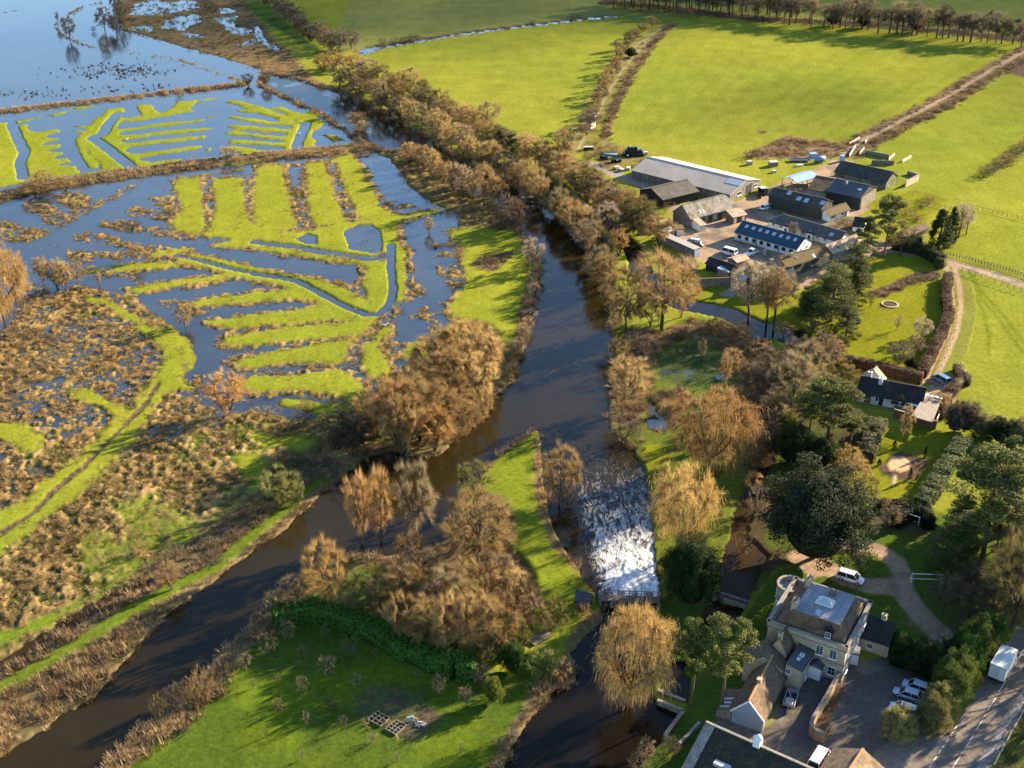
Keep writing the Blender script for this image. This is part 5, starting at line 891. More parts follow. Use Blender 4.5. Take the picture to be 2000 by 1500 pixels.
# ------------------------------------------------------------------ hedges
def hedge(line, wid, h, hue, label, n=26, cat='hedge', size=.20, ztop=0, name='hedge', dens=1.0):
    """clipped or rough hedge along px line: solid heart and leaf sprays over it"""
    r = np.random.default_rng(abs(hash(label)) % 1000 if False else len(label)*7+int(line[0][0])); P0 = [P(x, y, 0) for x, y in line]
    Vs = []; c0 = np.array(HUE[hue] if isinstance(hue, str) else hue); root = P0[0]; core = MB()
    for a, b in zip(P0, P0[1:]):
        d = (b-a); L = d.length; d = d.normalized(); s = Vector((-d.y, d.x, 0)); k = int(L*(wid+2*h)*n*dens)
        core.hexa([a-s*wid*.42, b-s*wid*.42, b+s*wid*.42, a+s*wid*.42], [q+Vector((0, 0, h*.93)) for q in (a-s*wid*.36, b-s*wid*.36, b+s*wid*.36, a+s*wid*.36)])
        t = r.random(k); peri = r.random(k)*(wid+2*h); u = np.where(peri < h, -1.0, np.where(peri < h+wid, (peri-h)/wid*2-1, 1.0)); z = np.where(peri < h, peri, np.where(peri < h+wid, h, peri-h-wid))
        bulge = (fbm(t*L+a.x, z*1.0+a.y, 2.0, 5, 2)*.16*wid)
        c = np.array(a)[None]+np.outer(t*L, np.array(d))+np.outer(u*(wid*.5+bulge), np.array(s)); c[:, 2] = z+r.normal(0, .06, k)+bulge*(z > h*.9)
        nr = np.outer(u, np.array(s))*np.where(z < h*.98, 1, .3)[:, None]+np.outer(np.where(z > h*.97, 1.0, .25), [0, 0, 1])+r.normal(0, .45, (k, 3))
        Vs.append(leaf_tris(c, nr, size, r))
    V = np.concatenate(Vs)-np.array(root); vv = np.repeat(r.uniform(.6, 1.35, len(V)//3), 3)
    cv = np.array(core.v)-np.array(root); cf = []
    for f in core.f:
        if len(f) == 4: cf += [(f[0], f[1], f[2]), (f[0], f[2], f[3])]
    F = np.concatenate([np.array(cf), np.arange(len(V)).reshape(-1, 3)+len(cv)]); vv = np.concatenate([np.full(len(cv), .45), vv])
    me = mesh_np(name, np.concatenate([cv, V]), F, M_LEAF, False, None, vv)
    o = link(bpy.data.objects.new(name, me)); o.location = root; o.color = (*c0, 1); tag(o, label, cat); return o
hedge(pts('535,1222 580,1212 625,1210 680,1228 720,1245 780,1275 840,1302 890,1320 930,1318'), 3.4, 3.4, (.055, .135, .020), 'green laurel hedge curving along the top of the orchard', 34, size=.24)
hedge(pts('1851,545 1846,590 1852,622 1838,660 1812,710 1798,738'), 2.4, 2.2, (.15, .09, .05), 'brown beech hedge between the lawn and the rutted lane', 30)
hedge(pts('1632,710 1690,722 1750,737 1800,748'), 2.0, 2.6, (.12, .07, .038), 'brown beech hedge behind the white cottage', 30)
hedge(pts('1742,486 1790,494 1842,520'), 2.2, 3.2, (.05, .055, .022), 'tall dark hedge at the top of the farmhouse lawn', 30)
hedge(pts('1842,524 1828,520'), 3.4, 3.0, (.07, .09, .025), 'short clipped hedge block at the lane corner', 30)
hedge(pts('1735,474 1770,468 1800,476'), 1.8, 2.0, (.09, .085, .03), 'mossy hedge in front of the brown roofed shed', 26)
hedge(pts('1714,838 1700,868 1688,905'), 3.4, 2.8, (.16, .15, .07), 'pale variegated hedge left of the formal garden', 34, size=.22)
hedge(pts('1880,872 1858,905 1835,940 1812,975 1795,995'), 3.2, 2.4, (.12, .14, .055), 'pale green hedge right of the formal garden', 34, size=.22)
hedge(pts('1700,992 1740,990 1790,1000'), 2.0, 1.6, (.075, .065, .025), 'low dark hedge closing the formal garden', 26)
hedge(pts('1745,1030 1770,1012 1800,1010 1815,1035'), 2.4, 2.4, (.022, .03, .014), 'dark curved yew hedge behind the goal posts', 30)
hedge(pts('1885,738 1850,778 1832,818'), 2.6, 1.6, (.17, .11, .06), 'brown hedge beside the cottage carport', 30)
hedge(pts('1868,722 1880,748 1895,752'), 2.0, 1.6, (.12, .10, .05), 'rough hedge at the lane end beside the parked car', 24)
hedge(pts('1741,1288 1790,1305 1830,1325'), 3.0, 2.2, (.025, .035, .016), 'dark hedge along the upper side of the car park', 30)
# ------------------------------------------------------------------ buildings
M_WHITE = mat('whitewash', (.70, .70, .67), .10, .8, .8, .2, .1, c2=(.52, .50, .46), c2s=.5)
M_BLACKB = mat('black_boards', (.028, .030, .028), .25, 2, .8, .2, .4, stripe=(3.0, 0, .25))
M_DKGREEN = mat('green_black_sheet', (.026, .034, .030), .2, 1, .7, .25, .3, stripe=(2.5, 0, .2), c2=(.05, .045, .03), c2s=.2)
M_STONE = mat('pale_stone', (.42, .34, .22), .16, 1.4, .9, .15, .3, c2=(.32, .26, .18), c2s=.6)
M_OLDSTONE = mat('rubble_stone', (.22, .185, .15), .3, 2.5, .95, .1, .5, c2=(.13, .11, .09), c2s=.8)
M_IVYSTONE = mat('mossy_wall', (.20, .17, .13), .25, 1.5, .95, .1, .4, c2=(.06, .10, .03), c2s=.25)
M_BRICK = mat('brown_brick', (.20, .125, .085), .2, 2, .9, .15, .3, tile=(.44, .15))
M_FIBRE = mat('fibre_cement', (.46, .385, .30), .12, .6, .85, .1, .2, c2=(.37, .315, .25), c2s=.15, stripe=(2.2, R(40), .10))
M_FIBREDK = mat('old_fibre_cement', (.085, .072, .060), .2, .8, .9, .15, .3, c2=(.12, .105, .085), c2s=.25, stripe=(2.2, R(-30), .22))
M_MOSSROOF = mat('mossy_slate', (.27, .235, .185), .3, .9, .95, .1, .5, c2=(.15, .13, .095), c2s=.4, stripe=(.8, R(-34), .25))
M_NAVY = mat('navy_sheet', (.016, .048, .072), .06, .5, .45, .35, .05, stripe=(1.6, R(35), .10))
M_BLUETIN = mat('blue_tin', (.20, .31, .43), .1, .6, .4, .4, .05, stripe=(1.6, R(-50), .12))
M_SLATE = mat('slate', (.060, .066, .070), .25, 1.5, .7, .3, .3, c2=(.09, .085, .07), c2s=.3)
M_BARNROOF = mat('barn_slate', (.050, .046, .040), .25, .8, .85, .2, .3, c2=(.075, .062, .045), c2s=.2, stripe=(1.6, R(40), .15))
M_TILE = mat('clay_tile', (.150, .098, .062), .35, 2.2, .95, .1, .5, c2=(.085, .062, .042), c2s=.5)
M_TILEDK = mat('dark_stone_tile', (.034, .031, .026), .45, 3, .95, .05, .6, c2=(.05, .05, .028), c2s=.7)
M_TILEPALE = mat('pale_new_tile', (.36, .27, .185), .15, 2, .9, .15, .3, c2=(.27, .20, .14), c2s=.5)
M_TILEBLK = mat('black_tile', (.026, .024, .022), .3, 3, .85, .2, .5, c2=(.045, .036, .03), c2s=.5)
M_TILEMOSS = mat('moss_tile', (.13, .095, .050), .3, 2, .95, .1, .5, c2=(.15, .105, .03), c2s=.35)
M_LEAD = mat('lead_sheet', (.215, .22, .23), .12, .5, .6, .3, .1, c2=(.165, .175, .19), c2s=.3)
M_COPING = mat('coping_stone', (.20, .19, .175), .25, 2, .95, .1, .4, c2=(.30, .24, .17), c2s=.6)
M_GLASS = mat('glass', (.020, .026, .032), .05, 1, .08, .5, 0)
M_SKYGLASS = mat('roof_light_sheet', (.34, .37, .40), .1, 1, .3, .4, 0)
M_FRAME = mat('white_paint', (.72, .72, .70), .05, 2, .6, .3, 0)
M_DOORDK = mat('dark_door', (.03, .035, .035), .15, 2, .6, .3, .1)
M_TIMBER = mat('weathered_timber', (.17, .135, .10), .25, 3, .9, .1, .4)
M_PALETIMBER = mat('pale_timber', (.40, .36, .31), .15, 3, .9, .1, .3)
M_BLUEBOARD = mat('blue_grey_boards', (.22, .29, .35), .12, 1, .8, .2, .3, stripe=(3.0, 0, .15))
M_METAL = mat('galvanised', (.42, .43, .44), .1, 2, .45, .5, .1, metal=.4)
M_CONC = mat('concrete', (.33, .30, .27), .15, 1.5, .9, .15, .3, c2=(.24, .22, .19), c2s=.5)
M_RUST = mat('rusty_plate', (.20, .11, .06), .3, 3, .9, .1, .3)
V3 = Vector
def flat(v): return V3((v.x, v.y, 0))
WCACHE = {}
def window_meshes(w, h, nx, ny, mf):
    key = (round(w, 2), round(h, 2), nx, ny, mf.name)
    if key not in WCACHE:
        f = MB(); t = .06
        f.box((0, .03, h/2-t/2), (w, .10, t)); f.box((0, .03, -h/2+t/2), (w, .10, t))
        for s in (-1, 1): f.box((s*(w/2-t/2), .03, 0), (t, .10, h-2*t))
        f.box((0, .07, -h/2-.05), (w+.2, .2, .08))
        for i in range(1, nx): f.box((-w/2+w*i/nx, .035, 0), (.03, .05, h-2*t))
        for i in range(1, ny): f.box((0, .033, -h/2+h*i/ny), (w-2*t, .045, .028))
        o = f.build('window', mf); a = o.data; bpy.data.objects.remove(o)
        g = MB(); g.box((0, .004, 0), (w-2*t, .02, h-2*t)); o = g.build('pane', M_GLASS); b = o.data; bpy.data.objects.remove(o)
        WCACHE[key] = (a, b)
    return WCACHE[key]
def window(root, at, out, w, h, nx=2, ny=2, mf=None, name='window'):
    a, b = window_meshes(w, h, nx, ny, mf or M_FRAME)
    o = link(bpy.data.objects.new(name, a)); o.parent = root; o.location = at-root.location
    o.rotation_euler = (0, 0, math.atan2(out.y, out.x)-math.pi/2)
    g = link(bpy.data.objects.new('pane', b)); g.parent = o
    return o
def door(root, at, out, w, h, m=None, name='door'):
    d = MB(); d.box((0, .03, 0), (w, .1, h)); o = d.build(name, m or M_DOORDK); o.parent = root; o.location = at-root.location+V3((0, 0, h/2))
    o.rotation_euler = (0, 0, math.atan2(out.y, out.x)-math.pi/2)
    f = MB(); f.box((w*.38, .10, -.05), (.12, .06, .06)); k = f.build('handle', M_METAL); k.parent = o
    return o
class Bld:
    """ridged building: near eave A-B (px at eave height), far side from C (px) or from the ridge point and a pitch"""
    def __init__(s, name, label, cat, A, B, he, hr=None, C=None, Rg=None, pitch=None, wall=None, roof=None, hipA=0, hipB=0, over=.35, base=-.25, roofname='roof', group=None, wallz=None, roof2=None, mono=False, W=None, ridge=None):
        a, b = P(*A, he), P(*B, he); d = flat(b-a); s.L = d.length; s.d = d.normalized(); s.n = V3((-s.d.y, s.d.x, 0))
        if s.n.y < 0: s.n = -s.n
        if W: s.W = W
        elif C:
            c = P(*C, he); s.W = abs((c-a).dot(s.n))
        else:
            best = None
            for k in range(1, 160):
                z = he+k*.06; w = (P(*Rg, z)-a).dot(s.n)
                e = abs(he+w*pitch-z)
                if w > .5 and (best is None or e < best[0]): best = (e, z, w)
            hr = best[1]; s.W = best[2]*2 if not mono else best[2]
        s.a, s.b, s.he, s.hr = flat(a), flat(b), he, hr; s.mono = mono
        mid = (s.a+s.b)/2+s.n*s.W/2; s.root = empty(name, V3((mid.x, mid.y, 0)), 0, label, cat, group)
        s.rt = s.W if mono else s.W/2
        a_, b_, n, d = s.a, s.b, s.n, s.d; f = lambda p, z: V3((p.x, p.y, z))
        w = MB(); wz = wallz if wallz is not None else base
        if wall:
            r = n*s.W; m = n*s.W/2; hr_ = hr-.08; hs = he-.02
            if mono: prof = lambda p: [f(p, wz), f(p+r, wz), f(p+r, hr_), f(p, hs)]
            elif hipA or hipB: prof = lambda p: [f(p, wz), f(p+r, wz), f(p+r, hs), f(p, hs)]
            else: prof = lambda p: [f(p, wz), f(p+r, wz), f(p+r, hs), f(p+m, hr_), f(p, hs)]
            w.hexa(prof(a_), prof(b_))
            if (hipA or hipB) and not mono:
                for p, hp, q in ((a_, hipA, d), (b_, hipB, -d)):
                    if not hp: w.hexa([f(p, hs), f(p+r, hs), f(p+m, hr_)], [f(p+q*.3, hs), f(p+r+q*.3, hs), f(p+m+q*.3, hr_)])
            w.build('wall', wall, s.root)
        sl = (hr-he)/s.rt; ov = over; z0 = he-ov*sl; t = V3((0, 0, .14))
        oa, ob = (0 if hipA else ov*.6), (0 if hipB else ov*.6)
        ra, rb = a_+d*(hipA-oa), b_-d*(hipB-ob)
        ea, eb = a_-d*(ov if hipA else oa), b_+d*(ov if hipB else ob)
        def slab(q): return [x for x in q], [x+t for x in q]
        rf = MB(); R1 = MB()
        near = [f(ea-n*ov, z0), f(eb-n*ov, z0), f(rb+n*s.rt, hr), f(ra+n*s.rt, hr)]
        rf.hexa(*slab(near))
        if not mono:
            far = [f(eb+n*(s.W+ov), z0), f(ea+n*(s.W+ov), z0), f(ra+n*s.rt, hr), f(rb+n*s.rt, hr)]; R1.hexa(*slab(far))
            for hp, e, rr in ((hipA, ea, ra), (hipB, eb, rb)):
                if hp: rf.hexa(*slab([f(e-n*ov, z0), f(rr+n*s.rt, hr), f(e+n*(s.W+ov), z0)]))
        if R1.v:
            k = len(rf.v); rf.v += R1.v; rf.f += [tuple(i+k for i in q) for q in R1.f]
        s.roof = rf.build(roofname, roof, s.root)
        g = MB(); g.bar(f(ea-n*(ov+.06), z0+.03), f(eb-n*(ov+.06), z0+.03), .13, .12); g.build('gutter', M_DOORDK, s.root)
        if not mono:
            g = MB(); g.bar(f(ra+n*s.rt, hr+.17), f(rb+n*s.rt, hr+.17), .32, .14); g.build('ridge', ridge or roof, s.root)
    def wp(s, side, u, z):
        if side == 'n': return s.a+s.d*u+V3((0, 0, z)), -s.n
        if side == 'f': return s.a+s.d*u+s.n*s.W+V3((0, 0, z)), s.n
        if side == 'a': return s.a+s.n*u+V3((0, 0, z)), -s.d
        return s.b+s.n*u+V3((0, 0, z)), s.d
    def win(s, side, u, z, w, h, nx=2, ny=2, mf=None): at, o = s.wp(side, u, z); return window(s.root, at, o, w, h, nx, ny, mf)
    def door(s, side, u, w, h, m=None, z=0): at, o = s.wp(side, u, z); return door(s.root, at, o, w, h, m)
    def light(s, u, t, w=1.0, l=1.4, m=None, name='skylight'):
        """roof light on the near slope: u along the eave, t from eave (0) to ridge (1)"""
        sl = math.atan2(s.hr-s.he, s.rt); p = s.a+s.d*u+s.n*s.rt*t+V3((0, 0, s.he+(s.hr-s.he)*t+.17))
        d = s.d; up = (s.n*math.cos(sl)+V3((0, 0, math.sin(sl)))); nn = d.cross(up)
        if nn.z < 0: nn = -nn
        q = lambda x, y, z: p+d*x+up*y+nn*z
        g = MB(); g.hexa([q(-w/2, -l/2, -.04), q(w/2, -l/2, -.04), q(w/2, l/2, -.04), q(-w/2, l/2, -.04)], [q(-w/2, -l/2, .05), q(w/2, -l/2, .05), q(w/2, l/2, .05), q(-w/2, l/2, .05)])
        o = g.build(name, M_FRAME if m is None else m, s.root)
        if m is None:
            k = MB(); w2, l2 = w-.2, l-.2; k.hexa([q(-w2/2, -l2/2, .052), q(w2/2, -l2/2, .052), q(w2/2, l2/2, .052), q(-w2/2, l2/2, .052)], [q(-w2/2, -l2/2, .07), q(w2/2, -l2/2, .07), q(w2/2, l2/2, .07), q(-w2/2, l2/2, .07)])
            k.build('pane', M_SKYGLASS, s.root).parent = s.root
        return o
    def chimney(s, u, t, w=.9, l=.7, h=1.6, m=None, pots=2):
        z = s.he+(s.hr-s.he)*min(t, 2-t) if t <= 1 else s.hr-(s.hr-s.he)*(t-1)
        p = s.a+s.d*u+s.n*s.rt*t; a = math.atan2(s.d.y, s.d.x)
        c = MB(); c.box((p.x, p.y, z+h/2-.4), (w, l, h+.8), a); c.box((p.x, p.y, z+h+.06), (w+.16, l+.16, .14), a); o = c.build('chimney', m or M_STONE, s.root)
        for i in range(pots):
            k = MB(); x = p+s.d*((i-(pots-1)/2)*.42); k.tube((x.x, x.y, z+h+.13), (x.x, x.y, z+h+.6), .14, .11, 8); q = k.build('chimney_pot', M_TILE, s.root); q.parent = o
def px(o, k, *xy): return [(o[0]+x/k, o[1]+y/k) for x, y in xy]
Z1 = ((1100, 250), 7.143); Z2 = ((1350, 260), 7.98); Z3 = ((1560, 260), 7.98); Z4 = ((1270, 400), 7.98); Z5 = ((1440, 370), 7.143); Z6 = ((1650, 690), 7.98)
Z7 = ((1400, 1110), 6.667); Z8 = ((1340, 1275), 6.667); X1 = ((1600, 1050), 7.98); X2 = ((1650, 1220), 7.98); X4 = ((1550, 1300), 7.5); X8 = ((1400, 470), 10)
def q(o, x, y): return (o[0][0]+x/o[1], o[0][1]+y/o[1])
# --- farm
b = Bld('livestock_barn', 'long low barn with a wide pale grey roof', 'barn', (1234.4, 332.6), (1426.4, 380), 2.6, 4.9, C=(1303-0, 308.8), wall=M_OLDSTONE, roof=M_FIBRE)
W_ = b.W
b.door('b', W_*.62, 3.4, 3.0, M_DOORDK); b.win('b', W_*.30, 1.5, 2.4, 1.2, 2, 1); b.win('b', W_*.85, 1.5, 2.0, 1.0, 2, 1)
for i in range(9):
    at, o = b.wp('n', 2+i*4.3, 1.15); k = MB(); k.box((0, .05, 0), (.35, .18, 2.3)); p = k.build('buttress', M_CONC); p.parent = b.root; p.location = at-b.root.location; p.rotation_euler = (0, 0, math.atan2(o.y, o.x)-math.pi/2)
b.light(b.L*.93, .72, 5.5, 3.0, M_SKYGLASS, 'clear_roof_sheet')
Bld('black_barn', 'black clad barn standing across the end of the long pale roof', 'barn', q(Z1, 1385, 1000), q(Z1, 1885, 880), 2.8, 4.9, C=q(Z1, 1040, 870), wall=M_BLACKB, roof=M_FIBREDK).door('a', 4.2, 3.2, 2.5, M_DKGREEN)
b = Bld('stone_barn', 'old barn with a pale streaky mossy roof by the yard', 'barn', (1348.3, 427), (1445.2, 401.6), 3.0, Rg=(1345.5, 397.5), pitch=.8, wall=M_OLDSTONE, roof=M_MOSSROOF, hipB=3.4)
for u in (5, 8, 12): b.door('n', u, 1.6, 2.2, M_DOORDK)
b.win('n', 10, 1.7, 1.0, 1.0); b.light(4.6, .25, .7, 1.0); b.light(5.8, .25, .7, 1.0)
c = Bld('stable_wing', 'low tan roofed wing with white doors against the old barn', 'outbuilding', q(Z4, 1290, 195), q(Z4, 1500, 150), 2.1, Rg=q(Z4, 1190, 85), pitch=.35, wall=M_BRICK, roof=M_TILEPALE, mono=True)
for u in (.9, 2.4, 4.0): c.door('n', u, .9, 1.8, M_FRAME if u != 2.4 else M_DOORDK)
Bld('privy', 'little white shed with a tan lean roof at the old barn corner', 'shed', q(Z4, 785, 330), q(Z4, 875, 310), 1.9, Rg=q(Z4, 665, 205), pitch=.22, wall=M_WHITE, roof=M_TILEPALE, mono=True).door('b', 1.0, .8, 1.6)
b = Bld('office_range', 'long white building under a navy blue roof with roof lights', 'office', (1436, 452.6), (1556.9, 486.2), 2.55, 4.7, C=(1471, 440), wall=M_WHITE, roof=M_NAVY, over=.3)
for i in range(8):
    b.light(2.2+i*(b.L-4.4)/7, .62, .9, 1.1); b.win('n', 1.6+i*(b.L-3.4)/7, 1.5, 1.15, .95, 2, 1, M_DOORDK)
b.win('b', b.W*.3, 1.5, 1.0, 1.0); b.win('b', b.W*.7, 1.5, 1.0, 1.0); b.win('b', b.W*.5, 3.1, .9, .8)
for u in (b.L*.36, b.L*.72):
    at, o = b.wp('n', u, 1.2); k = MB(); k.box((0, .05, 0), (.12, .1, 2.4)); p = k.build('drainpipe', M_DOORDK); p.parent = b.root; p.location = at-b.root.location; p.rotation_euler = (0, 0, math.atan2(o.y, o.x)-math.pi/2)
k = MB(); at, o = b.wp('n', 5.2, .95); pp = [b.wp('n', u, .0)[0]+o*1.1 for u in (0, 2.6, 5.2, 7.8, 10.4)]
for p0, p1 in zip(pp, pp[1:]): k.bar(p0+V3((0, 0, .95)), p1+V3((0, 0, .95)), .08); k.bar(p0+V3((0, 0, .5)), p1+V3((0, 0, .5)), .3, .06)
for p0 in pp: k.bar(p0, p0+V3((0, 0, 1.0)), .09)
k.build('ramp_railing', M_NAVY, b.root)
b = Bld('great_barn', 'largest dark barn with a moss brown roof beside the yard', 'barn', (1501.6, 381.5), (1605.2, 405.5), 4.0, Rg=(1511.7, 366.5), pitch=.40, wall=M_DKGREEN, roof=M_BARNROOF)
for u, t in ((5.5, .75), (9.5, .35), (12, .35), (17, .5)): b.light(u, t, 1.4, 1.8, M_SKYGLASS, 'clear_roof_sheet')
c = Bld('dairy', 'white building with a mossy roof at the end of the great barn', 'outbuilding', q(Z5, 1288, 362), q(Z5, 1570, 272), 2.1, 3.4, C=q(Z5, 1170, 310), wall=M_WHITE, roof=M_TILEMOSS)
for u in (1.3, 2.4, 6.2): c.win('n', u, 1.3, .7, .6, 1, 1, M_DOORDK)
c.door('n', 7.6, .9, 1.8)
b = Bld('cottage_row', 'row of white cottages under a dark slate roof', 'house', (1500.2, 430.2), (1640, 471), 2.1, Rg=(1524, 417.3), pitch=.75, wall=M_WHITE, roof=M_SLATE, hipA=3.2)
for u in (2, 4.5, 9.5, 12, 17, 19.5, 24): b.win('n', u, 1.3, .8, .8)
for u in (7, 15):
    at, o = b.wp('n', u, 0); k = MB(); p = at+o*.6; a = math.atan2(b.d.y, b.d.x); k.box((p.x, p.y, 1.05), (1.8, 1.2, 2.1), a); w = k.build('porch', M_WHITE, b.root)
    k = MB(); e0, e1 = at-b.d*1.1+o*1.35, at+b.d*1.1+o*1.35; m = at+o*1.35; up = V3((0, 0, 1))
    for s in (-1, 1): k.hexa([at+b.d*1.1*s+o*1.35+up*2.05, at+o*1.35+up*3.0, at-o*1.5+up*3.0, at+b.d*1.1*s-o*.6+up*2.05], [at+b.d*1.1*s+o*1.35+up*2.17, at+o*1.35+up*3.12, at-o*1.5+up*3.12, at+b.d*1.1*s-o*.6+up*2.17])
    r = k.build('porch_roof', M_SLATE, b.root); r.parent = w; r.location = (0, 0, 0)
    dd = door(b.root, at+o*1.21, o, .9, 1.8, M_DOORDK)
b.light(b.L*.86, .35, 1.2, 1.2, M_SKYGLASS)
b = Bld('tiled_range', 'brown tiled range with orange mossy ridge below the white cottages', 'house', q(Z5, 690, 1090), q(Z5, 1310, 930), 2.7, Rg=q(Z5, 400, 990), pitch=.62, wall=M_OLDSTONE, roof=M_TILEMOSS, hipB=2.0)
b.light(b.L*.66, .35, .7, 1.1, M_FRAME); b.light(b.L*.30, .55, .8, .8, M_DOORDK)
b.chimney(b.L*.22, .8, .7, .6, .9, M_STONE, 1)
Bld('lean_to_range', 'dark shaded lower range in front of the brown tiled one', 'outbuilding', q(Z5, 840, 1170), q(Z5, 1310, 1010), 1.9, Rg=q(Z5, 700, 1100), pitch=.5, wall=M_OLDSTONE, roof=M_TILEDK, mono=True)
b = Bld('tan_range', 'range with a sunlit tan tiled roof towards the pine', 'outbuilding', q(Z5, 1330, 893), q(Z5, 1765, 735), 2.4, Rg=q(Z5, 1250, 780), pitch=.62, wall=M_OLDSTONE, roof=M_TILEPALE); b.light(b.L*.25, .35, .5, .9, M_DOORDK)
b = Bld('farmhouse', 'stone farmhouse with slate roofs half hidden by bare trees', 'house', q(X8, 1215, 780), q(X8, 1560, 745), 4.2, 6.3, W=6.0, wall=M_STONE, roof=M_SLATE)
b.win('n', 1.4, 2.9, .9, 1.1); b.win('n', 4.0, 2.9, .9, 1.1); b.win('n', 4.2, 1.0, 1.0, 1.2); b.door('n', 2.5, 1.0, 2.0)
b = Bld('slate_wing', 'slate roofed block with white dormers behind the conservatory', 'house', q(X8, 780, 760), q(X8, 1240, 690), 3.2, 5.6, W=6.5, wall=M_STONE, roof=M_SLATE, hipA=2.6)
for u in (2.2, 4.2): b.light(u, .45, .9, 1.0, M_FRAME)
b.chimney(1.2, 1, .8, .7, 1.2); b.chimney(6, 1, .8, .7, 1.2)
b = Bld('conservatory', 'white framed conservatory beside the lawn terrace', 'conservatory', q(X8, 300, 745), q(X8, 560, 790), 2.3, 2.9, W=3.6, wall=M_GLASS, roof=M_SKYGLASS, over=.1)
for i in range(7):
    for sd, L in (('n', b.L), ('a', b.W)):
        at, o = b.wp(sd, L*i/6, 1.1); k = MB(); k.box((0, .05, 0), (.16, .12, 2.3)); p = k.build('mullion', M_FRAME); p.parent = b.root; p.location = at-b.root.location; p.rotation_euler = (0, 0, math.atan2(o.y, o.x)-math.pi/2)
Bld('stone_shed', 'small shed with a pale stone roof beside the white pickup', 'shed', q(X8, 390, 425), q(X8, 625, 350), 2.2, Rg=q(X8, 350, 330), pitch=.4, wall=M_OLDSTONE, roof=M_TILEPALE)
Bld('glass_shed', 'low shed with a pale tin roof below the vehicles', 'shed', q(X8, 215, 612), q(X8, 322, 540), 1.9, Rg=q(X8, 20, 530), pitch=.12, wall=M_OLDSTONE, roof=M_METAL, mono=True)
b = Bld('dark_cart_shed', 'long dark roofed cart shed backing on the garden wall', 'shed', q(Z4, 870, 905), q(Z4, 1255, 1030), 2.0, Rg=q(Z4, 765, 765), pitch=.5, wall=M_BLACKB, roof=M_TILEBLK)
b = Bld('boarded_cottage', 'small dark boarded cottage with a brown gable roof by the russet tree', 'house', q(Z4, 600, 985), q(Z4, 745, 945), 2.3, 4.0, W=5.5, wall=M_BLACKB, roof=M_TILE)
b.win('n', 1.2, 1.3, .8, 1.0); b.win('n', 2.5, 1.3, .8, 1.0)
b = Bld('pale_store', 'narrow store with a long pale flat roof strip at the yard edge', 'outbuilding', q(Z4, 140, 460), q(Z4, 690, 705), 2.4, 2.62, W=2.2, wall=M_OLDSTONE, roof=M_PALETIMBER, over=.15, mono=True)
k = MB(); at, o = b.wp('b', 1.1, 1.1); k.box((0, .06, 0), (2.1, .1, 2.2)); p = k.build('end_panel', M_WHITE); p.parent = b.root; p.location = at-b.root.location; p.rotation_euler = (0, 0, math.atan2(o.y, o.x)-math.pi/2)
b = Bld('blue_roof_shed', 'small white fronted shed with a blue grey roof', 'shed', q(Z4, 235, 440), q(Z4, 365, 385), 2.1, Rg=q(Z4, 120, 420), pitch=.3, wall=M_OLDSTONE, roof=M_LEAD, mono=True)
b = Bld('white_hut', 'white hut with an orange mossy flat roof by the parked car', 'shed', q(Z4, 360, 385), q(Z4, 525, 375), 2.1, 2.4, W=2.6, wall=M_WHITE, roof=M_TILEMOSS, mono=True); b.door('n', .7, .8, 1.8)
b = Bld('grain_barn', 'big dark roofed barn with an ivy green end wall, highest on the farm', 'barn', q(Z3, 565, 592), q(Z3, 1365, 770), 2.6, 5.0, C=q(Z3, 765, 500), wall=M_IVYSTONE, roof=M_BARNROOF)
for i in range(6): pass
b = Bld('brown_roof_shed', 'brown roofed shed joined to the grey roofed barn', 'barn', (1577.5, 369), (1614, 375.5), 2.3, Rg=(1603.9, 345.2), pitch=.28, wall=M_CONC, roof=M_TILE)
b = Bld('grey_roof_barn', 'tall grey roofed barn in the middle of the farm with a stone end', 'barn', (1616, 372.8), (1681, 386.6), 4.0, Rg=(1640, 350.5), pitch=.36, wall=M_BLACKB, roof=M_SLATE)
b.chimney(4, .75, .5, .5, .9, M_METAL, 1); b.light(9, .55, 1.2, .8, M_FRAME)
at, o = b.wp('b', b.W*.5, 1.9); k = MB(); k.box((0, .07, 0), (b.W*.9, .14, 3.8)); p = k.build('stone_end', M_OLDSTONE); p.parent = b.root; p.location = at-b.root.location; p.rotation_euler = (0, 0, math.atan2(o.y, o.x)-math.pi/2)
b = Bld('tin_roof_shed', 'open shed under a bright blue tin roof', 'shed', q(Z2, 1650, 775), q(Z2, 1975, 668), 2.9, Rg=q(Z2, 1550, 690), pitch=.35, wall=None, roof=M_BLUETIN, over=.3)
for u in (0, b.L*.5, b.L):
    for t in (0.02, b.W-.02):
        k = MB(); p = b.a+b.d*u+b.n*t; k.bar((p.x, p.y, -.2), (p.x, p.y, b.he-.03), .18); k.build('post', M_TIMBER, b.root)
k = MB(); p = b.a+b.d*b.L*.5+b.n*b.W*.5
for i in range(3):
    for j in range(2): k.box((p.x+(i-1)*1.7, p.y+(j-.5)*1.3, .55), (1.5, 1.1, 1.1), .3)
o = k.build('straw_bales', mat('straw', (.36, .26, .12), .25, 3), None); tag(o, 'pale bales stacked inside the blue roofed shed', 'bales')
b = Bld('brown_cabin', 'low brown roofed cabin beside the dark columnar conifers', 'shed', (1768, 462), (1815, 444), 1.9, Rg=(1764, 453), pitch=.5, wall=M_OLDSTONE, roof=M_TILE)
b = Bld('arched_garage', 'white garage with an arched opening beside the yew', 'garage', q(Z5, 1615, 500), q(Z5, 1760, 520), 1.9, Rg=q(Z5, 1640, 385), pitch=.6, wall=M_WHITE, roof=M_TILEBLK)
k = MB(); at, o = b.wp('n', b.L*.62, 0); k.hexa([V3((math.cos(t)*.85, .02, math.sin(t)*1.3)) for t in [i*math.pi/8 for i in range(9)]], [V3((math.cos(t)*.85, .08, math.sin(t)*1.3)) for t in [i*math.pi/8 for i in range(9)]])
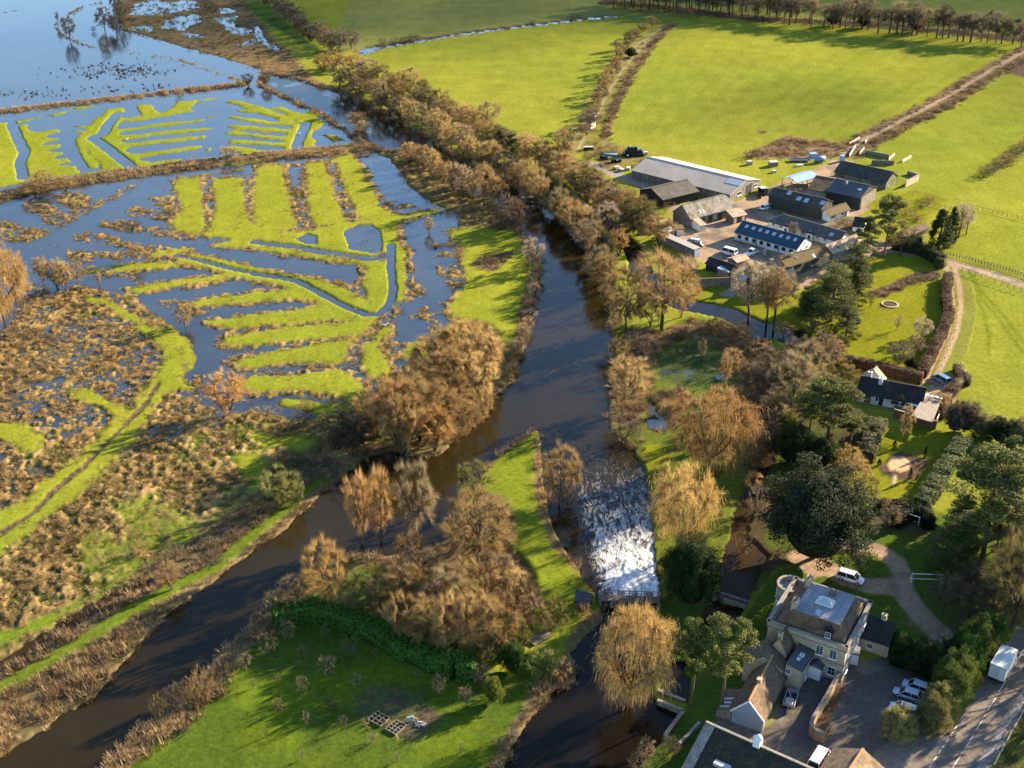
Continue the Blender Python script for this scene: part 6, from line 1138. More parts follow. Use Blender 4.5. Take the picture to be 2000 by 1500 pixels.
p = k.build('arch_opening', M_DOORDK); p.parent = b.root; p.location = at-b.root.location; p.rotation_euler = (0, 0, math.atan2(o.y, o.x)-math.pi/2)
# --- white cottage by the lane
b = Bld('white_cottage', 'white cottage under a black tiled roof beside the lane', 'house', q(Z6, 205, 595), q(Z6, 1205, 785), 2.3, Rg=q(Z6, 245, 360), pitch=.72, wall=M_WHITE, roof=M_TILEBLK)
b.chimney(4.2, .75, .8, .6, 1.3, M_WHITE, 1); b.chimney(1.6, 1.25, .8, .6, 1.6, M_WHITE, 1)
for u, w in ((1.6, 1.6), (4.2, .6), (8.0, 1.7), (12.0, 1.1)): b.win('n', u, 1.3, w, 1.0, 3 if w > 1 else 1, 1)
b.door('n', 5.1, .9, 1.9); b.door('n', 2.2, 1.4, 2.0, M_BRICK)
g = Bld('rear_gable', 'tan tiled rear wing behind the white cottage chimney', 'outbuilding', q(Z6, 590, 420), q(Z6, 630, 375), 2.3, 4.2, W=4.5, wall=M_WHITE, roof=M_TILEPALE)
c4 = [P(*q(Z6, x, y), 2.5) for x, y in ((1235, 680), (1495, 750), (1365, 1085), (1030, 985))]; ctr = sum(c4, V3())/4
r = empty('carport', V3((ctr.x, ctr.y, 0)), 0, 'tan flat roofed carport at the end of the white cottage', 'carport')
k = MB(); k.hexa(c4, [p+V3((0, 0, .16)) for p in c4]); k.build('roof', mat('felt_roof', (.27, .22, .17), .12, 1, c2=(.21, .17, .13)), r)
for p in c4: k = MB(); p2 = p+(ctr-p)*.06; k.bar((p2.x, p2.y, -.2), (p2.x, p2.y, 2.48), .14); k.build('post', M_TIMBER, r)
k = MB(); e0, e1 = P(*q(Z6, 1262, 650), 2.5), P(*q(Z6, 1515, 705), 2.5); k.bar(e0, e1, .9, .35); k.build('fascia', M_FRAME, r)
# --- mill house
fe = lambda x, y: P(*q(Z7, x, y), 6.6); fr = lambda x, y: P(*q(Z7, x, y), 9.2)
BR_, BL_, TR_ = fe(1690, 1050), fe(672, 705), fe(1985, 455)
dx_ = flat(BR_-BL_).normalized(); ny_ = V3((-dx_.y, dx_.x, 0)); WD = (BR_-BL_).length; DP = (TR_-BR_).dot(ny_)
O_ = flat(BL_); f_ = lambda u, v, z: O_+dx_*u+ny_*v+V3((0, 0, z))
FB = [( (fr(x, y)-O_).dot(dx_), (fr(x, y)-O_).dot(ny_)) for x, y in ((1000, 545), (1610, 730), (1815, 350), (1220, 200))]
u0, u1 = max(1.2, (FB[0][0]+FB[3][0])/2), min(WD-1.2, (FB[1][0]+FB[2][0])/2); v0, v1 = max(1.5, (FB[0][1]+FB[1][1])/2), min(DP-1.2, (FB[2][1]+FB[3][1])/2)
mh = empty('mill_house', f_(WD/2, DP/2, 0), 0, 'large stone mill house with a flat lead roof and parapets', 'house')
k = MB(); k.hexa([f_(0, 0, -.3), f_(WD, 0, -.3), f_(WD, DP, -.3), f_(0, DP, -.3)], [f_(0, 0, 6.2), f_(WD, 0, 6.2), f_(WD, DP, 6.2), f_(0, DP, 6.2)]); k.build('wall', M_STONE, mh)
k = MB()
for z in (3.25, 6.0):
    for p0, p1 in (((-.1, -.1), (WD+.1, -.1)), ((WD+.1, -.1), (WD+.1, DP)), ((-.1, -.1), (-.1, DP))): k.bar(f_(*p0, z), f_(*p1, z), .2, .18)
k.build('string_course', M_COPING, mh)
k = MB()
for p0, p1 in (((0, 0), (WD, 0)), ((WD, 0), (WD, DP)), ((0, DP), (WD, DP)), ((0, 0), (0, DP))): k.bar(f_(*p0, 6.55), f_(*p1, 6.55), .45, .7)
k.build('parapet', M_STONE, mh)
k = MB()
for p0, p1 in (((-.2, 0), (WD+.2, 0)), ((WD, -.2), (WD, DP+.2)), ((-.2, DP), (WD+.2, DP)), ((0, -.2), (0, DP+.2))): k.bar(f_(*p0, 6.97), f_(*p1, 6.97), .6, .14)
k.build('coping', M_COPING, mh)
I = [(u0, v0), (u1, v0), (u1, v1), (u0, v1)]; E = [(.5, .5), (WD-.5, .5), (WD-.5, DP-.5), (.5, DP-.5)]; k = MB()
for i in range(4):
    j = (i+1) % 4; k.hexa([f_(*E[i], 6.15), f_(*E[j], 6.15), f_(*I[j], 9.1), f_(*I[i], 9.1)], [f_(*E[i], 6.3), f_(*E[j], 6.3), f_(*I[j], 9.2), f_(*I[i], 9.2)])
k.build('roof', M_TILE, mh)
k = MB(); k.hexa([f_(*p, 8.9) for p in I], [f_(*p, 9.22) for p in I]); lead = k.build('lead_roof', M_LEAD, mh)
k = MB()
for i in range(1, 6): uu = u0+(u1-u0)*i/6; k.bar(f_(uu, v0+.05, 9.25), f_(uu, v1-.05, 9.25), .07, .06)
s_ = k.build('lead_roll', M_LEAD, mh)
cu, cv = (u0+u1)/2, (v0+v1)/2; k = MB(); kg = MB(); a_, b_ = 1.35, .85
base = [f_(cu-a_, cv-b_, 9.5), f_(cu+a_, cv-b_, 9.5), f_(cu+a_, cv+b_, 9.5), f_(cu-a_, cv+b_, 9.5)]; rg = [f_(cu-.6, cv, 10.3), f_(cu+.6, cv, 10.3)]
k.hexa([p-V3((0, 0, .32)) for p in base], base)
for p, r2 in ((base[0], rg[0]), (base[1], rg[1]), (base[2], rg[1]), (base[3], rg[0])): k.bar(p, r2, .1)
k.bar(rg[0], rg[1], .1)
for i in range(1, 6):
    t = i/6; k.bar(base[0].lerp(base[1], t), rg[0].lerp(rg[1], min(max((t-.25)*2, 0), 1)), .06); k.bar(base[3].lerp(base[2], t), rg[0].lerp(rg[1], min(max((t-.25)*2, 0), 1)), .06)
lan = k.build('roof_lantern', M_FRAME, mh)
z_ = V3((0, 0, -.03)); kg.quad(base[0]+z_, base[1]+z_, rg[1]+z_, rg[0]+z_); kg.quad(base[2]+z_, base[3]+z_, rg[0]+z_, rg[1]+z_); kg.quad(base[1]+z_, base[2]+z_, rg[1]+z_); kg.quad(base[3]+z_, base[0]+z_, rg[0]+z_); gl = kg.build('pane', M_SKYGLASS, mh); gl.parent = lan; gl.location = (0, 0, 0)
k = MB(); k.hexa([f_(cu-.5, v0+.4, 9.2), f_(cu+.3, v0+.4, 9.2), f_(cu+.3, v0+1.4, 9.2), f_(cu-.5, v0+1.4, 9.2)], [f_(cu-.5, v0+.4, 9.5), f_(cu+.3, v0+.4, 9.5), f_(cu+.3, v0+1.4, 9.7), f_(cu-.5, v0+1.4, 9.7)]); k.build('skylight', M_SKYGLASS, mh)
k = MB(); k.hexa([f_(cu-.2, v1-1.6, 9.2), f_(cu+.9, v1-1.6, 9.2), f_(cu+.9, v1-.9, 9.2), f_(cu-.2, v1-.9, 9.2)], [f_(cu-.2, v1-1.6, 9.9), f_(cu+.9, v1-1.6, 9.9), f_(cu+.9, v1-.9, 9.9), f_(cu-.2, v1-.9, 9.9)]); k.build('roof_hatch', M_TIMBER, mh)
ang = math.atan2(dx_.y, dx_.x)
for uu, vv in ((u0-.2, v0+1.0), (u0-.2, v1-.6)):
    k = MB(); c0 = f_(uu, vv, 8.6); k.box((c0.x, c0.y, 8.7), (.8, 1.5, 3.2), ang); k.box((c0.x, c0.y, 10.35), (.95, 1.65, .16), ang); o = k.build('chimney', M_STONE, mh)
    for i in range(3): k = MB(); p = f_(uu, vv+(i-1)*.45, 0); k.tube((p.x, p.y, 10.43), (p.x, p.y, 10.9), .13, .11, 8); w = k.build('chimney_pot', M_TILE, mh); w.parent = o; w.location = (0, 0, 0)
for uu in (WD*.68, WD*.85): window(mh, f_(uu, -.02, 4.75), -ny_, 1.15, 1.75, 2, 4)
window(mh, f_(WD*.86, -.02, 1.5), -ny_, 1.2, 1.5, 2, 2)
for i in range(4): window(mh, f_(WD+.02, DP*(.15+.23*i), 4.6), dx_, 1.1, 1.7, 2, 4); window(mh, f_(WD+.02, DP*(.15+.23*i), 1.5), dx_, 1.1, 1.6, 2, 4)
k = MB(); c0 = f_(WD*.68, -.75, 1.1); k.box((c0.x, c0.y, 1.1), (1.9, 1.5, 2.2), ang); pr = k.build('porch', M_FRAME, mh)
k = MB()
for s in (-1, 1): k.hexa([f_(WD*.68+s*1.15, -1.65, 2.2), f_(WD*.68, -1.65, 3.0), f_(WD*.68, -.05, 3.0), f_(WD*.68+s*1.15, -.05, 2.2)], [f_(WD*.68+s*1.15, -1.65, 2.3), f_(WD*.68, -1.65, 3.12), f_(WD*.68, -.05, 3.12), f_(WD*.68+s*1.15, -.05, 2.3)])
w = k.build('porch_roof', M_SLATE, mh); w.parent = pr; w.location = (0, 0, 0)
# dormer in the front slope, roof light in the side slope
dz = 7.3; du = WD*.74; k = MB(); c0 = f_(du, 1.35, 0); k.box((c0.x, c0.y, 7.35), (1.25, 1.3, 1.5), ang); dm = k.build('dormer', M_TILEDK, mh)
k = MB()
for s in (-1, 1): k.hexa([f_(du+s*.85, .55, 8.0), f_(du, .55, 8.75), f_(du, 2.3, 8.75), f_(du+s*.85, 2.3, 8.0)], [f_(du+s*.85, .55, 8.1), f_(du, .55, 8.87), f_(du, 2.3, 8.87), f_(du+s*.85, 2.3, 8.1)])
w = k.build('dormer_roof', M_TILEDK, mh); w.parent = dm; w.location = (0, 0, 0); window(mh, f_(du, .69, 7.45), -ny_, .85, 1.0, 2, 2)
# bow at the garden end
bq = P(*q(Z7, 965, 215), 6.6); bc = flat(bq); k = MB(); rg_ = 2.1; N_ = 20; cir = [(bc.x+math.cos(i*2*math.pi/N_)*rg_, bc.y+math.sin(i*2*math.pi/N_)*rg_) for i in range(N_)]
k.hexa([(x, y, -.3) for x, y in cir], [(x, y, 6.1) for x, y in cir]); bw = k.build('bow', M_STONE, mh, False)
k = MB(); k2 = MB()
for i in range(N_):
    a0, a1 = cir[i], cir[(i+1) % N_]; k.bar((*a0, 6.45), (*a1, 6.45), .3, .72); k2.bar((*a0, 6.86), (*a1, 6.86), .42, .12)
k.build('bow_parapet', M_STONE, mh); k2.build('bow_coping', M_COPING, mh)
k = MB(); k.hexa([(bc.x+(x-bc.x)*.9, bc.y+(y-bc.y)*.9, 6.0) for x, y in cir], [(bc.x+(x-bc.x)*.9, bc.y+(y-bc.y)*.9, 6.16) for x, y in cir]); k.build('bow_roof', M_LEAD, mh)
for t in (2.6, 3.5, 4.4):
    o = V3((math.cos(t), math.sin(t), 0)); window(mh, bc+o*(rg_-.02)+V3((0, 0, 4.6)), o, 1.0, 1.7, 2, 4); window(mh, bc+o*(rg_-.02)+V3((0, 0, 1.5)), o, 1.0, 1.7, 2, 4)
# wings of the mill house
b = Bld('stone_roof_wing', 'stone wing with a steep tiled gable roof on the mill house garden side', 'wing', q(Z7, 905, 1110), q(Z7, 1075, 845), 4.6, 6.9, C=q(Z7, 700, 1010), wall=M_STONE, roof=M_TILE, over=.2)
b.chimney(.4, 1, .7, .6, .7, M_STONE, 1)
b = Bld('grey_roof_wing', 'wing with a grey lean roof in front of the mill house', 'wing', q(Z7, 1095, 1340), q(Z7, 1275, 1060), 4.2, Rg=q(Z7, 910, 1230), pitch=.18, wall=M_STONE, roof=M_SLATE, mono=True, over=.15)
b.light(b.L*.55, .45, .9, .7); b.light(b.L*.35, .5, .7, .5); at, o = b.wp('a', b.W*.80, 3.3); window(b.root, at, o, .8, .9); at, o = b.wp('n', b.L*.5, 1.2); window(b.root, at, o, .8, 1.2)
b = Bld('linking_range', 'pale stone gabled range between mill house and long outbuilding', 'wing', q(Z7, 860, 1330), q(Z7, 900, 1110), 3.6, 5.6, W=6.0, wall=M_STONE, roof=M_TILE, over=.2)
b = Bld('long_outbuilding', 'long tiled outbuilding with a blue boarded gable', 'outbuilding', q(Z8, 1010, 880), q(Z8, 1300, 285), 2.3, 5.0, C=q(Z8, 610, 720), wall=M_OLDSTONE, roof=M_TILE, over=.2, ridge=mat('orange_ridge', (.34, .19, .08), .2, 3))
at, o = b.wp('a', b.W/2, 0); k = MB(); h = b.W/2-.05; k.hexa([V3((-h, .03, .0)), V3((h, .03, .0)), V3((h, .03, 2.2)), V3((0, .03, 4.75)), V3((-h, .03, 2.2))], [V3((-h, .1, .0)), V3((h, .1, .0)), V3((h, .1, 2.2)), V3((0, .1, 4.75)), V3((-h, .1, 2.2))])
p = k.build('boarded_gable', M_BLUEBOARD); p.parent = b.root; p.location = at-b.root.location; p.rotation_euler = (0, 0, math.atan2(o.y, o.x)-math.pi/2)
k = MB(); f0 = lambda z, u: b.a+b.d*(-.25)+b.n*u+V3((0, 0, z)); k.bar(f0(2.15, -.2), f0(5.1, b.W/2), .12, .22); k.bar(f0(5.1, b.W/2), f0(2.15, b.W+.2), .12, .22); k.build('bargeboard', M_FRAME, b.root)
b.chimney(b.L*.42, 1, .6, .6, .5, M_STONE, 0)
# catslide along the lawn side with three rooflights
sl = MB(); cs = [b.a+b.n*(b.W+.1)+V3((0, 0, 2.2)), b.b+b.n*(b.W+.1)-b.d*6+V3((0, 0, 2.2)), b.b+b.n*(b.W+2.4)-b.d*6+V3((0, 0, 1.2)), b.a+b.n*(b.W+2.4)+V3((0, 0, 1.2))]; sl.hexa([p-V3((0, 0, .14)) for p in cs], cs); sl.build('lower_roof', M_TILE, b.root)
k = MB(); k.hexa([flat(p)*1+V3((0, 0, -.2)) for p in cs], [p-V3((0, 0, .16)) for p in cs]); k.build('lower_wall', M_OLDSTONE, b.root)
for t in (.16, .34, .52):
    k = MB(); p0 = cs[0].lerp(cs[1], t).lerp(cs[3].lerp(cs[2], t), .25); p1 = cs[0].lerp(cs[1], t).lerp(cs[3].lerp(cs[2], t), .85); k.bar(p0+V3((0, 0, .06)), p1+V3((0, 0, .06)), .45, .08); k.build('skylight', M_SKYGLASS, b.root)
b = Bld('side_annexe', 'low annexe with a near black roof at the right of the mill house', 'wing', q(X2, 250, 190), q(X2, 692, 330), 2.4, Rg=q(X1, 790, 1210), pitch=.5, wall=M_STONE, roof=M_TILEBLK, mono=True, over=.15)
b.win('n', 1.6, 1.2, .9, 1.0); b.chimney(b.L*.55, 1, .8, .6, .9, M_STONE, 1)
b = Bld('side_porch', 'small pale porch beside the mill house garden wall', 'porch', q(X2, 125, 450), q(X2, 225, 470), 2.2, 2.4, W=1.6, wall=M_WHITE, roof=M_LEAD, mono=True, over=.1)
b = Bld('bottom_stone_roof', 'great dark stone roof rising from the bottom edge with a white cowl', 'house', (1420, 1680), (1740, 1800), 2.6, 7.2, W=26, wall=M_OLDSTONE, roof=M_TILEDK) if False else None
def slope_house():
    r0, r1 = P(1379, 1411.5, 5.2), P(1575, 1498.5, 5.2); d = flat(r1-r0).normalized(); n = V3((d.y, -d.x, 0))
    if n.y > 0: n = -n
    r1 = r0+d*26; w, hz = 7.5, .2; root = empty('stone_roof_house', flat((r0+r1)/2), 0, 'dark mossy stone roofed house at the bottom edge', 'house')
    k = MB()
    for s, ww in ((n, w), (-n, 3.0)):
        e = [r0+s*ww, r1+s*ww, r1, r0]; zz = 5.2-3.0*(ww/w) if ww == w else 2.4
        qd = [V3((e[0].x, e[0].y, zz)), V3((e[1].x, e[1].y, zz)), r1, r0]; k.hexa(qd, [p+V3((0, 0, .16)) for p in qd])
    k.build('roof', M_TILEDK, root)
    k = MB(); k.bar(r0+V3((0, 0, .2)), r1+V3((0, 0, .2)), .4, .18); k.build('ridge', M_COPING, root)
    k = MB(); g0 = [r0+d*.3-n*2.9, r0+d*.3+n*7.2]; k.hexa([V3((g0[0].x, g0[0].y, -.3)), V3((g0[1].x, g0[1].y, -.3)), V3((g0[1].x, g0[1].y, 2.2)), V3(((r0+d*.3).x, (r0+d*.3).y, 5.0)), V3((g0[0].x, g0[0].y, 2.4))], [V3((p.x, p.y, z)) for p, z in ((g0[0]+d*25, -.3), (g0[1]+d*25, -.3), (g0[1]+d*25, 2.2), (r0+d*25.3, 5.0), (g0[0]+d*25, 2.4))]); k.build('wall', M_OLDSTONE, root)
    k = MB(); v = P(*q(Z8, 905, 1250), 5.0); v = r0+d*((v-r0).dot(d)); a = math.atan2(d.y, d.x); k.box((v.x, v.y, 5.7), (1.0, 1.0, 1.6), a); k.hexa([(v.x-.6, v.y-.6, 6.5), (v.x+.6, v.y-.6, 6.5), (v.x+.6, v.y+.6, 6.5), (v.x-.6, v.y+.6, 6.5)], [(v.x-.08, v.y-.08, 7.2), (v.x+.08, v.y-.08, 7.2), (v.x+.08, v.y+.08, 7.2), (v.x-.08, v.y+.08, 7.2)]); k.build('cowl', M_FRAME, root)
    v = P(*q(Z8, 470, 1470), 3.6); k = MB(); k.box((v.x, v.y, 3.6), (2.4, .9, .5), a); k.build('roof_vent', M_METAL, root)
    # pale tiled verge at the gable
    k = MB(); qd = [r0+n*.1+V3((0, 0, .19)), r0+d*1.5+n*.1+V3((0, 0, .19)), r0+d*1.5+n*w+V3((0, 0, -2.8)), r0+n*w+V3((0, 0, -2.8))]; k.hexa(qd, [p+V3((0, 0, .06)) for p in qd]); k.build('roof_verge', M_MOSSROOF, root)
slope_house()
def hip_house():
    t0 = P(*q(X4, 1020, 1230), 4.8); t1 = P(1663, 1498.7, 4.8); d = flat(t1-t0).normalized(); L = 14; n = V3((-d.y, d.x, 0)); t1 = t0+d*L
    if n.x < 0: n = -n
    root = empty('tiled_gatehouse', flat(t0+d*L/2), 0, 'tiled house with a sunlit right slope at the bottom edge', 'house'); w = 4.2; he = 2.4; e0 = t0-d*.3
    k = MB(); f = lambda p, z: V3((p.x, p.y, z))
    for s in (n, -n):
        qd = [f(e0+s*w, he), f(t1+s*w, he), f(t1, 4.8), f(t0+d*(0 if s == n else 0), 4.8)]; k.hexa(qd, [p+V3((0, 0, .15)) for p in qd])
    k.build('roof', mat('lichen_tile', (.24, .17, .105), .35, 3, .95, .1, .5, c2=(.13, .095, .06), c2s=.6), root)
    k = MB(); k.bar(t0+V3((0, 0, .2)), t1+V3((0, 0, .2)), .34, .16); k.build('ridge', mat('orange_ridge', (.34, .19, .08)), root)
    k = MB(); k.hexa([f(t0-n*4, -.3), f(t0+n*4, -.3), f(t0+n*4, he), f(t0, 4.65), f(t0-n*4, he)], [f(t1-n*4, -.3), f(t1+n*4, -.3), f(t1+n*4, he), f(t1, 4.65), f(t1-n*4, he)]); k.build('wall', M_STONE, root)
hip_house()
# --- sluice, footbridges, hut, deck
def sluice():
    a, b = P(1172, 1172), P(1286, 1176); d = flat(b-a).normalized(); n = V3((-d.y, d.x, 0)); L = (b-a).length; g = lambda u, v, z: flat(a)+d*u+n*v+V3((0, 0, z))
    root = empty('sluice_bridge', g(L/2, 0, 0), 0, 'timber sluice bridge with gates above the white water', 'sluice')
    npl = 40
    me = None
    for i in range(npl):
        u = (i+.5)*L/npl
        if me is None:
            k = MB(); k.box((0, 0, 0), (L/npl-.03, 1.5, .07)); o = k.build('plank', M_TIMBER); me = o.data
        else: o = link(bpy.data.objects.new('plank', me))
        o.parent = root; p = g(u, -.55, 1.0+.02*math.sin(i*7)); o.location = p-root.location; o.rotation_euler = (0, 0, math.atan2(d.y, d.x))
    k = MB(); k.bar(g(0, -1.2, .86), g(L, -1.2, .86), .16, .2); k.bar(g(0, .1, .86), g(L, .1, .86), .16, .2); k.build('beam', M_TIMBER, root)
    for i in range(6):
        u = L*i/5; k = MB(); k.hexa([g(u-.25, -1.6, -1.5), g(u+.25, -1.6, -1.5), g(u+.25, 1.3, -1.5), g(u, 1.8, -1.5), g(u-.25, 1.3, -1.5)], [g(u-.25, -1.6, .75), g(u+.25, -1.6, .75), g(u+.25, 1.3, .75), g(u, 1.8, .75), g(u-.25, 1.3, .75)]); k.build('pier', M_OLDSTONE, root)
        if i < 5: k = MB(); k.hexa([g(u+.3, .25, -1.4), g(u+L/5-.3, .25, -1.4), g(u+L/5-.3, .37, -1.4), g(u+.3, .37, -1.4)], [g(u+.3, .25, .35), g(u+L/5-.3, .25, .35), g(u+L/5-.3, .37, .35), g(u+.3, .37, .35)]); k.build('sluice_gate', M_DOORDK, root)
        k = MB(); k.bar(g(u+L/10, .35, .3), g(u+L/10, .35, 2.1), .12); k.build('gate_spindle', M_RUST, root)
    for v in (-1.25, .15):
        for i in range(9): k = MB(); u = L*i/8; k.bar(g(u, v, .9), g(u, v, 2.0), .1); k.build('rail_post', M_TIMBER, root)
        k = MB(); k.bar(g(0, v, 1.98), g(L, v, 1.98), .09); k.bar(g(0, v, 1.5), g(L, v, 1.5), .07); k.build('handrail', M_TIMBER, root)
sluice()
def footbridge(a, b, w, h, label, m=M_TIMBER, stone=False, name='footbridge'):
    a, b = P(*a), P(*b); d = flat(b-a).normalized(); n = V3((-d.y, d.x, 0)); L = (b-a).length; g = lambda u, v, z: flat(a)+d*u+n*v+V3((0, 0, z)); root = empty(name, g(L/2, 0, 0), 0, label, 'bridge')
    k = MB(); k.hexa([g(0, -w/2, h-.2), g(L, -w/2, h-.2), g(L, w/2, h-.2), g(0, w/2, h-.2)], [g(0, -w/2, h), g(L, -w/2, h), g(L, w/2, h), g(0, w/2, h)]); k.build('deck', m, root)
    for v in (-w/2+.06, w/2-.06):
        k = MB()
        if stone: k.bar(g(0, v, h+.25), g(L, v, h+.25), .3, .5)
        else:
            k.bar(g(0, v, h+.95), g(L, v, h+.95), .08)
            for i in range(5): k.bar(g(L*i/4, v, h), g(L*i/4, v, h+.95), .08)
        k.build('handrail', m, root)
    k = MB(); k.hexa([g(L*.1, -w/2+.1, -1.4), g(L*.2, -w/2+.1, -1.4), g(L*.2, w/2-.1, -1.4), g(L*.1, w/2-.1, -1.4)], [g(L*.1, -w/2+.1, h-.2), g(L*.2, -w/2+.1, h-.2), g(L*.2, w/2-.1, h-.2), g(L*.1, w/2-.1, h-.2)]); k.build('pier', m, root)
footbridge((1018, 391), (1068, 389), 1.6, .9, 'narrow footbridge crossing the river through the tree belt')
footbridge((1386, 1164), (1458, 1188), 1.5, .5, 'stone footbridge over the mill channel', M_OLDSTONE, True)
b = Bld('sluice_hut', 'small slate roofed hut beside the sluice bridge', 'hut', q(((1100, 1080), 6.667), 150, 610), q(((1100, 1080), 6.667), 345, 650), 1.7, 2.9, C=q(((1100, 1080), 6.667), 175, 520), wall=M_BRICK, roof=M_SLATE, over=.2); b.door('b', b.W/2, .8, 1.6)
def deck():
    c = [P(*p) for p in pts('1050,1248 1066,1232 1080,1243 1068,1266 1045,1264')]; ctr = sum(c, V3())/5; root = empty('fishing_deck', flat(ctr), 0, 'boarded deck by the pool below the island path', 'deck'); k = MB()
    a, b2, c2, d2 = c[0], c[1], c[2], c[3]; ax = flat(c2-b2); L = ax.length; ax.normalize(); n = V3((-ax.y, ax.x, 0)); n = -n if n.y > 0 else n; k.hexa([b2+V3((0, 0, .1)), b2+ax*L+V3((0, 0, .1)), b2+ax*L+n*4+V3((0, 0, .1)), b2+n*4+V3((0, 0, .1))], [b2+V3((0, 0, .24)), b2+ax*L+V3((0, 0, .24)), b2+ax*L+n*4+V3((0, 0, .24)), b2+n*4+V3((0, 0, .24))]); k.build('frame', M_TIMBER, root); me = None
    for i in range(10):
        k = MB(); y = (i+.5)*.4; p = b2+ax*L/2+n*y+V3((0, 0, .27)); k.box((p.x, p.y, p.z), (L+.1, .36, .05), math.atan2(ax.y, ax.x)); k.build('plank', M_TIMBER, root)
deck()
# ------------------------------------------------------------------ vehicles
def paint_mat(name, c, rough=.25): return mat(name, c, .03, 2, rough, .5, 0)
P_WHITE = paint_mat('white_car_paint', (.74, .75, .76)); P_SILVER = paint_mat('silver_car_paint', (.40, .45, .50), .3); P_BLUE = paint_mat('blue_car_paint', (.10, .17, .26), .3)
P_DARK = paint_mat('dark_car_paint', (.03, .035, .045), .3); M_TYRE = mat('tyre', (.018, .018, .018), .1, 3, .9, .1, .1); M_RIM = mat('rim', (.4, .4, .41), .05, 3, .4, .5, 0)
M_LAMP = mat('lamp_glass', (.65, .65, .62), .02, 1, .15, .5, 0); M_TAIL = mat('tail_lamp', (.30, .02, .015), .02, 1, .25, .5, 0); M_TRIM = mat('black_trim', (.02, .02, .021), .1, 2, .6, .3, 0)
def loft(st, closed=True):
    k = MB(); n = len(st[0]); k.v = [p for r in st for p in r]
    for i in range(len(st)-1):
        for j in range(n): k.f.append((i*n+j, i*n+(j+1) % n, (i+1)*n+(j+1) % n, (i+1)*n+j))
    k.f.append(tuple(range(n-1, -1, -1))); k.f.append(tuple(range((len(st)-1)*n, len(st)*n))); return k
KINDS_ = {'car': (4.4, .90, 1.43, .27, .10, .62, .78), 'suv': (4.7, .92, 1.75, .27, .03, .80, .95), 'van': (5.0, 1.0, 2.1, .16, .01, .95, 1.1), 'estate': (4.6, .90, 1.50, .26, .04, .70, .85), 'pickup': (5.1, .92, 1.75, .24, .40, .85, .98)}
def wheel(root, x, y, r, w=.22):
    k = MB(); k.tube((x, y-w/2, r), (x, y+w/2, r), r, r, 14); o = k.build('wheel', M_TYRE, root, False, False)
    k = MB(); s = 1 if y > 0 else -1; k.tube((x, y+s*(w/2-.02), r), (x, y+s*(w/2+.015), r), r*.62, r*.55, 10); c = k.build('rim', M_RIM, root, False, False); c.parent = o
def car(rear, front, kind, m, label, cat='car', name='parked_car', z=None):
    L, hw, H, hood, boot, hoodz, belt = KINDS_[kind]; zz = ground_z(*rear)+.02 if z is None else z
    a, b = P(*rear, zz), P(*front, zz); d = flat(b-a).normalized(); c = (a+b)/2; r = empty(name, V3((c.x, c.y, zz)), math.atan2(d.y, d.x), label, cat)
    h = L/2; f0, f1 = h-hood*L, -h+boot*L
    def ring(x, zl, zh, w): return [(x, -w*.9, zl), (x, -w, zl+.22), (x, -w, zh-.14), (x, -w*.86, zh), (x, w*.86, zh), (x, w, zh-.14), (x, w, zl+.22), (x, w*.9, zl)]
    st = [ring(-h, .38, belt*.78, hw*.86), ring(-h+.12, .28, belt*.93, hw*.96), ring(f1-.25, .24, belt, hw), ring(0, .22, belt, hw), ring(f0, .22, belt, hw), ring(f0+.45, .24, hoodz+.06, hw*.985), ring(h-.35, .28, hoodz-.04, hw*.95), ring(h-.06, .34, hoodz-.16, hw*.84), ring(h, .40, hoodz-.26, hw*.72)]
    loft(st).build('body', m, r, True, False)
    tw = hw*.74; r0, r1 = f1-(.02 if boot < .06 else .30), f0+.30
    def cr(x, w, z): return [(x, -w, z), (x, w, z)]
    k = MB(); t0, t1 = (r0+(.18 if boot < .06 else .62), r1-.75); base = [(r0, -hw*.88, belt-.02), (r1, -hw*.88, belt-.02), (r1, hw*.88, belt-.02), (r0, hw*.88, belt-.02)]; top = [(t0, -tw, H-.05), (t1, -tw, H-.05), (t1, tw, H-.05), (t0, tw, H-.05)]
    k.hexa(base, top); k.build('window_glass', M_GLASS, r, False, False)
    k = MB(); k.hexa([(x+(.04 if x > 0 else -.04), y*1.03, z-.02) for x, y, z in top], [(x*.96, y*.93, H+.02) for x, y, z in top]); k.build('roof', m, r, False, False)
    for s in (-1, 1):
        for xx, yy in ((r1, t1), (r0, t0), ((r0+r1)/2-.1, (t0+t1)/2-.05)): k = MB(); k.bar((xx, s*hw*.885, belt), (yy, s*tw*1.02, H-.04), .09); k.build('pillar', m, r, False, False)
        k = MB(); k.box((h-.16, s*hw*.62, hoodz-.20), (.16, .34, .14)); k.build('headlight', M_LAMP, r, False, False)
        k = MB(); k.box((-h+.05, s*hw*.74, belt*.72), (.12, .22, .26)); k.build('tail_light', M_TAIL, r, False, False)
        k = MB(); k.box((f0+.12, s*(hw+.08), belt+.06), (.12, .16, .12)); k.build('mirror', m, r, False, False)
        for xx in (h*.62, -h*.60): wheel(r, xx, s*(hw-.1), .33 if H < 1.6 else .38)
    for xx in (h-.03, -h+.03): k = MB(); k.box((xx, 0, .42), (.14, hw*1.5, .16)); k.build('bumper', M_TRIM if kind != 'car' else m, r, False, False)
    return r
car(q(X1, 330, 620), q(X1, 640, 715), 'suv', P_WHITE, 'white car parked on the curved gravel drive behind the mill house')
car(q(X2, 1290, 1070), q(X2, 950, 945), 'car', P_SILVER, 'pale blue saloon nearer the hedge of the two in the car park')
car(q(X2, 1150, 1180), q(X2, 815, 1070), 'car', P_SILVER, 'pale blue saloon with dark roof half under the bush', )
car(q(X2, 1060, 1410), q(X2, 790, 1320), 'estate', P_WHITE, 'white car with a dark sunroof beside the round ivy mound')
car(q(X2, 1520, 400), q(X2, 1330, 360), 'estate', P_BLUE, 'blue car tucked behind the roadside evergreens')
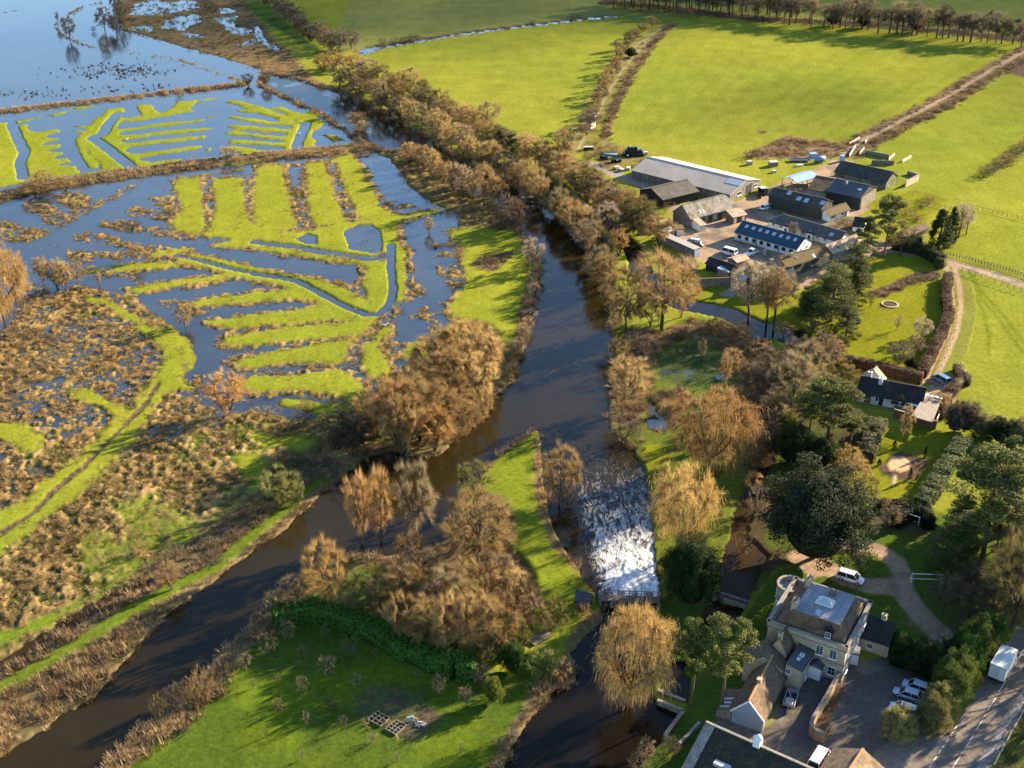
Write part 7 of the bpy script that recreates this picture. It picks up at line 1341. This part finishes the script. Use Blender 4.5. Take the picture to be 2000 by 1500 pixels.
car(q(Z6, 1560, 475), q(Z6, 1425, 400), 'suv', P_BLUE, 'blue car parked where the lane reaches the white cottage')
car(q(Z6, 1060, 920), q(Z6, 925, 870), 'van', P_WHITE, 'white van standing beside the carport', 'van', 'parked_van')
car(q(Z4, 1310, 800), q(Z4, 1115, 745), 'van', P_WHITE, 'white van with open side on the farm yard', 'van', 'parked_van')
car(q(Z4, 1520, 800), q(Z4, 1625, 755), 'pickup', P_WHITE, 'white pickup beside the pale stone shed', 'pickup', 'pickup_truck')
car(q(Z4, 720, 610), q(Z4, 590, 590), 'estate', P_SILVER, 'silver car parked by the pale store strip roof')
car(q(Z4, 770, 650), q(Z4, 650, 630), 'car', P_DARK, 'dark car parked against the pale store')
car(q(Z4, 1820, 55), q(Z4, 1750, 80), 'estate', P_WHITE, 'small white car at the dark wall of the great barn')
car(px(*X4, (330, 1480))[0], px(*X4, (400, 1370))[0], 'van', P_WHITE, 'white van cut by the bottom edge beside the gatehouse', 'van', 'parked_van')
def truck():
    a, b = P(1943, 1334, 0), P(1973, 1283, 0); d = flat(b-a).normalized(); r = empty('box_truck', V3((a.x, a.y, .03))+d*2.6, math.atan2(d.y, d.x), 'white box truck driving up the road past the evergreens', 'truck')
    k = MB(); k.box((0, 0, 2.15), (5.4, 2.45, 2.5)); k.build('cargo_box', mat('truck_box', (.66, .68, .66), .05, .7, .5, .3, 0), r, False, False)
    k = MB()
    for s in (-1, 1): k.box((-2.72, s*.6, 2.15), (.05, 1.15, 2.35))
    k.build('rear_doors', mat('truck_doors', (.50, .56, .62), .08, 1, .5, .3, 0), r, False, False)
    k = MB()
    for s in (-1, 1): k.bar((-2.76, s*.12, 1.0), (-2.76, s*.12, 3.3), .05)
    k.build('door_bar', M_METAL, r, False, False)
    k = MB(); k.box((0, 0, 3.43), (5.46, 2.5, .06)); k.build('roof', mat('truck_roof', (.62, .66, .62), .05, .7, .5, .3, 0), r, False, False)
    k = MB(); k.box((.4, 0, .75), (6.6, 1.1, .25)); k.build('chassis', M_TRIM, r, False, False)
    k = MB(); k.hexa([(2.85, -1.1, .5), (4.7, -1.1, .5), (4.7, 1.1, .5), (2.85, 1.1, .5)], [(2.85, -1.05, 2.5), (4.2, -1.0, 2.5), (4.2, 1.0, 2.5), (2.85, 1.05, 2.5)]); k.build('cab', P_WHITE, r, False, False)
    k = MB(); k.hexa([(4.62, -.98, 1.4), (4.64, -.98, 1.4), (4.64, .98, 1.4), (4.62, .98, 1.4)], [(4.28, -.92, 2.35), (4.33, -.92, 2.35), (4.33, .92, 2.35), (4.28, .92, 2.35)]); k.build('windscreen', M_GLASS, r, False, False)
    for s in (-1, 1):
        k = MB(); k.box((3.6, s*1.09, 1.85), (.9, .06, .7)); k.build('side_window', M_GLASS, r, False, False); k = MB(); k.box((-2.74, s*1.05, .85), (.06, .25, .18)); k.build('tail_light', M_TAIL, r, False, False)
        for xx in (3.6, -1.6): wheel(r, xx, s*.98, .45, .3)
    k = MB(); k.box((-2.75, 0, .6), (.1, 2.2, .14)); k.build('bumper', M_TRIM, r, False, False)
truck()
def trailer(a, b, label, wid=1.7, L=None, h=1.0, m=None, load=None, name='trailer'):
    a, b = P(*a), P(*b); d = flat(b-a).normalized(); L = L or (b-a).length; c = (a+b)/2; r = empty(name, flat(c), math.atan2(d.y, d.x), label, 'trailer'); m = m or M_METAL
    k = MB(); k.box((0, 0, .55), (L, wid, .1)); k.build('bed', M_TRIM, r, False, False)
    k = MB()
    for s in (-1, 1): k.box((0, s*wid/2, .6+h/4), (L, .06, h/2)); k.box((s*L/2, 0, .6+h/4), (.06, wid-.1, h/2))
    k.build('sides', m, r, False, False)
    k = MB(); k.bar((L/2, 0, .5), (L/2+1.2, 0, .45), .1); k.build('drawbar', m, r, False, False)
    for s in (-1, 1): wheel(r, 0, s*(wid/2+.14), .3)
    if load: k = MB(); k.bar((-L*.4, -wid*.3, 1.1), (L*.45, wid*.3, 1.15), .12); k.box((L*.25, 0, .85), (L*.4, wid*.7, .5)); k.build('load', load, r, False, False)
    return r
trailer(q(Z8, 1385, 560), q(Z8, 1325, 740), 'galvanised trailer with a load parked in the shaded yard', 1.7, None, 1.2, M_METAL, M_PALETIMBER)
trailer(q(Z2, 1540, 440), q(Z2, 1850, 440), 'long flat blue trailer on the grass behind the barns', 2.3, None, .5, M_BLUETIN)
trailer(q(Z2, 1085, 1010), q(Z2, 1100, 900), 'dark green farm trailer in the yard by the livestock barn', 2.2, None, 2.2, M_DKGREEN)
def tanker():
    a, b = P(*q(Z3, 235, 465)), P(*q(Z3, 410, 455)); d = flat(b-a).normalized(); r = empty('slurry_tanker', flat((a+b)/2), math.atan2(d.y, d.x), 'blue tank trailer on the grass beside the long flat one', 'tanker'); L = (b-a).length
    k = MB(); k.tube((-L*.42, 0, 1.4), (L*.42, 0, 1.4), .9, .9, 14); k.tube((L*.42, 0, 1.4), (L*.5, 0, 1.4), .9, .45, 14); k.build('tank', mat('tank_blue', (.12, .24, .40), .1, 1, .4, .4, 0), r, True, False)
    k = MB(); k.box((0, 0, .55), (L*.9, 1.0, .14)); k.bar((-L*.45, 0, .5), (-L*.62, 0, .5), .12); k.build('chassis', M_TRIM, r, False, False)
    for s in (-1, 1): wheel(r, .2, s*.95, .5, .3)
tanker()
def crate(x, y, sz, m, label, name, cat, rz=.3, lid=True):
    p = P(x, y); r = empty(name, V3((p.x, p.y, 0)), rz, label, cat); k = MB(); k.box((0, 0, sz[2]/2), sz); k.build('body', m, r, False, False)
    if lid: k = MB(); k.box((0, 0, sz[2]+.05), (sz[0]+.15, sz[1]+.15, .1)); k.build('lid', M_PALETIMBER if m != M_BLUETIN else M_BLUETIN, r, False, False)
    return r
crate(*q(Z3, 222, 385), (2.4, 1.8, 1.6), M_BLUETIN, 'blue grey container standing behind the flat trailer', 'container', 'container')
crate(*q(Z3, 672, 440), (1.2, 1.5, 2.0), M_BLUETIN, 'upright blue tank at the lane by the top barn', 'water_tank', 'tank')
crate(*q(Z2, 1275, 510), (2.8, 2.0, 1.5), M_OLDSTONE, 'weathered grey shed with pale top alone on the farm grass', 'field_shed', 'shed')
crate(*q(Z2, 905, 490), (1.6, 1.4, 1.2), M_CONC, 'grey trough box on the grass behind the livestock barn', 'trough', 'trough')
crate(*q(Z2, 1690, 515), (2.2, 1.0, .5), M_FRAME, 'white upturned boat shape on the farm grass', 'upturned_tub', 'tub')
crate(*q(Z2, 1290, 615), (1.4, 1.0, .7), M_PALETIMBER, 'pale crate in the middle of the farm grass', 'crate', 'crate')
crate(*q(Z2, 1110, 940), (2.2, 2.4, 2.0), M_DOORDK, 'dark loader frame in front of the livestock barn', 'loader', 'machine')
crate(*q((A2, 3.75), 598, 870), (4.5, 2.2, 1.9), M_PALETIMBER, 'pale caravan like hut on the field track, farther of two', 'hut', 'hut', 1.1)
crate(*q((A2, 3.75), 575, 935), (4.5, 2.2, 1.9), M_PALETIMBER, 'pale caravan like hut on the field track, nearer of two', 'hut', 'hut', 1.1)
crate(*q(Z1, 350, 305), (3.4, 1.2, 1.1), M_DKGREEN, 'long dark bin beside the field track end', 'bin', 'bin', .1)
crate(*q(Z1, 660, 380), (4.5, 1.6, .5), M_BLUETIN, 'low blue sheeted stack in front of the black bales', 'sheeted_stack', 'stack', -.2)
for i, (x, y) in enumerate(((1135, 365), (750, 570), (910, 580), (810, 600))): crate(*q(Z1, x, y), (2.2, 1.2, .8), M_PALETIMBER, ('pale pallet stack beside the black bale heap', 'pale timber stack west of the livestock barn', 'tan pallet stack at the corner of the livestock barn', 'small tan crate between the timber stacks')[i], 'pallet_stack', 'pallets', i*.7)
crate(*q(X8, 935, 285), (.7, .7, 1.6), M_STONE, 'little stone pillar at the corner of the office yard', 'stone_pillar', 'pillar', .3)
# black wrapped bales
M_WRAP = mat('bale_wrap', (.016, .018, .022), .1, 3, .22, .5, .1); k = MB(); k.tube((-.6, 0, 0), (.6, 0, 0), .62, .62, 14); k.tube((-.66, 0, 0), (-.6, 0, 0), .5, .62, 14); k.tube((.6, 0, 0), (.66, 0, 0), .62, .5, 14); o = k.build('bale', M_WRAP, None, False); BALE = o.data; bpy.data.objects.remove(o)
c = P(*q(Z1, 985, 395)); spots = [(-3.4+1.38*i, .9*j, .62) for j in (0, 1, 2) for i in range(6)]+[(-2.7+1.38*i, .5+.9*j, 1.62) for j in (0, 1) for i in range(5)]+[(-2.0+1.38*i, .9, 2.6) for i in range(3)]
loose = [q(Z1, x, y) for x, y in ((690, 480), (745, 480), (790, 475), (540, 430), (595, 440), (890, 410))]
WHERE = ['lowest', 'middle', 'top']
for i, (x, y, z) in enumerate(spots):
    o = link(bpy.data.objects.new('bale', BALE)); o.location = (c.x+x*.9, c.y+y*1.3, z); o.rotation_euler = (0, 0, 1.4+.15*math.sin(i*3)); tag(o, 'black wrapped bale in the %s layer of the heap, %s from its river end' % (WHERE[int(z > 1)+int(z > 2)], nth(i if i < 18 else (i-18 if i < 28 else i-28))), 'bale', 'black wrapped bales in the heap')
for i, p in enumerate(loose):
    w = P(*p); o = link(bpy.data.objects.new('bale', BALE)); o.location = (w.x, w.y, .6); o.rotation_euler = (0, 0, i*.8); tag(o, 'black wrapped bale lying loose before the heap, %s from the livestock barn' % nth(5-i), 'bale', 'loose black wrapped bales')
# ------------------------------------------------------------------ walls, fences, posts
def wall(line, h, t, m, label, cop=None, name='garden_wall', z=0):
    W = [P(x, y, z) for x, y in line]; ctr = sum(W, V3())/len(W); r = empty(name, flat(ctr), 0, label, 'wall'); k = MB(); c = MB()
    for a, b in zip(W, W[1:]): k.bar(flat(a)+V3((0, 0, h/2-.2)), flat(b)+V3((0, 0, h/2-.2)), t, h+.4); c.bar(flat(a)+V3((0, 0, h+.06)), flat(b)+V3((0, 0, h+.06)), t+.14, .12)
    k.build('wall', m, r); c.build('coping', cop or M_COPING, r); return r
wall([q(X4, 745, 60), q(X4, 480, 550), q(X4, 268, 900), q(X4, 235, 985), q(X4, 290, 1070), q(X4, 430, 1135)], 1.9, .4, mat('wall_stone', (.30, .20, .115), .3, 2, .95, .1, .4), 'tall stone garden wall from the mill house down to its curved end', M_MOSSROOF)
wall(pts('1284,1372 1334,1393 1298,1441'), .5, .4, M_OLDSTONE, 'low stone wall round the corner of the mill pool')
wall(pts('1366,1416 1327,1458'), .6, .3, M_OLDSTONE, 'stone wall beside the sunk bed by the bottom roof')
wall(pts('1284,1350 1338,1372'), .35, .35, M_OLDSTONE, 'low kerb wall at the end of the small pool')
wall(pts('1354,560 1432,557'), 2.2, .35, M_OLDSTONE, 'old wall with mossy top behind the pond lawn', M_TILEMOSS)
wall([q(Z3, 1655, 850), q(Z3, 1860, 745)], 2.2, .35, M_STONE, 'pale stone wall beside the ivy green barn end')
wall([q(Z3, 1862, 700), q(Z3, 1690, 640)], 1.2, .25, M_OLDSTONE, 'short dark wall behind the pale stone yard wall')
for (x0, y0, x1, y1), lb in zip(((785, 195, 945, 95), (785, 375, 885, 220), (945, 345, 1015, 255), (1030, 170, 1060, 120), (1610, 460, 1750, 385), (1400, 430, 1490, 350)), ('white panel wall along the upper lane', 'white panel wall beside the top barn', 'pale panel wall inside the pens', 'short pale panel wall at the pen corner', 'pale end wall of the pens facing the meadow', 'tan panel wall crossing the pens')):
    wall([q(Z3, x0, y0), q(Z3, x1, y1)], .9, .15, M_PALETIMBER if 'tan' not in lb else M_STONE, lb, M_PALETIMBER, 'panel_wall')
wall([q(Z3, 1030, 330), q(Z3, 1400, 400)], 1.4, .15, M_TIMBER, 'dark timber screen along the pens', M_TIMBER, 'timber_screen'); wall([q(Z3, 1130, 490), q(Z3, 1480, 500)], 1.5, .15, M_TIMBER, 'timber screen behind the top barn', M_TIMBER, 'timber_screen')
wall([q(Z6, 750, 985), q(Z6, 1420, 1180)], 1.8, .3, M_BRICK, 'brick wall between the cottage garden and the formal lawn')
for (x0, y0, x1, y1), lb in zip(((1690, 540, 1865, 345), (1570, 830, 1640, 725), (1420, 1115, 1490, 960)), ('pale boarded fence panel beside the parked blue car', 'short pale fence panel beside the cottage hedge', 'pale fence panel at the low end of the carport hedge')): wall([q(Z6, x0, y0), q(Z6, x1, y1)], 1.3, .1, M_PALETIMBER, lb, M_PALETIMBER, 'boarded_fence')
def fence(line, n, h, label, rails=2, m=None, name='fence', t=.10):
    m = m or M_TIMBER; L = along(line, n); W = [P(*p) for p in line]; ctr = sum(W, V3())/len(W); r = empty(name, flat(ctr), 0, label, 'fence'); me = None
    for x, y in L:
        if me is None: k = MB(); k.box((0, 0, h/2-.1), (t, t, h+.2)); o = k.build('post', m); me = o.data
        else: o = link(bpy.data.objects.new('post', me))
        o.parent = r; p = P(x, y); o.location = p-r.location
    for i in range(rails):
        k = MB()
        for a, b in zip(W, W[1:]): zz = h*(.95-.42*i); k.bar(a+V3((0, 0, zz)), b+V3((0, 0, zz)), t*.45, t*.7)
        k.build('rail', m, r)
fence(pts('1852,500 1900,512 1960,528 2030,552'), 30, 1.2, 'post and wire field fence above the cross lane', 2, None, 'fence', .14)
fence(pts('1885,405 1930,415 1985,428 2040,440'), 16, 1.2, 'thin wire fence crossing the meadow right of the farm', 1)
fence(pts('1872,528 1930,548 2000,572'), 10, 1.2, 'thin wire fence below the cross lane', 1)
fence(pts('2004,1385 1984,1420 1962,1460 1940,1500'), 9, 1.1, 'pale railing along the verge at the lower right', 2, M_PALETIMBER, 'railing')
fence(pts('1288,1378 1330,1396 1300,1440'), 8, 1.0, 'timber rail fence at the pool corner', 2)
fence(pts('1858,548 1872,600 1862,660 1830,735'), 14, .9, 'low fence line on the field side of the rutted lane', 1)
fence(pts('1790,395 1850,410 1890,420'), 10, 1.1, 'wire fence behind the farm paddock', 1)
fence(pts('722,182 700,192'), 3, .8, 'stub', 1) if False else None
def goal(a, b, label, h=1.9):
    a, b = P(*a), P(*b); d = flat(b-a).normalized(); n = V3((-d.y, d.x, 0)); r = empty('goal', flat((a+b)/2), 0, label, 'goal')
    for p in (a, b): k = MB(); k.bar(p, p+V3((0, 0, h)), .11); k.build('post', M_FRAME, r)
    k = MB(); k.bar(a+V3((0, 0, h)), b+V3((0, 0, h)), .11); k.build('crossbar', M_FRAME, r)
    k = MB(); k.bar(a+n*1.1+V3((0, 0, .06)), b+n*1.1+V3((0, 0, .06)), .08)
    for p in (a, b): k.bar(p+V3((0, 0, h)), p+n*1.1, .07)
    k.build('back_frame', M_FRAME, r)
goal(q(Y7 := ((1650, 820), 7.144), 775, 1400), q(Y7, 1025, 1480), 'white goal frame in front of the dark yew hedge')
goal(q(X1, 1425, 700), q(X1, 1900, 720), 'weathered white goal frame right of the gravel drive')
# formal garden pillars, fountain rings, frames
for (x, yb, yt), lb in zip(((688, 410, 290), (1120, 530, 365), (475, 640, 545), (905, 830, 670)), ('slim dark yew pillar at the far left corner of the square bed', 'slim dark yew pillar at the far right corner of the square bed', 'slim dark yew pillar at the near left corner of the square bed', 'slim dark yew pillar at the near right corner of the square bed')):
    plant('K', *q(Y7, x, yb), 9, None, q(Y7, x, yt)[1], 'dkgreen', lb, name='yew_pillar', cat='topiary')
def ring(x, y, ra, h, m, label, name, cat, inner=None):
    p = P(x, y); r = empty(name, V3((p.x, p.y, 0)), 0, label, cat); k = MB(); n = 24
    for i in range(n): a0, a1 = i*2*math.pi/n, (i+1)*2*math.pi/n; k.bar((math.cos(a0)*ra, math.sin(a0)*ra, h/2), (math.cos(a1)*ra, math.sin(a1)*ra, h/2), .45, h)
    k.build('rim', m, r, False, False)
    if inner: k = MB(); k.tube((0, 0, .1), (0, 0, .16), ra-.2, ra-.2, 24); k.build('basin', inner, r, False, False); k = MB(); k.tube((0, 0, .1), (0, 0, 1.0), .2, .1, 8); k.tube((0, 0, 1.0), (0, 0, 1.1), .4, .35, 10); k.build('pedestal', M_STONE, r, False, False)
M_BOX = mat('box_hedge', (.04, .055, .015), .4, 6, .9, .1, .6)
ring(1669, 628, 1.5, .5, M_BOX, 'round clipped ring with a pale pedestal on the farmhouse lawn', 'fountain', 'fountain', M_DOORDK)
ring(1738, 595, 2.0, .25, M_STONE, 'round stone edged bed on the farmhouse lawn', 'round_bed', 'flower bed')
M_TIMBERG = mat('grey_timber', (.19, .16, .13), .2, 3, .9, .1, .3)
def beds():
    for (cx0, cy0, cx1, cy1, cx2, cy2), nx, ny, lb in (((305, 835, 500, 945, 455, 710), 3, 3, 'grid framed vegetable bed, left of the pair in the orchard'), ((580, 990, 745, 1075, 745, 850), 3, 4, 'grid framed vegetable bed, right of the pair in the orchard')):
        o6 = ((680, 1300), 7.98); a, b, c = P(*q(o6, cx0, cy0), .3), P(*q(o6, cx1, cy1), .3), P(*q(o6, cx2, cy2), .3); u, v = b-a, c-a; r = empty('bed_frame', flat(a+u/2+v/2), 0, lb, 'bed frame')
        for i in range(nx+1): k = MB(); k.bar(a+u*i/nx, a+u*i/nx+v, .10, .2); k.build('frame_bar', M_TIMBERG, r)
        for i in range(ny+1): k = MB(); k.bar(a+v*i/ny+V3((0, 0, .02)), a+v*i/ny+u+V3((0, 0, .02)), .10, .22); k.build('cross_bar', M_TIMBERG, r)
        k = MB(); k.hexa([p+V3((0, 0, -.5)) for p in (a, b, b+v, c)], [p+V3((0, 0, -.12)) for p in (a, b, b+v, c)]); k.build('soil', mat('bed_soil', (.05, .045, .03), .4, 4, .95, .1, .5, c2=(.05, .08, .02), c2s=1.0), r)
    p = P(*q(((680, 1300), 7.98), 975, 870)); k = MB(); k.hexa([p+V3((-.5, -.4, 0)), p+V3((.5, -.1, 0)), p+V3((.5, .1, 0)), p+V3((-.5, -.2, 0))], [p+V3((-.5, -.4, 1.1)), p+V3((.5, -.1, 1.1)), p+V3((.5, .1, 1.1)), p+V3((-.5, -.2, 1.1))]); o = k.build('cold_frame_lid', mat('pale_green_sheet', (.25, .35, .30), .1, 2, .4, .4, 0), None); tag(o, 'pale green upright sheet in the vegetable plot', 'sheet')
    p = P(*q(((680, 1300), 7.98), 1130, 930)); k = MB()
    for i in range(7): a = i*.9; k.bar((p.x+math.cos(a)*.9, p.y+math.sin(a)*.6, .1), (p.x-math.sin(a*2)*.5, p.y+.4*math.cos(a), .35+.1*(i % 3)), .22)
    o = k.build('timber_heap', M_PALETIMBER, None); tag(o, 'pale heap of timber in the vegetable plot', 'timber heap')
beds()
# ------------------------------------------------------------------ road markings
road = bpy.data.objects['road']; M_LINE = mat('road_paint', (.58, .55, .46), .25, 3, .85, .2, .1); M_LINE2 = mat('worn_road_paint', (.28, .26, .23), .3, 2, .9, .1, .1)
o5 = ((1750, 1220), 5.356)
def mark(a, b, w, m=M_LINE):
    a, b = P(*a, .036), P(*b, .036); d = (b-a).normalized(); n = V3((-d.y, d.x, 0))*w/2; k = MB(); k.hexa([a-n, b-n, b+n, a+n], [p+V3((0, 0, .006)) for p in (a-n, b-n, b+n, a+n)]); o = k.build('road_marking', m, None); o.parent = road
for a in ((1339, 255, 1290, 345), (1262, 395, 1185, 520), (1155, 575, 1075, 705), (1045, 762, 962, 893), (932, 950, 845, 1093), (808, 1157, 718, 1303), (678, 1367, 590, 1500), (1430, 110, 1372, 205)): mark(q(o5, a[0], a[1]), q(o5, a[2], a[3]), .13)
for a in ((635, 1060, 612, 1095), (598, 1122, 563, 1165), (553, 1190, 525, 1235), (513, 1255, 485, 1290), (470, 1310, 445, 1345), (428, 1378, 395, 1420), (380, 1448, 348, 1490)): mark(q(o5, a[0], a[1]), q(o5, a[2], a[3]), .15)
for l, w in (((1225, 140, 1130, 250, 960, 520, 880, 660, 740, 880, 640, 1055), .10), ((1339, 800, 1180, 960, 1080, 1130, 960, 1320, 850, 1500), .10)):
    for i in range(0, len(l)-2, 2): mark(q(o5, l[i], l[i+1]), q(o5, l[i+2], l[i+3]), w, M_LINE2)
# ------------------------------------------------------------------ birds on the floodwater
k = MB()
k.hexa([(-.32, -.02, .05), (-.05, -.13, .0), (.22, -.07, .04), (.22, .07, .04), (-.05, .13, .0), (-.32, .02, .05)], [(-.40, -.01, .20), (-.05, -.09, .22), (.20, -.04, .18), (.20, .04, .18), (-.05, .09, .22), (-.40, .01, .20)])
k.bar((.20, 0, .16), (.30, 0, .36), .08); k.box((.34, 0, .38), (.16, .09, .10)); k.box((.45, 0, .36), (.10, .05, .03))
M_DUCK = mat('duck_feather', (.045, .040, .038), .3, 8, .8, .2, 0); o = k.build('duck', M_DUCK, None); DUCK = o.data; bpy.data.objects.remove(o)
br = np.random.default_rng(3); nb = 0
while nb < 270:
    if br.random() < .68: x, y = br.normal(232, 52), br.normal(139, 9)
    else: x = br.uniform(0, 330); y = 186-x*.055+br.normal(0, 5)
    if x < 0 or y > 209-x*.10 or y < 112 or (x > 350): continue
    p = P(x, y, WZ); o = link(bpy.data.objects.new('duck', DUCK)); o.location = p; s = br.uniform(1.0, 1.7); o.scale = (s, s, s); o.rotation_euler = (0, 0, br.random()*6.28)
    tag(o, 'dark duck in the flock floating on the flood lake', 'duck', 'ducks on the flood lake'); nb += 1
M_SWAN = mat('swan_feather', (.78, .78, .76), .03, 8, .8, .2, 0)
for (x, y), lb in zip(((247, 273), (583, 262), (945/3.75+500, 1075/3.75+350)), ('white swan in the drowned furrows of the flooded strips', 'white swan in the straight flood ditch by the river bank', 'white bird at the end of the drowned path')):
    me = DUCK.copy(); me.materials.clear(); me.materials.append(M_SWAN); p = P(x, y, WZ); o = link(bpy.data.objects.new('swan', me)); o.location = p; o.scale = (1.8, 1.8, 1.9); tag(o, lb, 'swan')
# ------------------------------------------------------------------ broken cloud towards the sun, whose shade lies over the far fields
def clouds():
    m, nt, b = nodes('cloud'); tr = N(nt, 'ShaderNodeBsdfTransparent'); ms = N(nt, 'ShaderNodeMixShader'); b.inputs['Base Color'].default_value = (.85, .85, .86, 1); b.inputs['Roughness'].default_value = 1
    ms.inputs[0].default_value = .10; nt.links.new(tr.outputs[0], ms.inputs[1]); nt.links.new(b.outputs[0], ms.inputs[2]); nt.links.new(ms.outputs[0], nt.nodes['Material Output'].inputs[0])
    r = np.random.default_rng(4); Vs = []; Fs = []; n = 0; alt = 620.0; k = alt/math.tan(SUN_EL); off = np.array([math.sin(SUN_AZ)*k, math.cos(SUN_AZ)*k])
    th = np.linspace(0, np.pi, 9); ph = np.linspace(0, 2*np.pi, 17)[:-1]; T, Ph = np.meshgrid(th, ph, indexing='ij'); U = np.stack([np.sin(T)*np.cos(Ph), np.sin(T)*np.sin(Ph), np.cos(T)], -1).reshape(-1, 3)
    q_ = np.array([[i*16+j, i*16+(j+1) % 16, (i+1)*16+(j+1) % 16, (i+1)*16+j] for i in range(8) for j in range(16)])
    spots = []
    for i in range(46):
        x = r.uniform(-260, 760); edge = 585+.07*x+14*math.sin(x*.02); s_ = r.uniform(40, 85); spots.append((x, edge+abs(r.normal(0, 75))+s_*.7, s_))
    for x, y, s in ((150, 500, 34), (200, 512, 30), (110, 492, 26), (250, 505, 26)): spots.append((x, y, s))
    for x, y, s in spots:
        V = U*np.array([s*1.25, s, s*.30])*(1+.12*r.normal(size=(len(U), 1))); V[:, 0] += x+off[0]; V[:, 1] += y+off[1]; V[:, 2] += alt+r.normal(0, 8); Vs.append(V); Fs.append(q_+n); n += len(U)
    me = mesh_np('clouds', np.concatenate(Vs), np.concatenate(Fs), m, True); tag(link(bpy.data.objects.new('clouds', me)), 'broken fair weather clouds', None, None, 'stuff')
clouds()
